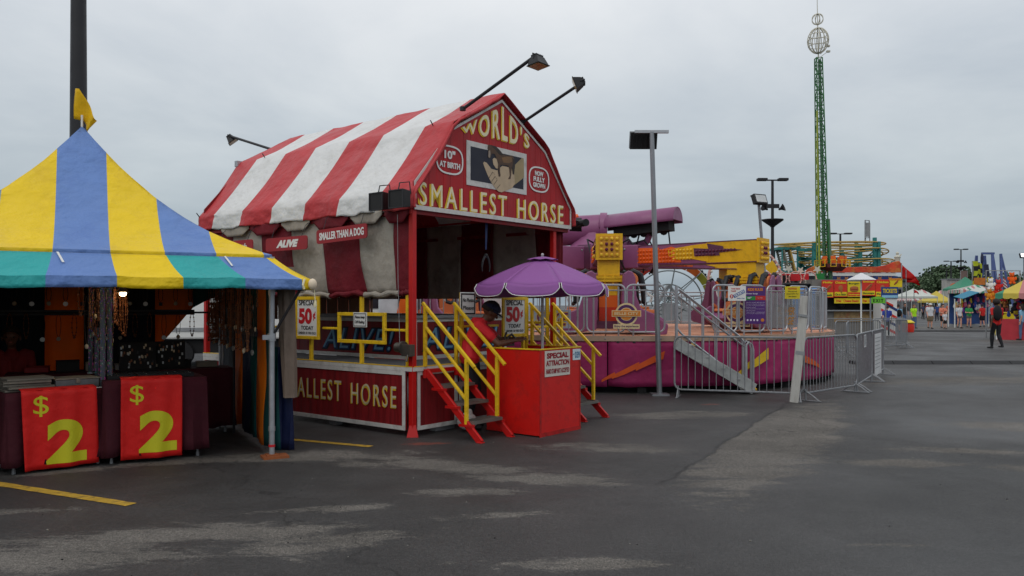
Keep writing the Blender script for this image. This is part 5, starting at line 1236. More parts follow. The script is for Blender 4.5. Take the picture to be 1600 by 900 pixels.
b = MB(); b.beam(e0.lerp(e1, .2)-Z3*.12, e0.lerp(e1, .92)-Z3*.10, .42, .26); b.beam(e0.lerp(e1, .88)-Z3*.22, e0.lerp(e1, .9)-Z3*.55, .03, .03)
for k in range(5): b.ball(e0.lerp(e1, .3+.13*k)-Z3*.22, .10, 6, 5)
obj('machinery', b, DARK, ride)
b = MB(); c0 = e0.lerp(e1, .45)-Z3*.30; b.path([c0+sd*-.1+ax*(.30*cos(2*pi*k/12))+Z3*(.20*sin(2*pi*k/12)) for k in range(12)], .085, 8, closed=True); b.beam(c0-ax*.7-Z3*.1, c0-ax*.2-Z3*.1, .2, .3); obj('motor_bracket', b, PURP, ride, smooth=True)
BUO = mat('cap_light_orange', S(206, 84, 22), .25, emis=.1, var=.5, scale=8); BUY = mat('cap_light_yellow', S(214, 172, 44), .25, emis=.1, var=.5, scale=8); BUP = mat('cap_light_purple', S(96, 26, 60), .25, var=.3)
b = MB(); bd = MB()
for i in range(5):
    for j in range(5):
        a = .4+.35*j; p = bx0.lerp(bx1, .35+.1*i); b.ball(p+V((0, -cos(a)*.36, sin(a)*.36)), .045, 6, 5)
obj('lights', b, BUO, ride)
for k in range(5):
    b = MB(); a = -2.2+.5*k; b.path([V((cos(a)*.5, sin(a)*.5, 3.02)), V((cos(a)*1.0, sin(a)*1.0, 3.12)), V((cos(a+.2)*1.25, sin(a+.2)*1.25, 2.7)), V((cos(a+.4)*1.05, sin(a+.4)*1.05, 2.35))], .022, 6); obj('hose', b, RBL, hub, smooth=True)
b = MB()
b.path([e0.lerp(e1, .5)-Z3*.25, e0.lerp(e1, .45)-Z3*.6, V((.1, -.9, 3.0))], .02, 6); obj('hose', b, RBL, hub, smooth=True); b = MB()
for k in range(24): a = 2*pi*k/24; b.ball((1.0*cos(a), 1.0*sin(a), 2.88), .03, 6, 4)
tag(obj('bolts', b, GALV, hub, smooth=True), kind='stuff')
b = MB()
for k in range(96): a = 2*pi*k/96; b.ball(tuple(onr(a, RR+.03, DZ-.045)), .016, 5, 4)
tag(obj('rim_bolts', b, GALV, ride), kind='stuff')
# arms
def arm(angle, L_=4.05, zt=2.95, off=V((-.2, -.2, 0))):
    M = Matrix.Translation(off+V((0, 0, zt))) @ Matrix.Rotation(angle, 4, 'Z'); h = .46; hw = .23
    b = MB(); b.bx(.7, 2.9, -hw, hw, -h, 0, 0, M); b.bx(.6, 1.2, -hw-.05, hw+.05, -h-.05, .02, 0, M)
    A = obj('arm', b, PURP, ride, bev=.015)
    b = MB(); b.bx(2.902, L_, -hw-.001, hw+.001, -h, 0, 0, M); b.bx(L_+.002, L_+.05, -hw-.03, hw+.03, -h-.02, .03, 0, M); b.bx(.9, L_, -hw-.01, hw+.01, -.012, .006, 1, M); b.bx(.9, L_, -hw-.01, hw+.01, -h-.004, -h+.012, 1, M)
    obj('arm_tip', b, [RYEL, PURD], A)
    for s_ in (-1, 1):
        Ms = M @ Matrix(((1, 0, 0, 0), (0, 0, -s_, s_*(hw+.002)), (0, s_, 0, 0), (0, 0, 0, 1))) if False else M
        y = s_*(hw+.006)
        def pl(poly, mi, lv, b):
            Q = Matrix(((1, 0, 0, 0), (0, 0, -1, 0), (0, 1, 0, 0), (0, 0, 0, 1)))
            z0 = -(y+s_*.002*lv); b.prism(poly, z0-.001, z0+.001, mi, M @ Q)
        b = MB()
        pl([(1.15, -.40), (1.0, -.05), (1.75, -.07), (1.72, -.13), (2.05, -.06), (2.25, -.12), (2.30, -.42)], 0, 1, b)
        pl([(2.0, -.28), (1.95, -.12), (2.6, -.05), (2.95, -.03), (2.95, -.43), (2.6, -.36), (2.25, -.36)], 1, 2, b)
        pl([(2.62, -.30), (2.60, -.12), (2.95, -.15), (2.92, -.03), (3.3, -.11), (3.30, -.16), (3.75, -.20), (3.2, -.24), (3.22, -.30)], 2, 3, b)
        obj('painted_flash', b, [RORA, RYEL, PURD], A)
        for mt_, nm, pts in ((BUO, 'orange', [(1.18+.085*i, -.13-.085*j) for i in range(12) for j in range(4) if -.13-.085*j > -.40]), (BUY, 'yellow', [(2.12+.085*i, -.15-.09*j) for i in range(6) for j in range(3)]), (BUP, 'purple', [(2.68+.08*i, -.19-.08*j*(1 if i < 6 else 0)) for i in range(12) for j in range(2) if not (i >= 6 and j)])):
            b = MB()
            for x, z in pts: b.ball(M @ V((x, y+s_*.015, z)), .030, 6, 4)
            tag(obj('cap_lights', b, mt_, A), kind='stuff')
    b = MB(); 
    b.bx(L_+.052, L_+.06, -.20, .20, -h+.03, -.02, 0, M); obj('end_plate', b, mat('end_plate_gold', S(206, 150, 40), .5), A)
    for col in (0, 1):
        b = MB()
        for i in range(4):
            for j in range(4):
                inner = i in (1, 2) and j in (1, 2)
                if inner == bool(col): b.ball(M @ V((L_+.07, -.15+.10*i, -.07-.105*j)), .034, 7, 5)
        obj('cap_lights', b, (BUY, BUP)[col], A)
    e_ = M @ V((L_-.25, 0, -h)); return e_
def post(e_, yaw):
    M = Matrix.Translation(V((e_.x, e_.y, 0))) @ Matrix.Rotation(yaw, 4, 'Z'); zt = e_.z
    b = MB(); b.bx(-.21, .21, -.21, .21, 2.16, zt, 0, M); b.bx(-.27, .27, -.27, .27, 2.10, 2.15, 0, M); b.bx(-.27, .27, -.27, .27, 2.04, 2.09, 0, M); b.bx(-.19, .19, -.19, .19, 1.78, 2.04, 0, M)
    for i in range(4):
        for s_ in ((-.24, -.24+.16*i), (.24, -.24+.16*i), (-.24+.16*i, -.24), (-.24+.16*i, .24)): b.tube(M @ V((s_[0], s_[1], 2.0)), M @ V((s_[0], s_[1], 2.18)), .018, 6)
    po = obj('post', b, RYEL, ride, bev=.004)
    b = MB(); b.bx(-.19, .19, -.19, .19, 1.55, 1.779, 0, M); b.bx(-.19, .19, -.19, .19, 1.28, 1.549, 1, M); b.bx(-.3, .3, -.3, .3, 1.2, 1.279, 2, M); obj('post_foot', b, [RORA, RROR, PURD], po)
seat_n = [0]
def seat(M):
    b = MB(); Q = Matrix(((0, 0, 1, 0), (1, 0, 0, 0), (0, 1, 0, 0), (0, 0, 0, 1)))    # outline (y,z) extruded along x
    side_ = [(.16, -.12), (-.62, -.22), (-.78, -.18), (-.80, .02), (-.52, .24), (-.20, .36), (-.10, .62), (-.06, 1.02), (.0, 1.14), (.10, 1.17), (.19, 1.10), (.22, .5)]
    b.prism(side_, -.30, -.25, 0, M @ Q); b.prism(side_, .25, .30, 0, M @ Q)
    b.prism([(.16, -.12), (-.62, -.2), (-.76, -.15), (-.74, -.08), (-.55, -.05), (-.40, .12), (.06, .12), (.10, 1.08), (.2, 1.08), (.22, .5)], -.249, .249, 0, M @ Q)
    sh = obj('seat', b, PURP, ride, bev=.02, seg=2)
    b = MB(); b.prism([(-.46, .13), (-.46, .20), (-.02, .22), (.0, .95), (.04, 1.05), (.09, 1.05), (.05, .13)], -.19, .19, 0, M @ Q)
    for s_ in (-1, 1): b.tube(M @ V((s_*.20, .02, .98)), M @ V((s_*.245, .02, .98)), .13, 14); b.bx(s_*.24-.015, s_*.24+.015, -.5, -.1, .26, .34, 0, M)
    obj('cushion', b, PAD, sh, bev=.02, seg=2)
    b = MB()
    for s_ in (-1, 1): b.path([M @ V(p) for p in ((s_*.12, .12, 1.10), (s_*.14, -.02, 1.17), (s_*.15, -.18, 1.08), (s_*.14, -.26, .80), (s_*.10, -.28, .50))], [.035, .05, .058, .05, .035], 8)
    b.path([M @ V(p) for p in ((-.10, -.28, .50), (0, -.32, .46), (.10, -.28, .50))], .038, 8); obj('restraint', b, RBL, sh, smooth=True)
    b = MB()
    for s_ in (-1, 1): b.path([M @ V(p) for p in ((s_*.17, -.34, .70), (s_*.2, -.46, .62), (s_*.17, -.42, .50))], .012, 6)
    obj('grab_handle', b, PWHITE, sh)
offs = V((-.2, -.2, 0))
for k, (deg, L_) in enumerate(((-94, 3.78), (-41, 4.05), (14, 3.7), (78, 4.0), (140, 4.0), (203, 4.0))):
    e_ = arm(radians(deg), L_, 2.95, offs); yaw = radians(deg) if k else radians(deg); post(e_, yaw)
    tilt = (-6, -20, -14, -8, -8, -10)[k]
    for rad in (-.30, .30):
        for sd_ in (-1, 1):
            M = Matrix.Translation(V((e_.x, e_.y, 1.22))) @ Matrix.Rotation(yaw, 4, 'Z') @ Matrix.Translation((rad, -sd_*.40, 0)) @ Matrix.Rotation(0 if sd_ > 0 else pi, 4, 'Z') @ Matrix.Rotation(radians(tilt+(8 if rad > 0 else 0)), 4, 'X') @ Matrix.Scale(.88, 4)
            seat(M)
# round advertising badges fixed to the fence
def badge_sign(u, v, r_, lab):
    th, z, Y = ray(u, v, RR+.0); p = RC+onr(th, RR-(.03 if u < 1100 else .30), z); th_n = atan2(-p.y, -p.x)
    M = Matrix.Translation(p) @ Matrix.Rotation(th_n+pi/2, 4, 'Z'); r = thing('round_sign', lab, 'sign', p, 0, 'round orange signs on the ride fence'); r.matrix_world = M
    Q = Matrix(((1, 0, 0, 0), (0, 0, -1, 0), (0, 1, 0, 0), (0, 0, 0, 1)))
    circ = lambda rr: [(rr*cos(2*pi*k/32), rr*sin(2*pi*k/32)) for k in range(32)]
    CRM = mat('sign_cream', S(218, 196, 150), .6); ORS = mat('sign_orange', S(206, 124, 44), .6); PRS = mat('sign_purple', S(80, 40, 90), .6)
    b = MB(); b.prism(circ(r_), -.02, 0, 0, Q); b.prism(circ(r_*.84), .0, .004, 2, Q); b.prism(circ(r_*.58), .004, .008, 0, Q); b.prism(circ(r_*.52), .008, .012, 1, Q)
    b.bx(-r_*1.28, r_*1.28, -.022, -.012, -.22*r_, .34*r_, 0); b.bx(-r_*1.22, r_*1.22, -.026, -.022, -.16*r_, .28*r_, 1); b.bx(-r_*1.15, r_*1.15, -.014, -.004, -1.28*r_, -.88*r_, 0)
    obj('board', b, [CRM, ORS, PRS], r)
    b = MB(); b.text('BELLE CITY', (0, -.027, .06*r_), X3, Z3, h=.27*r_, wd=2.1*r_, bold=.03, depth=.002); obj('lettering', b, CRM, r)
    b = MB(); b.text('Enjoy the experience', (0, -.015, -1.08*r_), X3, Z3, h=.24*r_, wd=2.1*r_, bold=.02, depth=.002); obj('lettering', b, PRS, r)
badge_sign(979, 491, .205, 'round orange and cream BELLE CITY sign in front of the yellow post')
badge_sign(1168, 489, .205, 'round BELLE CITY sign half hidden by the purple rules board')
def fence_board(u0, u1, v0, v1, name, lab, base, extra_r=.05):
    th, z1, Y = ray((u0+u1)/2, v0, RR+extra_r); z0 = PZ(v1, Y); p = RC+onr(th, RR+extra_r, 0); wd = (u1-u0)/FPX*Y
    M = Matrix.Translation(V((p.x, p.y, z0))) @ Matrix.Rotation(atan2(-p.y, -p.x)+pi/2, 4, 'Z'); r = thing(name, lab, 'sign', p); r.matrix_world = M
    b = MB(); b.bx(-wd/2, wd/2, 0, .012, 0, z1-z0); obj('board', b, base, r, bev=.002); return r, wd, z1-z0
r, w_, h_ = fence_board(1138, 1165, 447, 470, 'ticket_price_sign', 'white sign THIS RIDE TAKES 3 TICKETS on the ride fence', PWHITE)
b = MB(); b.text('THIS RIDE', (-w_*.08, -.001, h_*.82), X3, Z3, h=.026, wd=w_*.5, bold=.03, depth=.002); b.text('TAKES', (-w_*.2, -.001, h_*.66), X3, Z3, h=.026, wd=w_*.28, bold=.03, depth=.002)
b.ball((-w_*.30, 0, h_*.30), .033, 12, 6, 0, (1, .1, 1.2)); obj('lettering', b, REDINK, r)
b = MB(); Mr = Matrix.Translation((w_*.12, -.004, h_*.48)) @ Matrix.Rotation(radians(-28), 4, 'Y'); b.bx(-w_*.34, w_*.34, -.001, .001, -.030, .030, 0, Mr); obj('blue_band', b, mat('sign_blue', S(40, 90, 160), .6), r)
rt = Mr.to_3x3() @ X3; up = Mr.to_3x3() @ Z3
b = MB(); b.text('TICKETS', Mr.translation+V((0, -.002, 0)), rt, up, h=.042, wd=w_*.62, bold=.04, depth=.002); b.text('3', (-w_*.30, -.006, h_*.30), X3, Z3, h=.045, bold=.05, depth=.002); obj('lettering', b, PWHITE, r)
b = MB(); b.text('Belle City', (w_*.22, -.001, h_*.16), X3, Z3, h=.024, wd=w_*.42, bold=.03, depth=.002); obj('lettering', b, mat('sign_blue', S(40, 90, 160), .6), r)
PRUL = mat('rules_purple', S(78, 38, 112), .5)
r, w_, h_ = fence_board(1165, 1195.5, 448, 506, 'rules_board', 'tall purple ride rules board with green and red strips', PRUL, .07)
b = MB(); b.bx(-w_*.47, 0, -.003, 0, h_*.64, h_*.74); obj('green_strip', b, mat('strip_green', S(40, 140, 60), .5), r); b = MB(); b.bx(.001, w_*.49, -.003, 0, h_*.64, h_*.755); obj('red_strip', b, mat('strip_red', S(190, 40, 40), .5), r)
b = MB(); b.text('RIDE RULES', (0, -.001, h_*.925), X3, Z3, h=.055, wd=w_*.74, bold=.05, depth=.002); b.ball((w_*.35, 0, h_*.10), .032, 12, 6, 0, (1, .1, 1)); obj('lettering', b, mat('sign_orange', S(206, 124, 44), .6), r)
b = MB(); b.text('Power Surge', (-w_*.16, -.001, h_*.81), X3, Z3, h=.03, wd=w_*.56, bold=.03, depth=.002); b.text('48"', (-w_*.3, -.004, h_*.70), X3, Z3, h=.035, wd=w_*.22, bold=.04, depth=.002); b.text('to ride', (w_*.22, -.004, h_*.70), X3, Z3, h=.016, wd=w_*.26, depth=.002)
for i, ln in enumerate(('All riders must be 48 inches tall', 'No loose articles on the ride', 'Keep arms and legs inside at all times', 'Remain seated', 'Follow all instructions of the operator', 'No smoking', 'Guests with heart conditions should', 'not ride. Ride at your own risk.')): b.text(ln, (-w_*.45, -.001, h_*(.575-.043*i)), X3, Z3, h=.0155, wd=w_*(.9 if len(ln) > 20 else .45), depth=.0015, align='L', res=1)
for i in range(4): b.ball((-w_*.38+w_*.16*i, 0, h_*.10), .017, 10, 5, 0, (1, .1, 1.1))
obj('lettering', b, mat('lettering_lilac', S(214, 204, 220), .6), r)
r, w_, h_ = fence_board(1227, 1249.5, 447.5, 467, 'notice_sign', 'yellow NOTICE sign on the fence above the white plank', mat('notice_yellow', S(210, 190, 30), .5))
b = MB(); b.text('NOTICE', (0, -.001, h_*.82), X3, Z3, h=.035, wd=w_*.55, bold=.04, depth=.002); obj('lettering', b, REDINK, r)
b = MB(); b.text('We are not', (0, -.001, h_*.60), X3, Z3, h=.026, wd=w_*.6, bold=.02, depth=.002); b.text('responsible for', (0, -.001, h_*.40), X3, Z3, h=.026, wd=w_*.78, bold=.02, depth=.002); b.text('lost items', (0, -.001, h_*.2), X3, Z3, h=.026, wd=w_*.5, bold=.02, depth=.002); obj('lettering', b, INK, r)
r, w_, h_ = fence_board(832, 892, 484, 513, 'graphic_panel', 'pale panel with SURGE in purple and yellow brush letters behind the parasol', mat('panel_pale', S(150, 160, 176), .6, var=.3, scale=6), -.2)
b = MB(); b.text('SURGE', (0, -.002, h_*.5), X3, Z3, h=h_*.8, wd=w_*.9, bold=.07, shear=.4, depth=.002); obj('lettering', b, RYEL, r)
b = MB(); b.text('SURGE', (0, -.006, h_*.5), X3, Z3, h=h_*.72, wd=w_*.86, bold=.02, shear=.4, depth=.002); obj('lettering', b, mat('brush_purple', S(104, 28, 84), .6), r)
r, w_, h_ = fence_board(1213, 1242, 476, 512, 'graphic_panel', 'clear panel with POWER SURGE in brush letters behind the plank', PERSP, -.14)
b = MB(); b.text('POWER', (0, -.002, h_*.72), X3, Z3, h=h_*.34, wd=w_*.9, bold=.03, shear=.4, depth=.002); b.text('SURGE', (0, -.002, h_*.3), X3, Z3, h=h_*.34, wd=w_*.9, bold=.03, shear=.4, depth=.002); obj('lettering', b, mat('brush_tan', S(170, 120, 60), .6), r)
# ride stairs
rs = thing('aluminium_stairs', 'aluminium stairs with yellow tread edges leading up to the ride', 'stairs', (3.65, 14.4, 0), 0)
o_ = V((3.65, 14.4, 0)); sA = [(V((2.88, 14.04, 0)), V((4.32, 14.34, 0))), (V((2.95, 14.47, 0)), V((4.42, 14.84, 0)))]
for k, (p, q) in enumerate(sA):
    b = MB(); b.beam(p-o_+V((0, 0, .92)), q-o_+V((0, 0, .09)), .04, .20); obj('stringer', b, mat('scuffed_aluminium', S(170, 172, 170), .5, metal=.4, var=.25, dirt=S(110, 108, 104), dirt_amt=.5, dscale=7), rs, bev=.004)
    f = lambda t, z: p-o_+(q-p)*t+V((0, 0, 1.03*(1-t)+z))
    for hh, (t0, t1) in ((.9, (0, .98)),):
        loop = [f(.0, .16), f(.0, .80), f(.03, .87), f(.07, .87), f(.80, .84), f(.86, .80), f(.88, .72), f(.88, .12), f(.84, .08), f(.06, .12)]
        b = MB(); b.path(loop, .018, 6, closed=True); b.tube(f(.02, .74), f(.87, .72), .013, 6)
        for t in (.17, .34, .51, .68): b.tube(f(t, .10), f(t, .86), .012, 6)
        b.path([f(.90, .0), f(.90, .78), f(.93, .86), f(.97, .86), f(.99, .78), f(.99, .1)], .018, 6)
        b.tube(f(.0, -.05), f(0, .9), .018, 6); obj('handrail', b, ALU, rs, smooth=True)
for i in range(5):
    t = (i+.6)/5; z = 1.0*(1-t); b = MB(); p = sA[0][0].lerp(sA[0][1], t)-o_; q = sA[1][0].lerp(sA[1][1], t)-o_; d = (q-p)
    b.beam(p+V((0, 0, z)), q+V((0, 0, z)), .26, .025); tr_ = obj('tread', b, mat('scuffed_aluminium', S(170, 172, 170)), rs); b = MB(); b.beam(p+V((.14, .03, z+.004)), q+V((.14, .03, z+.004)), .05, .03); obj('tread_edge', b, RYEL, tr_)
# ------------------------------------------------------------------ crowd barriers
def barrier_proto():
    r = thing('crowd_barrier', 'x', 'barrier', (0, 0, 0)); L_ = 2.05
    b = MB(); b.path([(x-L_/2, 0, z+.13) for x, z in rrect(L_, .92, .12)], .017, 6, closed=True); obj('frame', b, GALV, r, smooth=True)
    b = MB()
    for i in range(1, 18): x = -L_/2+L_*i/18; b.tube((x, 0, .14), (x, 0, 1.04), .0075, 5)
    obj('bars', b, GALV, r, smooth=True)
    for s_ in (-1, 1):
        b = MB(); x = s_*(L_/2-.06); b.tube((x, 0, .01), (x, 0, .2), .017, 6); b.beam((x, -.26, .012), (x, .26, .012), .045, .012); b.path([(x, -.24, .012), (x, -.12, .10), (x, 0, .17), (x, .12, .10), (x, .24, .012)], .010, 5); obj('foot', b, GALV, r)
    return r
bp = barrier_proto()
def barrier(a, b_, lab, first=[1]):
    a, b_ = V(a), V(b_); m = (a+b_)/2; d = b_-a; rz = atan2(d.y, d.x); sc = (d.length/2.05, 1, 1)
    if first[0]:
        bp.location = m; bp.rotation_euler = (0, 0, rz); bp.scale = sc; bp['label'] = lab; bp['group'] = 'steel crowd barriers'; first[0] = 0; return bp
    return dup(bp, m, rz, lab, 'steel crowd barriers', sc)
bA = (2.82, 13.95, 0); bB = (4.83, 13.3, 0); bC = (6.3, 14.7, 0); bD = (7.47, 16.7, 0); bE = (8.5, 18.4, 0)
barrier(bA, bB, 'crowd barrier in front of the ride stairs'); barrier(bB, bC, 'crowd barrier just right of the leaning white plank'); barrier(bC, bD, 'crowd barrier with a paper notice, turned away along the ride'); barrier(bD, bE, 'crowd barrier with a white vinyl sheet at the near lane corner')
far = [((11.1, 27.6), (13.0, 28.4)), ((13.0, 28.4), (14.6, 29.7)), ((14.6, 29.7), (15.2, 31.8)), ((10.2, 24.5), (11.1, 26.5)), ((12.3, 31.5), (14.3, 31.8)), ((14.3, 31.8), (16.1, 32.9)), ((9.6, 32), (11.6, 31.8))]
fl_ = ['far crowd barrier left of the queue bend', 'far crowd barrier in the middle of the queue bend', 'far crowd barrier end-on at the lane edge', 'crowd barrier running back from the ride to the queue', 'rear crowd barrier before the food stand window', 'rear crowd barrier below the EXIT sign', 'rear crowd barrier farthest left behind the ride']
for (a, b_), l_ in zip(far, fl_): barrier((*a, 0), (*b_, 0), l_)
d = (V(bD)-V(bC)).normalized(); nrm = V((-d.y, d.x, 0))
for (t, w_, z0, z1, lab, base, q) in ((.35, .34, .78, 1.02, 'small paper notice taped to the barrier end', bC, bD), (.12, 1.1, .10, .98, 'white printed vinyl sheet hung over the corner barrier', bD, bE)):
    d = (V(q)-V(base)); L_ = d.length; d.normalize(); p = V(base)+d*(t*L_)+V((0, 0, z0)); n_ = V((d.y, -d.x, 0)); n_ = -n_ if n_.dot(-p) < 0 else n_
    r = thing('paper_notice', lab, 'notice', p+n_*.03, atan2(d.y, d.x)); b = MB(); b.bx(0, w_, -.002, .002, 0, z1-z0); obj('sheet', b, mat('paper_grey', S(196, 196, 196), .6), r)
    b = MB()
    for i in range(9): b.bx(.06*w_, w_*(.9-.25*((i*7) % 3)/3), -.004, -.0022, (z1-z0)*(.9-.09*i)-.012, (z1-z0)*(.9-.09*i)+.006); 
    obj('printed_lines', b, GREYP, r)
# leaning white plank with tape
wp = thing('white_plank', 'weathered white plank leaning upright against the barrier end', 'plank', (4.60, 13.12, 0)); b = MB(); PLK = mat('weathered_white', S(178, 176, 170), .7, var=.12, stretch=(6, 6, .6), scale=3, dirt=S(120, 112, 104), dirt_amt=.6, dscale=2.5)
b.beam((0, 0, 0), (.17, .06, 1.40), .14, .04, 0, (0, 1, 0)); b.beam((.165, .06, 1.38), (.19, .07, 1.74), .12, .035, 0, (0, 1, 0)); obj('board', b, PLK, wp, bev=.004)
b = MB(); b.beam((.160, .05, 1.40), (.166, .05, 1.44), .146, .05, 0, (0, 1, 0)); b.beam((.10, .035, .78), (.108, .035, .84), .146, .048, 0, (0, 1, 0)); obj('tape', b, GREYP, wp)
# ------------------------------------------------------------------ light poles
def big_flood(base, top, lab, yaw, back, lit=False):
    r = thing('light_pole', lab, 'light pole', base, 0); t = V(top)-V(base)
    b = MB(); b.tube((0, 0, 0), t, .048, 12, .042); b.box((0, 0, .015), (.3, .3, .03)); obj('pole', b, mat('light_pole_steel', S(140, 142, 146), .4, metal=.7, var=.15), r, smooth=True)
    M = Matrix.Translation(t) @ Matrix.Rotation(yaw, 4, 'Z')
    b = MB(); b.bx(-.30, .30, -.03, .03, -.02, .03, 0, M); obj('crossbar', b, ALU, r)
    M2 = M @ Matrix.Translation((-.12, -.16 if not back else .18, -.10)) @ Matrix.Rotation(radians(20 if back else -20), 4, 'X')
    b = MB(); b.bx(-.24, .24, -.07, .07, -.16, .14, 0, M2)
    for i in range(7): b.bx(-.2+.06*i, -.19+.06*i, (-.10 if back else .07), (-.07 if back else .10), -.12, .1, 0, M2)
    h_ = obj('lamp_head', b, mat('floodlight_black', S(44, 44, 46)), r, bev=.03, seg=3); b = MB(); yy = .072 if back else -.072
    b.bx(-.20, .20, min(yy, yy*1.08), max(yy, yy*1.08), -.12, .10, 0, M2); obj('lens', b, mat('lens_lit', (.9, .95, 1, 1), .2, emis=3.5, var=0) if lit else mat('lens_pale', S(196, 200, 200), .15), h_)
    return r
big_flood((2.61, 14.22, 0), (2.475, 14.25, 4.66), 'tall steel light pole before the magenta skirt, its black floodlight seen from behind', 0, True)
big_flood((7.75, 24, 0), (7.35, 24, 4.82), 'steel floodlight pole leaning behind the yellow ride arm', .5, False)
big_flood((PX(1600, 50), 50, 0), (PX(1600, 50), 50, 4.75), 'floodlight pole with its lamp lit at the right edge', 0, False, True)
BP = mat('lamppost_black', S(34, 34, 38), .5, var=.1)
def lamppost_proto(sp):
    r = thing('lamp_post', 'x', 'lamp post', (0, 0, 0)); b = MB(); b.lathe([(.13, .5), (.12, 2), (.08, 9.35)], 12); po = obj('pole', b, BP, r, smooth=True)
    b = MB(); b.lathe([(.28, 0), (.28, .5), (.2, .55)], 16); obj('base', b, mat('concrete', S(150, 148, 142), .8), r, smooth=True)
    b = MB(); b.bx(-.8, .8, -.04, .04, 9.3, 9.38); obj('bracket', b, BP, r)
    for s_ in (-1, 1): b = MB(); b.bx(s_*.35, s_*.95, -.2, .2, 9.30, 9.46); obj('lamp_head', b, BP, r, bev=.02)
    if sp:
        for s_ in (-1, 1):
            b = MB(); b.lathe([(.05, 0), (.09, .15), (.24, .35)], 10, (0, 0, 0), 0, Matrix.Translation((s_*.35, -.1, 7.5)) @ Matrix.Rotation(s_*radians(65), 4, 'Y') @ Matrix.Rotation(radians(30), 4, 'X'), cap=False); b.bx(s_*.05, s_*.4, -.08, .0, 7.6, 7.85); obj('horn_speaker', b, BP, r, thick=.01)
        b = MB(); b.lathe([(.1, 6.4), (.2, 6.5), (.7, 6.85), (.7, 6.9), (.1, 6.86)], 8); obj('bowl_shade', b, BP, r)
    return r
lpA = lamppost_proto(True); lpA.location = (PX(1207, 50), 50, 0); lpA['label'] = 'black lamp post with speakers and bowl beside the drop tower'; lpA['group'] = 'black parking lot lamp posts'
dup(lpA, (PX(1501.5, 113), 113, 0), 0, 'far lamp post with speakers nearest the blue ride frame')
lpB = lamppost_proto(False); lpB.location = (-6.74, 12.5, 0); lpB['label'] = 'thick black lamp post rising behind the striped tent peak'; lpB['group'] = 'black parking lot lamp posts'; lpB.scale = (1.15, 1.15, 1)
for u, Y, l_ in ((1313, 88, 'lamp post standing behind the white patio umbrella'), (1486, 144, 'far lamp post second from the right before the trees'), (1479, 174, 'far lamp post third from the right before the trees'), (1461, 200, 'farthest and smallest lamp post before the trees')): dup(lpB, (PX(u, Y), Y, 0), 0, l_, scale=(1.3, 1.3, 1))
ds = thing('warning_sign', 'yellow diamond sign on the black lamp post', 'sign', (PX(1207, 49.7), 49.7, 3.9)); b = MB(); b.add([(-.55, 0, 0), (0, 0, -.45), (.55, 0, 0), (0, 0, .45), (-.55, .03, 0), (0, .03, -.45), (.55, .03, 0), (0, .03, .45)], [(0, 1, 2, 3), (7, 6, 5, 4), (0, 4, 5, 1), (1, 5, 6, 2), (2, 6, 7, 3), (3, 7, 4, 0)]); obj('board', b, RYEL, ds)
# ------------------------------------------------------------------ drop tower
GRN = mat('tower_green', S(36, 104, 48), .5, var=.2); LIMEG = mat('tower_lime', S(150, 160, 50), .5, var=.2); IVORY = mat('ivory', S(200, 196, 180), .5, var=.1)
dt = thing('drop_tower', 'tall green lattice drop tower with two wire globes on top', 'drop tower', (PX(1288, 60), 60, 0)); lean = -.022
def tw(x, y, z): return V((x*(1-.022*z)+lean*z, y*(1-.022*z), z))
b = MB()
for x in (-.38, .38):
    for y in (-.38, .38): b.tube(tw(x, y, 0), tw(x, y, 20), .055, 6, .04)
obj('leg_tubes', b, GRN, dt); b = MB(); n_ = 34
for i in range(n_):
    z0, z1 = 20*i/n_, 20*(i+1)/n_; c = [(-.38, -.38), (.38, -.38), (.38, .38), (-.38, .38)]
    for k in range(4):
        p, q = c[k], c[(k+1) % 4]
        if (i+k) % 2: p, q = q, p
        b.tube(tw(*p, z0), tw(*q, z1), .032, 4); b.tube(tw(*c[k], z1), tw(*c[(k+1) % 4], z1), .028, 4)
obj('lattice', b, GRN, dt); b = MB(); b.beam(tw(-.47, -.4, .2), tw(-.47, -.4, 16), .08, .14); b.beam(tw(-.68, -.4, 3), tw(-.62, -.4, 14), .03, .03)
for i in range(26): b.beam(tw(-.67, -.4, 3+.43*i), tw(-.48, -.42, 3+.43*i), .02, .02)
obj('ladder_track', b, LIMEG, dt); b = MB(); b.beam(tw(.6, 0, 3), tw(.52, 0, 8), .24, .24); b.beam(tw(0, -.2, 1), tw(0, -.2, 19.8), .16, .08); obj('mast_core', b, mat('grey_green', S(90, 120, 96), .5), dt)
b = MB(); zc = 21.3
for k in range(7):
    a = pi*k/7; b.path([(lean*zc+.75*sin(t)*cos(a), .75*sin(t)*sin(a), zc+.95*cos(t)) for t in [2*pi*j/28 for j in range(28)]], .035, 4, closed=True)
for zz in (-.4, 0, .4): b.path([(lean*zc+.75*sqrt(1-(zz/.95)**2)*cos(2*pi*j/24), .75*sqrt(1-(zz/.95)**2)*sin(2*pi*j/24), zc+zz) for j in range(24)], .03, 4, closed=True)
obj('wire_globe', b, IVORY, dt); b = MB(); zc = 22.9
for k in range(4):
    a = pi*k/4; b.path([(lean*zc+.42*sin(t)*cos(a), .42*sin(t)*sin(a), zc+.4*cos(t)) for t in [2*pi*j/20 for j in range(20)]], .03, 4, closed=True)
obj('wire_globe', b, IVORY, dt); b = MB(); b.tube(tw(0, 0, 20), tw(0, 0, 25), .05, 6, .02); b.beam(tw(.3, 0, 20.3), tw(1.3, 0, 20.9), .04, .04); b.beam(tw(.3, 0, 20.1), tw(1.3, 0, 20.5), .04, .04); b.box(tuple(tw(1.35, 0, 20.9)), (.25, .2, .12)); b.box(tuple(tw(1.35, 0, 20.5)), (.25, .2, .12)); obj('mast', b, IVORY, dt)
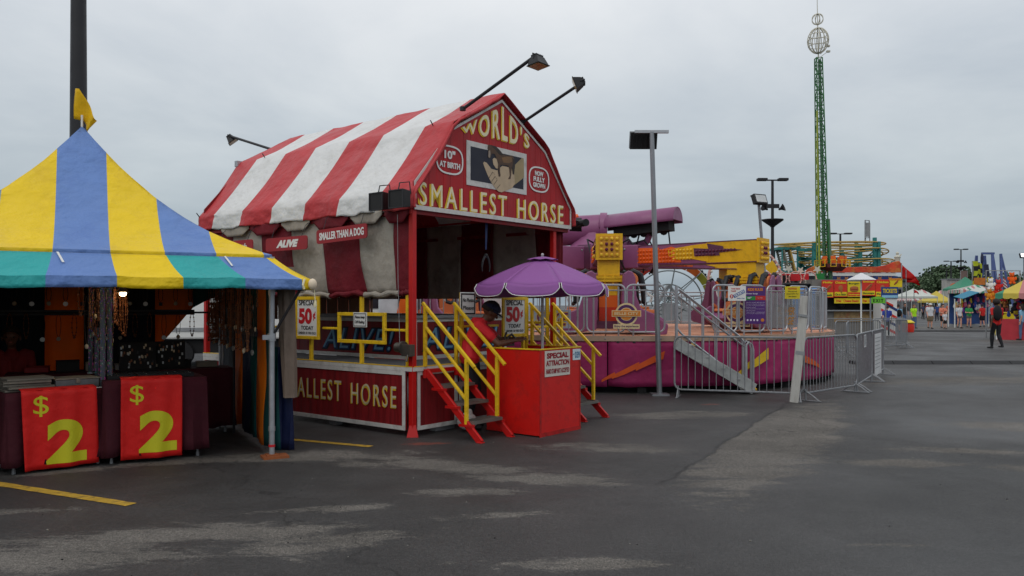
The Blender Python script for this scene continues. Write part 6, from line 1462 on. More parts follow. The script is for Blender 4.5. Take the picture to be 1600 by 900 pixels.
b = MB(); b.lathe([(.7, 4.1), (.95, 4.35), (.85, 4.6), (.6, 4.65)], 12, (.6, 0, 0)); car = obj('gondola', b, mat('gondola_dark_red', S(90, 30, 30), .6), dt)
for k in range(10):
    a = 2*pi*k/10; M = Matrix.Translation((.6, 0, 4.45)) @ Matrix.Rotation(a, 4, 'Z') @ Matrix.Translation((1.0, 0, 0)) @ Matrix.Rotation(pi/2, 4, 'Z') @ Matrix.Scale(.62, 4)
    b = MB(); b.bx(-.28, .28, .0, .12, .3, 1.2, 1, M); b.frame(-.33, .33, -.1, .75, .07, -.42, -.34, 0, M); b.bx(-.33, -.27, -.38, 0, .68, .75, 0, M); b.bx(.27, .33, -.38, 0, .68, .75, 0, M); b.bx(-.25, .25, -.3, .1, .0, .1, 2, M); obj('seat', b, [RYEL, RORA, DARK], car)
b = MB(); b.bx(-.9, -.35, -.9, -.5, 0, 3.9); obj('control_box', b, mat('box_green', S(30, 120, 54), .5), dt); b = MB(); b.bx(-1.6, 2.6, -1.3, 1.3, 0, .5); obj('base_trailer', b, GREYP, dt)
# ------------------------------------------------------------------ roller coaster
CY = mat('track_ochre', S(186, 152, 76), .5, var=.2); CT = mat('coaster_teal', S(44, 122, 118), .5, var=.15)
rc = thing('roller_coaster', 'small roller coaster with ochre track tiers on teal columns', 'roller coaster', (PX(1305, 85), 85, 0)); k85 = 85/FPX
def rel(u, v, dy=0): return V(((u-1305)*k85, dy, CAMZ+(HOR-v)*k85))
def track(pts, r_=.07):
    b = MB(); n_ = len(pts)
    L_ = []; R_2 = []
    for i in range(n_):
        t = (V(pts[(i+1) % n_])-V(pts[i-1])).normalized(); s_ = V((-t.y, t.x, 0)).normalized()*.55; L_.append(V(pts[i])+s_); R_2.append(V(pts[i])-s_); (b.beam(L_[-1], R_2[-1], .08, .06) if i % 2 else None)
    b.path(L_, r_, 5, closed=True); b.path(R_2, r_, 5, closed=True); b.path([V(p)-Z3*.25 for p in pts], r_*1.1, 5, closed=True); return b
for v0, ua, ub, dv in ((381.5, 1217, 1373, 1.0), (394, 1248, 1377, 4), (409, 1258, 1386, 3)):
    pts = []
    for j in range(44):
        a = 2*pi*j/44; uu = (ua+ub)/2+(ub-ua)/2*(abs(cos(a))**.75)*(1 if cos(a) > 0 else -1); yy = 2.4*sin(a); pts.append(rel(uu, v0+dv*sin(a*2+.5), yy))
    obj('track', track(pts), CY, rc, smooth=True)
for u, vt in ((1259.5, 380), (1266, 386), (1352, 374), (1358, 380), (1302, 392), (1330, 396), (1380, 410)):
    for yy in (-2.2, 2.2):
        p = rel(u, vt, yy); b = MB(); b.tube((p.x, p.y, 0), p, .22, 8); po = obj('column', b, CT, rc, smooth=True)
    b = MB()
    for vv in (384, 398, 412):
        if vv > vt: q = rel(u, vv, 0); b.beam((q.x-1.0, 0, q.z-.5), (q.x+1.0, 0, q.z-.3), .16, .2); b.beam((q.x, -2.6, q.z-.5), (q.x, 2.6, q.z-.5), .16, .2); b.beam((q.x, 0, q.z-1.3), (q.x+1.1, 0, q.z-.4), .1, .12)
    obj('cross_arm', b, CT, rc)
b = MB()
for u in (1216, 1240):
    for yy in (-1.2, 1.2): p = rel(u, 391, yy); b.beam((p.x, yy, 0), p, .12, .12)
for vv in (391, 410, 425): b.beam(rel(1216, vv, -1.2), rel(1240, vv, -1.2), .1, .1); b.beam(rel(1216, vv, 1.2), rel(1240, vv, 1.2), .1, .1)
b.box(tuple(rel(1224, 389.5)), (2.2, 2.6, .25)); obj('lift_tower', b, CT, rc)
for ua, ub, mt_ in ((1218, 1231, mat('chain_grey', S(120, 120, 104), .6)), (1228, 1241, CY)):
    b = MB(); b.beam(rel(ua, 390, -.9), rel(ub, 440, -.9), .8, .15); b.beam(rel(ua, 390, .9), rel(ub, 440, .9), .3, .15)
    for i in range(14): b.beam(rel(ua+(ub-ua)*i/14, 390+50*i/14, -1.2), rel(ua+(ub-ua)*i/14, 390+50*i/14, 1.2), .12, .1)
    obj('lift_hill', b, mt_, rc)
b = MB(); b.frame(-.35, .35, 0, 1.9, .06, -.05, .05, 0, Matrix.Translation(rel(1355, 372)) @ Matrix.Rotation(.5, 4, 'Z')); b.beam(rel(1352, 380), rel(1352, 346), .12, .12); b.beam(rel(1359, 380), rel(1359, 356), .08, .08); b.box(tuple(rel(1356, 359)), (.5, .06, 1.5)); obj('sign_frame', b, GREYP, rc)
# ------------------------------------------------------------------ painted fun house trailer
fh = thing('fun_house', 'long fun house trailer with red flame shaped header and blue band', 'fun house', (PX(1304, 64), 64, 0)); k64 = 64/FPX
def rf(u, v, dy=0): return V(((u-1304)*k64, dy, CAMZ+(HOR-v)*k64))
FR_ = mat('header_red', S(196, 62, 36), .5, var=.5, scale=1.2, dirt=S(206, 150, 60), dirt_amt=.9, dscale=.9); FB = mat('band_blue', S(36, 52, 104), .5, var=.5, scale=2)
b = MB(); b.bx(rf(1207, 0).x, rf(1397, 0).x, .02, 2.4, .6, rf(0, 427).z); obj('body', b, mat('trailer_dark', S(40, 40, 50), .6), fh)
Q = Matrix(((1, 0, 0, 0), (0, 0, -1, 0), (0, 1, 0, 0), (0, 0, 0, 1)))
hp = [(1258, 424), (1262, 420), (1275, 414), (1285, 412), (1300, 412), (1320, 418), (1345, 417), (1370, 417), (1385, 414), (1396, 409), (1404, 408), (1408, 412), (1409, 426), (1258, 426)]
b = MB(); b.prism([(rf(u, v).x, rf(u, v).z) for u, v in hp], .0, .12, 0, Q); obj('flame_header', b, FR_, fh, bev=.02)
b = MB(); b.bx(rf(1207, 0).x, rf(1400, 0).x, -.05, .0, rf(0, 431).z, rf(0, 426.5).z); obj('white_band', b, PWHITE, fh)
b = MB(); b.bx(rf(1300, 0).x, rf(1402, 0).x, -.06, -.01, rf(0, 441).z, rf(0, 431.5).z); obj('blue_band', b, FB, fh)
b = MB()
for u in (1310, 1322, 1334, 1360, 1374, 1390):
    p = rf(u, 436); 
    b.prism([((.26 if j % 2 else .11)*sin(pi*j/5), (.26 if j % 2 else .11)*cos(pi*j/5)) for j in range(10)], .065, .075, 0, Matrix.Translation(p) @ Q)
obj('stars', b, mat('star_ochre', S(170, 110, 60), .6), fh)
stt = thing('statue', 'small white figure standing on the right end of the fun house', 'statue', rf(1404, 409)+V((PX(1304, 64), 64.2, -.1))); b = MB(); b.lathe([(.22, 0), (.2, .35), (.26, .5), (.12, .62), (.09, .68)], 10); b.ball((0, 0, .78), .13, 8, 6); b.beam((.15, 0, .5), (.32, 0, .72), .07, .07); b.beam((-.15, 0, .5), (-.25, 0, .25), .07, .07); obj('figure', b, IVORY, stt, smooth=True)
# ------------------------------------------------------------------ star ride
sr_ = thing('star_ride', 'dark round ride rimmed with white stars and pink hoops', 'carnival ride', (PX(1226, 44), 44, 0)); b = MB(); b.lathe([(1.6, 0), (1.7, 2.2), (1.2, 2.5)], 20); obj('base', b, mat('ride_base_navy', S(30, 34, 60), .5), sr_, smooth=True)
b = MB(); b.lathe([(1.25, 2.5), (1.9, 2.62), (1.9, 2.7), (.3, 2.8), (.3, 3.2)], 24); obj('turntable', b, DARK, sr_, smooth=True)
for k in range(10):
    a = 2*pi*k/10+.2; M = Matrix.Translation((1.75*cos(a), 1.2*sin(a), 2.75+(.75 if k % 2 else .0))) @ Q
    b = MB(); b.prism([((.24 if j % 2 else .10)*sin(pi*j/5), (.24 if j % 2 else .10)*cos(pi*j/5)) for j in range(10)], -.03, .03, 0, M); obj('star', b, IVORY, sr_)
for k in range(4):
    b = MB(); x = -1.2+.8*k; b.path([(x+.34*cos(t), -.5, 3.0+.38*sin(t)) for t in [2*pi*j/18 for j in range(18)]], .035, 5, closed=True)
    for j in range(9): b.ball((x+.34*cos(.7*j), -.54, 3.0+.38*sin(.7*j)), .045, 5, 4)
    obj('hoop', b, mat('hoop_pink', S(206, 150, 140), .5), sr_)
b = MB(); b.bx(-1.3, 1.4, .2, .9, 2.9, 3.3); obj('red_seats', b, REDINK, sr_)
bb = thing('blue_box', 'bright blue tarp covered box in front of the drop tower', 'box', (PX(1261, 40), 40, 0)); b = MB(); b.bx(-.46, .46, 0, .8, 0, 2.38); b.bx(-.5, .5, -.04, .84, 2.3, 2.42); obj('cover', b, mat('tarp_sky_blue', S(80, 140, 206), .5), bb, bev=.02)
# ------------------------------------------------------------------ food stand with menu boards
fs = thing('food_stand', 'wide food stand hung with yellow and red menu boards', 'food stand', (PX(1335, 42), 42, 0)); k42 = 42/FPX
def r4(u, v): return (u-1335)*k42, CAMZ+(HOR-v)*k42
x0, x1 = r4(1270, 0)[0], r4(1396, 0)[0]
b = MB(); b.bx(x0, x1, .1, 3, 2.05, 2.92); b.bx(x0, x1, .1, 3, 0, 1.3); b.bx(x0, x1, 2.9, 3.0, 1.3, 2.05); b.bx(x0, x0+.1, .1, 3, 1.3, 2.05); b.bx(x1-.1, x1, .1, 3, 1.3, 2.05); obj('body', b, mat('stand_grey', S(120, 116, 110), .6), fs)
b = MB(); b.bx(x0, x1, .4, .45, 1.3, 2.05); b.ball((x0+1.6, .3, 1.6), .2, 6, 5); b.ball((x0+3.1, .3, 1.6), .16, 6, 5); obj('interior_shade', b, DARK, fs)  # near-black sheet across the opening, painted as the shade inside
b = MB(); b.bx(x0, x1, -.15, .12, 1.26, 1.32); b.bx(r4(1304, 0)[0], r4(1373, 0)[0], .06, .098, .7, 1.25, 1); obj('counter', b, [GREYP, mat('counter_ochre', S(150, 124, 84), .6, var=.5, scale=6, dirt=S(150, 60, 40), dirt_amt=.7)], fs)
MYE = mat('menu_yellow', S(222, 196, 30), .5, var=.1); MRE = mat('menu_red', S(208, 48, 32), .5, var=.15); BUN = mat('bun_brown', S(170, 100, 50), .6); LETT = mat('menu_green', S(60, 90, 30), .6)
for (ua, ub, va, vb, t1, t2, kind) in ((1283, 1301, 438, 465, 'Philly', 'Steak', 0), (1302, 1322, 438, 464, 'Chicken', 'On a Stick', 1), (1323, 1343, 440, 464, 'Burger', 'Hamburgers', 2), (1345, 1366, 437, 462, 'Sausage', 'Sausage', 3), (1366.5, 1388, 437, 464, 'Chicken', 'Fingers', 1), (1389, 1408, 435, 449, 'Hot Dog', '', 3)):
    xa, zt = r4(ua, va); xb, zb = r4(ub, vb); m_ = thing('menu_board', {0: 'Philly Steak menu board at the left end of the food stand', 1: 'Chicken menu board, ' + ('second from the left' if ua < 1330 else 'just left of the corner board'), 2: 'Burger menu board left of the white umbrella pole', 3: 'Sausage menu board right of the umbrella pole' if t2 else 'small Hot Dog menu board above the TICKETS sign'}[kind], 'menu board', (PX(1335, 42)+xa, 41.9, zb), 0, 'menu boards on the food stand')
    W_ = xb-xa; H_ = zt-zb; b = MB(); b.bx(0, W_, -.02, .04, 0, H_); obj('board', b, MYE if kind in (2,) or not t2 else MRE, m_)
    b = MB(); b.bx(.02, W_-.02, -.026, -.021, H_*.05, H_*.30, 0); b.bx(.02, W_-.02, -.026, -.021, H_*.78, H_*.97, 1); obj('colour_bands', b, [MRE if kind == 2 else MYE, MYE if kind == 2 else MRE], m_)
    b = MB(); b.text(t1, (W_/2, -.027, H_*.86), X3, Z3, h=H_*.13, wd=W_*.85, bold=.04, depth=.004)
    obj('lettering', b, MYE if kind != 2 else LETT, m_)
    if t2: b = MB(); b.text(t2, (W_/2, -.027, H_*.15), X3, Z3, h=H_*.13, wd=W_*.85, bold=.04, depth=.004); obj('lettering', b, LETT if kind != 2 else MYE, m_)
    b = MB(); M = Matrix.Translation((W_/2, -.03, H_*.52))
    if kind == 2: b.ball((0, 0, .05), .22, 12, 8, 0, (1, .12, .45), M); b.ball((0, 0, -.08), .22, 12, 8, 0, (1, .12, .3), M); b.ball((0, -.01, -.02), .235, 12, 6, 1, (1, .12, .16), M)
    elif kind in (3, 0): M = M @ Matrix.Rotation(-.8, 4, 'Y'); b.ball((0, 0, 0), .26 if t2 else .16, 12, 8, 0, (1, .12, .3), M); b.ball((0, -.015, .02), .24 if t2 else .15, 12, 6, 1, (1, .12, .16), M)
    else: b.ball((0, 0, 0), .12, 10, 8, 0, (1, .15, 1.3), M); b.ball((.04, 0, -.15), .06, 8, 6, 0, (1, .2, 1.6), M)
    obj('food_picture', b, [BUN, mat('meat_red', S(150, 60, 40), .6)], m_, smooth=True)
for (ua, ub, lab) in ((1303, 1344, 'left long yellow strip banner under the menu boards'), (1345, 1378, 'right long strip banner under the menu boards')):
    xa, zt = r4(ua, 466); xb, zb = r4(ub, 474); m_ = thing('strip_banner', lab, 'banner', (PX(1335, 42)+xa, 41.95, zb)); b = MB(); b.bx(0, xb-xa, 0, .03, 0, zt-zb); obj('cloth', b, MYE, m_)
    b = MB(); b.text('Fries   Cheese Steaks', ((xb-xa)/2, -.002, (zt-zb)/2), X3, Z3, h=(zt-zb)*.5, wd=(xb-xa)*.85, bold=.03, depth=.003); obj('lettering', b, MRE, m_)
# ticket box, EXIT sign
tb = thing('ticket_box', 'white ticket box with blue and red slanted stripes and TICKETS sign', 'ticket booth', (PX(1389.5, 41), 41, 0)); k41 = 41/FPX
b = MB(); b.bx(-.42, .40, 0, .9, 0, 1.95); obj('body', b, PWHITE, tb, bev=.01)
for i in range(5):
    b = MB(); z = .2+.4*i; Mq = Q; b.prism([(-.42, z+.28), (-.42, z+.42), (.40, z-.02), (.40, z-.16)] if z < 1.6 else [(-.42, 1.75), (-.42, 1.9), (.2, 1.6), (.2, 1.45)], .004, .01, 0, Mq); obj('stripe', b, FB if i % 2 else MRE, tb)
b = MB(); b.bx(-.42, .42, -.06, .0, 1.93, 2.5); sb_ = obj('sign_board', b, mat('tickets_blue', S(30, 66, 130), .5), tb); b = MB(); b.text('TICKETS', (0, -.062, 2.3), X3, Z3, h=.22, wd=.72, bold=.04, depth=.004); obj('lettering', b, MYE, sb_); b = MB(); b.bx(-.4, .4, -.066, -.061, 1.95, 2.08); obj('pale_swoosh', b, mat('pale_sky', S(140, 190, 216), .5), sb_)
ex = thing('exit_sign', 'green EXIT sign on two grey posts by the queue', 'sign', (PX(1372, 36), 36, 0)); b = MB(); b.bx(-.32, .32, -.02, .02, 1.66, 1.90); b.add([(-.32, -.02, 1.902), (.32, -.02, 1.902), (0, -.02, 1.98), (-.32, .02, 1.902), (.32, .02, 1.902), (0, .02, 1.98)], [(0, 1, 2), (5, 4, 3), (0, 3, 4, 1), (1, 4, 5, 2), (2, 5, 3, 0)]); bd_ = obj('board', b, mat('exit_green', S(110, 190, 50), .5), ex)
b = MB(); b.text('EXIT', (0, -.021, 1.78), X3, Z3, h=.15, wd=.46, bold=.03, depth=.003, space=1.3); obj('lettering', b, INK, bd_)
for x in (-.34, .34): b = MB(); b.tube((x, 0, 0), (x, 0, 1.9), .035, 8); obj('post', b, GALV, ex, smooth=True)
pu = thing('patio_umbrella', 'plain white square patio umbrella before the menu boards', 'umbrella', (PX(1345.5, 36), 36, 0)); b = MB(); b.lathe([(.66, 2.70), (.64, 2.72), (.02, 3.02)], 4, cap=False, M=Matrix.Rotation(pi/4, 4, 'Z')); obj('canopy', b, cloth('white_canvas', S(236, 236, 238), .2), pu, thick=.01); b = MB(); b.tube((0, 0, 0), (0, 0, 2.98), .035, 8); obj('pole', b, PWHITE, pu, smooth=True)
# red flags on poles
for k, (u, v, Y, s_) in enumerate(((1410, 414, 46, 1.0), (1417, 424, 46, .8), (1429, 452, 60, .35))):
    p = P(u, v, Y); r = thing('red_flag', ['tallest red pennant flag right of the food stand', 'second red pennant flag overlapping the tallest', 'small red flag hanging over the lane'][k], 'flag', (p.x, Y, 0), 0, 'red pennant flags'); b = MB(); b.tube((0, 0, 0), (-.05, 0, p.z+.1), .025, 6); obj('pole', b, GREYP, r, smooth=True)
    b = MB(); H_ = 1.25*s_
    b.sheet(lambda a, c: V((s_*1.0*a, .08*sin(a*7+c*2), p.z-H_*(a*.75)-(H_*.62*(1-a)+.02)*c+.04*sin(a*5))), 10, 5); obj('flag', b, cloth('flag_red', S(206, 26, 22), .35), r, smooth=True, thick=.004)
rbk = thing('red_barrel', 'red and yellow painted bin beside the ticket box', 'bin', (PX(1419, 47), 47, 0)); b = MB(); b.lathe([(.30, 0), (.34, .28), (.30, .5), (.26, .52)], 12); obj('body', b, MRE, rbk, smooth=True); b = MB(); b.lathe([(.35, .52), (.37, .56), (.15, .7)], 12); obj('lid', b, MYE, rbk, smooth=True)
# ------------------------------------------------------------------ big wheel ride behind (tilted hoop with coloured panels)
wr = thing('tilted_wheel_ride', 'tilted wheel ride with red, orange and lime panels behind the spinning arms', 'carnival ride', (PX(1045, 33), 33, 0)); Mw = Matrix.Translation((0, 0, 1.75)) @ Matrix.Scale(.6, 4) @ Matrix.Rotation(radians(25), 4, 'Y') @ Matrix.Rotation(radians(-62), 4, 'X')
pal = [mat('panel_red', S(190, 56, 40), .5), mat('panel_orange', S(214, 106, 44), .5), mat('panel_lime', S(160, 160, 56), .5), mat('panel_mint', S(130, 170, 120), .5)]
for k in range(10, 19):
    b = MB(); a0, a1 = 2*pi*k/20, 2*pi*(k+1)/20-.02
    b.sheet(lambda u, v_: Mw @ V(((3.0-.5*v_)*cos(a0+(a1-a0)*u), (3.0-.5*v_)*sin(a0+(a1-a0)*u), .05*v_)), 5, 1); obj('panel', b, pal[0 if 10 <= k <= 13 else 1 if 14 <= k <= 15 else 2 if 16 <= k <= 18 else 3], wr, thick=.04)
b = MB()
for rr_ in (3.05, 2.2, 1.2):
    b.path([Mw @ V((rr_*cos(2*pi*j/48), rr_*sin(2*pi*j/48), .1)) for j in range(48)], .03, 5, closed=True)
for k in range(10): a = 2*pi*k/10; b.tube(Mw @ V((0, 0, .5)), Mw @ V((3.0*cos(a), 3.0*sin(a), 0)), .022, 5); b.tube(Mw @ V((0, 0, -.5)), Mw @ V((3.0*cos(a), 3.0*sin(a), 0)), .022, 5)
obj('spokes', b, mat('spoke_grey', S(124, 130, 130), .5), wr); b = MB()
for k in range(60): a = 2*pi*k/60; b.ball(Mw @ V((3.08*cos(a), 3.08*sin(a), .08)), .05, 5, 4)
obj('rim_lights', b, DARK, wr); b = MB(); b.tube((0, 0, 0), Mw @ V((0, 0, -.3)), .3, 10); b.beam((-1.6, -.8, .1), (0, 0, 2.4), .12, .12); b.beam((1.6, -.8, .1), (0, 0, 2.4), .12, .12); b.bx(-2, 2, -1, 1, 0, .3); obj('support', b, GREYP, wr)
hr = thing('lit_hoop_ride', 'upright hoop edged with small lights and hung with purple cloth', 'carnival ride', (PX(1122, 30), 30, 0)); b = MB(); b.path([(1.0+.0-1.35*cos(t), 0, 2.55+1.35*sin(t)*.9) for t in [pi*1.45*j/30-.9 for j in range(31)]], .06, 6); obj('hoop', b, mat('hoop_pink', S(206, 150, 140)), hr, smooth=True)
b = MB()
for j in range(28): t = pi*1.45*j/28-.9; b.ball((1.0-1.30*cos(t), -.08, 2.55+1.2*sin(t)), .05, 5, 4)
obj('lights', b, IVORY, hr); b = MB(); b.sheet(lambda u, v_: V((.2+.9*u, .05*sin(u*9), 3.85-.4*u-(.9-.3*u)*v_)), 8, 6); obj('purple_cloth', b, cloth('cloth_dull_purple', S(100, 60, 100), .2), hr, thick=.01); b = MB(); b.bx(.2, 1.8, -.4, .4, 0, 1.2); obj('base', b, DARK, hr)
# ------------------------------------------------------------------ trailers seen through the stands on the left
def trailer(x, y, L_, H_, yaw, lab, body, z0=.7):
    r = thing('trailer', lab, 'trailer', (x, y, 0), yaw, None); b = MB(); b.bx(-L_/2, L_/2, 0, 2.3, z0, H_); obj('body', b, body, r, bev=.05, seg=2)
    b = MB(); b.bx(-L_/2+.2, L_/2-.2, .15, 2.1, .32, z0-.002); obj('underframe', b, DARK, r)
    for sx_ in (-L_*.3, -L_*.18, L_*.3):
        b = MB(); b.tube((sx_, .0, .32), (sx_, .14, .32), .32, 16); obj('wheel', b, DARK, r, smooth=True)
    b = MB(); b.bx(-L_/2+.5, -L_/2+1.8, -.02, .0, H_*.55, H_*.82); b.bx(L_/2-2.4, L_/2-1.0, -.02, .0, H_*.5, H_*.8); obj('window', b, mat('window_dark', S(40, 46, 54), .15, spec=.8), r); b = MB(); b.bx(-L_/2, L_/2, -.015, .0, z0+.2, z0+.3); obj('trim_strip', b, GREYP, r)
    return r
trailer(-7.0, 21, 9, 3.0, radians(4), 'white travel trailer seen through the gap in the striped tent', PWHITE)
trailer(-1.6, 20.5, 3.6, 2.4, radians(3), 'pale grey utility trailer seen under the barn curtains', mat('trailer_grey', S(190, 194, 198), .45))
trailer(-16, 30, 10, 3.2, radians(-5), 'long silver trailer far behind the striped tent', mat('trailer_silver', S(160, 164, 170), .4, metal=.4))
og = thing('orange_slide', 'orange and white carnival equipment glimpsed behind the barn pit', 'equipment', (-2.7, 18.2, 0)); b = MB(); b.beam((0, 0, .3), (.5, 0, 2.3), .35, .12, 0, (0, 1, 0)); b.beam((.5, .1, 1.2), (1.1, .1, 2.0), .2, .1, 0, (0, 1, 0)); obj('chute', b, RORA, og); b = MB(); b.bx(-.4, 1.3, -.1, .4, 0, .5); b.bx(-2.0, -.6, 0, .5, 1.35, 1.7); obj('frame', b, mat('equipment_red_brown', S(150, 70, 40), .6), og)
# ------------------------------------------------------------------ right hand midway
GTE = [cloth('stall_green', S(70, 146, 116), .2), cloth('stall_yellow', S(214, 192, 84), .2), cloth('stall_pink', S(200, 134, 134), .2), cloth('stall_white', S(210, 214, 206), .2)]
def stall(name, lab, cx, cy, hw, hd, ze, za, pat, group=None, backm=None, legs=True, skirt=.25, rot=0):
    r = thing(name, lab, 'tent', (cx, cy, 0), 0, group); b = MB(); n_ = 14
    for f in range(4):
        R_ = Matrix.Rotation(f*pi/2, 4, 'Z'); W_, D_ = (hw, hd) if f % 2 == 0 else (hd, hw)
        for i in range(n_):
            a, c = -1+2*i/n_, -1+2*(i+1)/n_
            def fn(u, v_, a=a, c=c):
                s_ = a+(c-a)*u; dm = max(abs(s_), .01); d = dm+(1-dm)*v_; return R_ @ V((s_*W_, -D_*d, ze+(za-ze)*((1-d)-.10*sin(pi*d))))
            b.sheet(fn, 1, 6, pat[i % len(pat)]); b.sheet(lambda u, v_: R_ @ V(((a+(c-a)*u)*W_, -D_-.02*v_, ze-skirt*v_*(.8+.2*sin(pi*u)))), 3, 1, pat[i % len(pat)])
    obj('canopy', b, GTE, r, thick=.02)
    if legs:
        for x in (-hw, hw):
            for y in (-hd, hd): b = MB(); b.tube((x*.98, y*.98, 0), (x*.98, y*.98, ze), .035, 6); obj('pole', b, PWHITE, r, smooth=True)
    if rot: r.rotation_euler = (0, 0, rot)
    if backm: b = MB(); b.bx(-hw*.95, hw*.95, hd*.9, hd*.95, .2, ze-.05); obj('back_cloth', b, backm, r)
    return r
s1 = stall('game_tent', 'green, yellow and pink striped game tent at the right edge', PX(1655, 37), 37, 2.15, 2.15, 2.1, 3.9, [0, 1, 1, 2], backm=mat('game_back_dark', S(60, 40, 46), .7), rot=radians(-42))
b = MB(); b.bx(-2.1, 2.1, -2.1, -1.8, 0, .95); obj('counter', b, mat('counter_pink_red', S(180, 50, 60), .5), s1); b = MB(); b.beam((-2.1, -1.5, 1.95), (-2.1, -1.0, .1), .05, .05); obj('prop_pole', b, GTE[2], s1)
s2 = stall('game_tent', 'low pale striped canopy with blue back cloth left of the hanging toys', PX(1523, 58), 58, 1.5, .8, 2.65, 3.05, [3, 2, 3, 0], backm=mat('game_back_blue', S(36, 66, 120), .6, var=.4, scale=2))
rp_ = random.Random(11)
def prizes(parent, x0, x1, y, z0, z1, n_, sz):
    pcs = [mat(f'prize_{nm}', S(*c), .7) for nm, c in (('red', (190, 40, 50)), ('yellow', (220, 190, 50)), ('green', (60, 150, 80)), ('violet', (120, 60, 150)), ('blue', (50, 80, 170)), ('white', (210, 210, 210)), ('pink', (210, 110, 150)), ('dark', (40, 40, 50)))]
    b = MB()
    for _ in range(n_):
        c = (rp_.uniform(x0, x1), y+rp_.uniform(-.15, .15), rp_.uniform(z0, z1)); m = rp_.randrange(8); q = rp_.uniform(.6, 1.2)*sz
        b.ball(c, q, 7, 5, m, (1, .7, 1.2)); b.ball((c[0], c[1], c[2]+q*1.4), q*.7, 6, 5, m)
    tag(obj('prizes', b, pcs, parent, smooth=True), kind='stuff')
prizes(s1, -1.9, 1.9, 1.2, 1.1, 1.9, 60, .14); prizes(s1, -1.9, -1.2, -1.0, 1.1, 1.9, 18, .13); prizes(s2, -1.3, 1.3, .4, 1.1, 2.4, 50, .12)
s3 = stall('game_tent', 'green pointed stall roof far down the lane', PX(1508, 95), 95, 1.7, 1.7, 3.5, 4.9, [0, 0])
s4 = stall('game_tent', 'small bright yellow pyramid tent in the middle of the far lane', PX(1463, 110), 110, 1.7, 1.7, 2.1, 3.5, [1, 1, 1])
s5 = stall('game_tent', 'wide white and pink striped tent far behind the yellow one', PX(1440, 135), 135, 3.2, 3, 2.4, 4.2, [3, 2]); s6 = stall('game_tent', 'second white and pink striped tent far back right of the first', PX(1470, 150), 150, 3.2, 3, 2.4, 4.3, [2, 3])
s7 = stall('game_tent', 'grey white tent left of the yellow pyramid tent', PX(1427, 100), 100, 2.0, 2, 2.6, 3.6, [3, 3])
aw = thing('slanted_awning', 'blue and white slanted awning in front of the green stall', 'awning', (PX(1511, 56), 56, 0)); b = MB(); b.sheet(lambda u, v_: V((-.85+1.7*u, -1+1.2*v_, 2.0+.65*u+.15*v_)), 6, 3, 0, lambda u, v_: 1 if u > .7 else 0); obj('canopy', b, [cloth('awning_blue', S(60, 140, 170), .2), GTE[3]], aw, thick=.02); b = MB(); b.tube((.8, -.9, 0), (.8, -.9, 2.6), .04, 6); b.tube((-.8, .1, 0), (-.8, .1, 2.0), .04, 6); obj('pole', b, PWHITE, aw)
gs = thing('green_stall', 'green roofed stall with shelves of prizes', 'stall', (PX(1510, 66), 66, 0)); b = MB(); b.bx(-.85, .85, 0, .8, 2.6, 2.8); obj('roof', b, GRN and mat('stall_bright_green', S(40, 150, 70), .5), gs, bev=.04); b = MB(); b.bx(-.8, .8, .2, .8, 0, 2.59); obj('body', b, mat('stall_dark_teal', S(40, 60, 66), .6), gs)
for i in range(4): b = MB(); b.bx(-.75, .75, .0, .2, .5+.5*i, .56+.5*i); b.bx(-.7, -.3, .0, .15, .57+.5*i, .8+.5*i, 1); b.bx(.1, .6, .0, .15, .57+.5*i, .78+.5*i, 2); obj('shelf', b, [GREYP, mat('prize_green', S(50, 160, 90), .5), mat('prize_blue', S(60, 90, 170), .5)], gs)
# plush toys hanging at the corner of the striped tent
def plush_proto():
    r = thing('plush_toy', 'x', 'plush toy', (0, 0, 0)); b = MB(); b.ball((0, 0, 0), .2, 10, 8, 0, (1, .8, 1.2)); b.ball((0, -.02, .34), .16, 10, 8)
    for s_ in (-1, 1): b.ball((s_*.12, 0, .48), .06, 7, 5); b.ball((s_*.22, -.05, .08), .09, 7, 5, 0, (1, .9, 1.5)); b.ball((s_*.12, -.1, -.24), .1, 7, 5, 0, (1, 1.2, 1))
    b.ball((0, -.15, .31), .06, 7, 5); return r, b
pc = [(1548, 446, 'white', (226, 224, 220)), (1560, 448, 'red', (196, 40, 34)), (1557, 458, 'scarlet', (206, 50, 30)), (1551, 466, 'orange', (224, 120, 30)), (1546, 462, 'amber', (214, 140, 40)), (1566, 464, 'crimson', (170, 30, 36)), (1558, 474, 'pale yellow', (206, 190, 90)), (1569, 474, 'tan', (180, 120, 70)), (1581, 437, 'bright orange', (226, 96, 30)), (1592, 480, 'purple', (110, 50, 110)), (1563, 485, 'black', (40, 36, 38))]
pme = None
for u, v, nm_, c in pc:
    r, b = plush_proto(); r['label'] = f'{nm_} plush bear in the toy cluster by the striped game tent'; r['group'] = 'plush toys at the striped game tent'; r.scale = (.68,)*3; r.location = P(u, v, 39); r.rotation_euler = (0, 0, random.uniform(-.5, .5)); obj('body', b, mat('plush_'+nm_.replace(' ', '_'), S(*c), .9), r, smooth=True)
    b = MB(); b.tube((0, 0, .48), (0, 0, .48+max(.2, (3.2-P(u, v, 39).z)/.68-.48)), .008, 4); obj('string', b, GREYP, r)
    b = MB()
    for s_ in (-1, 1): b.ball((s_*.06, -.15, .38), .022, 5, 4)
    obj('eyes', b, INK, r)
tr_ = thing('toy_rack', 'steel rack carrying the hanging plush toys', 'rack', (PX(1562, 39), 39, 0)); b = MB(); b.path([(-.6, .1, 0), (-.6, .1, 3.25), (1.05, .1, 3.25), (1.05, .1, 0)], .03, 6); obj('frame', b, GREYP, tr_)
yb = thing('yellow_counter', 'yellow box counter under the plush toys', 'counter', (PX(1577, 42), 42, 0)); b = MB(); b.bx(-.4, .35, 0, .6, 0, 1.15); b.bx(-.44, .39, -.04, .64, 1.15, 1.2); obj('body', b, MYE, yb, bev=.01)
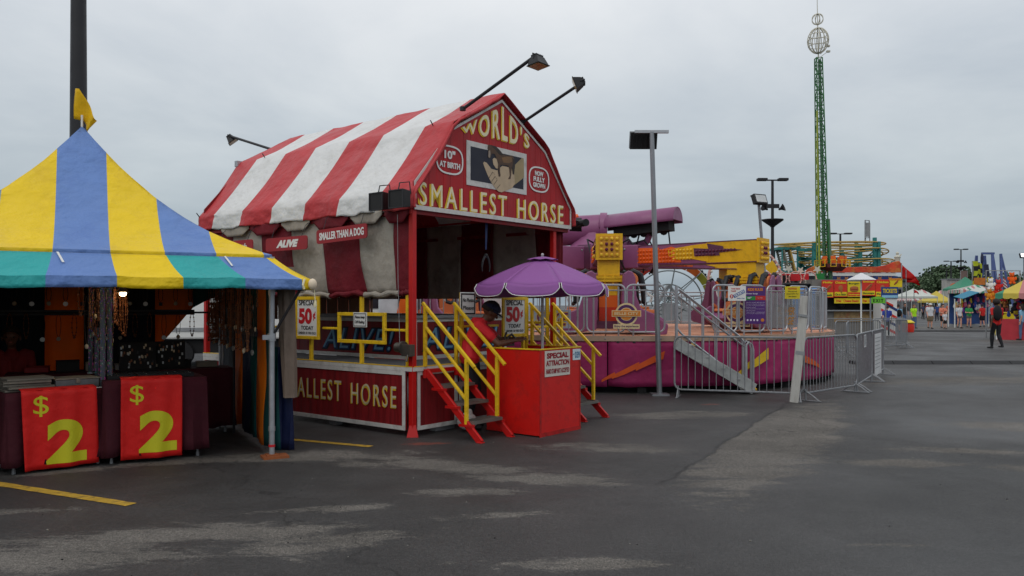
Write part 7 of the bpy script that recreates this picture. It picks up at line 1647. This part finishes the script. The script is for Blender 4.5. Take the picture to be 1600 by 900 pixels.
# feather flags
for k in range(7):
    u = 1519+4.6*k; r = thing('feather_flag', f'{["first","second","third","fourth","fifth","sixth","seventh"][k]} from the left of the yellow and black feather flags', 'flag', (PX(u, 85), 85+.4*k, 0), 0, 'yellow and black feather flags'); b = MB(); zt = CAMZ+(HOR-(408+(k*5) % 7))*85/FPX
    b.tube((0, 0, 0), (0, 0, zt), .04, 5); obj('pole', b, GREYP, r); b = MB(); b.sheet(lambda a, c: V((.03+.55*a*(1-.6*c)+.15*sin(c*4+k), .05*sin(a*4), zt-2.6*c)), 4, 10, 0, lambda a, c: 1 if int(c*5+k) % 2 else 0); obj('cloth', b, [cloth('feather_lime', S(196, 204, 50), .3), mat('feather_black', S(30, 30, 34), .8)], r, thick=.01)
ob = thing('marquee_sign', 'orange sign board with a yellow and black chequer beside it', 'sign', (PX(1534, 80), 80, 0)); k80 = 80/FPX
b = MB(); b.bx(-.75, .35, 0, .1, PZ(445, 80), PZ(434, 80)); obj('board', b, mat('sign_burnt_orange', S(190, 110, 40), .5, var=.3, scale=3), ob); b = MB(); b.bx(-.7, -.6, .02, .08, 0, 3.6); b.bx(1.0, 1.1, .02, .08, 0, 3.6); obj('post', b, GREYP, ob); b = MB()
for i in range(4):
    for j in range(4): b.bx(.4+.17*i, .57+.17*i, 0, .1, PZ(443, 80)+.16*j, PZ(443, 80)+.16*j+.16, (i+j) % 2)
obj('chequer', b, [MYE, INK], ob)
# blue A-frame ride
af = thing('blue_frame_ride', 'blue steel A-frame of a swinging ride behind the feather flags', 'carnival ride', (PX(1547, 120), 120, 0)); k12 = 120/FPX; b = MB(); BLS = mat('frame_blue', S(74, 90, 140), .5)
for y in (-2, 2):
    for ua, ub in ((1538, 1533), (1538, 1545), (1551, 1546), (1551, 1566)): b.beam(((ua-1547)*k12, y, PZ(398, 120)), ((ub-1547)*k12, y*1.6, 0), .28, .28)
b.beam(((1534-1547)*k12, 0, PZ(396, 120)), ((1553-1547)*k12, 0, PZ(396, 120)), .4, .3); obj('frame', b, BLS, af); b = MB(); b.beam((-.6, 0, 7.6), (-.2, 0, 4.2), .5, .4); b.ball((-1.2, 0, 8.4), .5, 6, 5, 0, (.5, .5, 2)); obj('swing_arm', b, mat('swing_navy', S(40, 44, 70), .5), af)
b = MB(); b.sheet(lambda u, v_: V((.7+1.6*u, -1+.05*sin(u*8), 6.2-1.4*u-1.3*v_)), 8, 6, 0, lambda u, v_: int(v_*6) % 2); obj('striped_flag', b, [REDINK, PWHITE], af, thick=.02)
# white block building with food picture, low far building
wb = thing('snack_building', 'pale block building with an orange food picture on its wall', 'building', (PX(1489, 125), 125, 0)); k125 = 125/FPX
b = MB(); b.bx((1479-1489)*k125, (1499-1489)*k125, 0, 1.5, 0, PZ(437, 125)); obj('wall', b, mat('block_grey', S(170, 168, 162), .8, var=.2, scale=2), wb, bev=.03); b = MB(); b.bx((1478.5-1489)*k125, (1499.5-1489)*k125, -.2, 1.7, PZ(437, 125)+.01, PZ(437, 125)+.15); obj('roof', b, GREYP, wb); b = MB(); b.ball((.3, -.05, 4.4), .8, 12, 8, 0, (1, .08, .7)); obj('food_picture', b, RORA, wb); b = MB(); b.bx(-1.7, -.7, -.03, 0, 0, 2.2); obj('door', b, GREYP, wb)
bn = thing('banner_tower', 'tall brown poster banner beside the far lamp post', 'banner', (PX(1507, 112), 112, 0)); b = MB(); b.bx(-.5, .4, 0, .1, PZ(446, 112), PZ(423, 112)); obj('cloth', b, mat('poster_brown', S(110, 90, 84), .6, var=.4, scale=1), bn); b = MB(); b.bx(-.55, -.5, 0, .1, 0, PZ(423, 112)); b.bx(.4, .45, 0, .1, 0, PZ(423, 112)); obj('post', b, GREYP, bn)
fb_ = thing('far_building', 'long low grey building beyond the lane before the trees', 'building', (PX(1420, 230), 230, 0)); b = MB(); b.bx(-14, 5, 0, 20, 0, 8.4); obj('wall', b, mat('far_wall', S(120, 122, 126), .8), fb_); b = MB(); b.bx(-14.5, 5.6, -.6, 20.6, 8.41, 9.6); obj('roof', b, mat('far_roof', S(70, 74, 80), .7), fb_); b = MB()
for i in range(9): b.bx(-13+2*i, -11.9+2*i, -.05, 0, 4, 6)
obj('window', b, mat('window_dark', S(40, 46, 54)), fb_)
# trees
LEAF = mat('leaves', S(92, 112, 76), .7, var=.3, scale=.35); LEAF2 = mat('leaves_dark', S(78, 98, 70), .7, var=.3, scale=.35); BARK = mat('bark', S(70, 58, 48), .9)
def tree_proto(H_, W_, seed, m):
    rnd = random.Random(seed); r = thing('tree', 'x', 'tree', (0, 0, 0)); b = MB(); b.tube((0, 0, 0), (0, 0, H_*.55), .35, 8, .18)
    tips = []
    for i in range(8):
        a = rnd.uniform(0, 2*pi); z0 = H_*rnd.uniform(.25, .5); q = V((cos(a)*W_*rnd.uniform(.3, .75), sin(a)*W_*rnd.uniform(.3, .75), H_*rnd.uniform(.5, .85))); b.tube((0, 0, z0), q, .13, 5, .04); tips.append(q)
    obj('trunk', b, BARK, r); b = MB(); cl = [V((rnd.gauss(0, W_*.42), rnd.gauss(0, W_*.42), H_*rnd.uniform(.38, .95))) for _ in range(26)]+tips
    vs = []; fs = []
    for c in cl:
        k_ = 1-((c.z/H_-.62)/.45)**2; R_ = W_*rnd.uniform(.22, .38); c = V((c.x*max(.35, k_), c.y*max(.35, k_), c.z))
        for _ in range(90):
            d = V((rnd.gauss(0, 1), rnd.gauss(0, 1), rnd.gauss(0, .8))).normalized()*R_*rnd.uniform(.5, 1.05); p = c+d; n_ = V((rnd.uniform(-1, 1), rnd.uniform(-1, 1), rnd.uniform(.1, 1))).normalized(); a_ = n_.orthogonal().normalized(); e_ = n_.cross(a_); s_ = rnd.uniform(.22, .42); k = len(vs)
            vs += [p+a_*s_, p+e_*s_*.8, p-a_*s_, p-e_*s_*.8]; fs.append((k, k+1, k+2, k+3))
    b.add(vs, fs); obj('crown', b, m, r); return r
tp_ = [tree_proto(8.2, 4.0, 1, LEAF2), tree_proto(7.4, 4.4, 2, LEAF), tree_proto(8.8, 4.2, 3, LEAF2)]
tpos = [(1441, 210, 1.0), (1452, 205, 1.05), (1462, 215, 1.15), (1472, 200, 1.2), (1482, 206, 1.3), (1491, 198, 1.25), (1499, 210, 1.15), (1508, 220, 1.0), (1517, 240, .9), (1567, 175, 1.0), (1575, 178, .95), (1585, 180, .85), (1594, 190, .8), (1606, 190, .95), (1530, 250, .9), (1545, 255, .95), (1556, 250, .9), (1435, 240, .9), (1620, 180, 1.1), (1457, 225, 1.2), (1478, 228, 1.35), (1487, 232, 1.3)]
ordn = ['leftmost', 'second', 'third', 'fourth', 'fifth', 'sixth', 'seventh', 'eighth', 'ninth', 'tenth', 'eleventh', 'twelfth', 'thirteenth', 'fourteenth', 'fifteenth', 'sixteenth', 'seventeenth', 'eighteenth', 'nineteenth', 'twentieth', 'twenty-first', 'rightmost']
srt = sorted(range(len(tpos)), key=lambda i: tpos[i][0]); rank = {i: k for k, i in enumerate(srt)}
ft = [1, 1, 1]
for i, (u, Y, s_) in enumerate(tpos):
    lab = f'{ordn[rank[i]]} dark green tree along the far skyline, counted from the left'; pr = tp_[i % 3]
    if ft[i % 3]: pr.location = (PX(u, Y), Y, 0); pr.scale = (s_,)*3; pr['label'] = lab; pr['group'] = 'trees on the far skyline'; ft[i % 3] = 0
    else: dup(pr, (PX(u, Y), Y, 0), i*1.3, lab, 'trees on the far skyline', (s_,)*3)
# ------------------------------------------------------------------ walkers in the lane
def cm(nm, *c): return mat('cloth_'+nm, S(*c), .85, var=.08)
BLK = cm('jet', 26, 26, 30); JEAN = cm('denim', 84, 104, 136); KHA = cm('khaki', 112, 98, 78)
def at(u, Y): return (PX(u, Y), Y, 0)
def backpack(col):
    def fn(root, J, H): 
        b = MB(); b.ball((0, .115*H*.8+.05, .70*H), .15, 12, 8, 0, (1, .62, 1.35)); obj('backpack', b, col, root, smooth=True)
    return fn
person('man in red shirt and black trousers walking away with a black shoulder pack', at(1557, 29.1), pi+.12, 1.78, walk(.9), dict(shirt=cm('red', 196, 36, 34), trouser=BLK), hair='afro', skin=SKIN_D, vox=.012, extra=lambda r, J, H: obj('shoulder_bag', MB().ball((.07, .14, .73*H), .19, 12, 8, 0, (.85, .6, 1.5)), BLK, r, smooth=True))
person('woman in a neon green tee shirt and jeans walking toward the camera', at(1428, 54), .1, 1.60, walk(.5), dict(shirt=cm('neon', 170, 226, 40), trouser=JEAN, hair=HAIRB), hair='long', build=1.2)
person('heavy man in a white tee shirt, white cap and khaki shorts', at(1453, 53), 0, 1.70, walk(.35), dict(shirt=cm('white', 200, 202, 206), trouser=KHA), legs='shorts', cap=PWHITE, build=1.28)
person('man in a blue shirt and dark trousers far behind the white-capped man', at(1464, 78), pi, 1.66, walk(.5), dict(shirt=cm('blue', 50, 74, 130), trouser=cm('navy', 34, 38, 60)))
hold = walk(.2); hold.update(el=(.15, -.04, .66), wl=(.06, -.13, .60), er=(-.15, -.04, .66), wr=(-.04, -.13, .62))
person('adult in an orange pink top carrying things behind the small child', at(1473, 54), .05, 1.64, hold, dict(shirt=cm('coral', 214, 128, 104), trouser=BLK), legs='shorts', build=1.15)
person('small child in a white top and black shorts before the coral-topped adult', at(1476.5, 52.5), 0, 1.15, walk(.3), dict(shirt=cm('white', 200, 202, 206), trouser=BLK), legs='shorts')
person('girl in a white tee shirt and tiny shorts beside the girl in green', at(1499, 54), .05, 1.66, walk(.4), dict(shirt=cm('white', 200, 202, 206), trouser=cm('grey', 96, 90, 92), hair=HAIRB), legs='mini', hair='long')
cross = walk(.4); cross.update(el=(.15, -.03, .65), wl=(.02, -.12, .64), er=(-.15, -.03, .65), wr=(-.02, -.13, .66))
person('girl in a green shirt and shorts with arms folded', at(1514, 55), -.05, 1.62, cross, dict(shirt=cm('green', 36, 134, 70), trouser=cm('grey', 96, 90, 92), hair=HAIRB), legs='mini', hair='long', build=1.1)
person('man in a red shirt and black shorts seen from behind left of the walking man', at(1535, 57), pi, 1.62, walk(.5), dict(shirt=cm('red', 196, 36, 34), trouser=BLK), legs='shorts', build=1.15)
person('person in a dark maroon shirt by the yellow counter', at(1569, 52), pi-.3, 1.70, walk(.2), dict(shirt=cm('maroon', 92, 30, 40), trouser=BLK))
person('person in a light blue shirt with a black backpack in the ticket queue', at(1403, 44.6), pi-.1, 1.62, walk(.2), dict(shirt=cm('sky', 130, 176, 204), trouser=cm('navy', 34, 38, 60)), legs='shorts', extra=backpack(BLK))
person('child in a maroon top waiting by the far crowd barrier', at(1393, 42), pi, 1.35, walk(.1), dict(shirt=cm('maroon', 92, 30, 40), trouser=KHA, hair=HAIRB))
person('person in a royal blue shirt at the ticket window', at(1386, 40.2), pi-.4, 1.56, walk(.1), dict(shirt=cm('royal', 48, 66, 150), trouser=BLK))
person('person in a light blue top standing at the red game counter', at(1597, 36.2), pi+.5, 1.62, walk(.2), dict(shirt=cm('sky', 130, 176, 204), trouser=JEAN), hair='long')
for i, (u, Y, h_, c, lab) in enumerate(((1442, 88, 1.65, (60, 66, 90), 'distant walker in a slate blue top left of the lane'), (1449, 96, 1.7, (150, 60, 60), 'distant walker in a dull red top'), (1481, 92, 1.7, (200, 96, 60), 'distant walker in an orange top right of the lane'), (1488, 84, 1.6, (90, 90, 96), 'distant walker in a grey top near the green stall'), (1414, 60, 1.7, (48, 44, 42), 'dark dressed person leaning by the ticket box'), (1495, 100, 1.7, (60, 120, 90), 'distant walker in a green top'), (1545, 66, 1.65, (110, 120, 140), 'person in a grey blue top under the low canopy'), (1456, 110, 1.6, (190, 170, 90), 'farthest walker in a mustard top'))):
    person(lab, at(u, Y), random.uniform(-.4, .4)+(pi if i % 2 else 0), h_, walk(.4), dict(shirt=cm(f'tone_{i}'.replace('_', ''), *c), trouser=[BLK, JEAN, KHA][i % 3]), vox=.02)
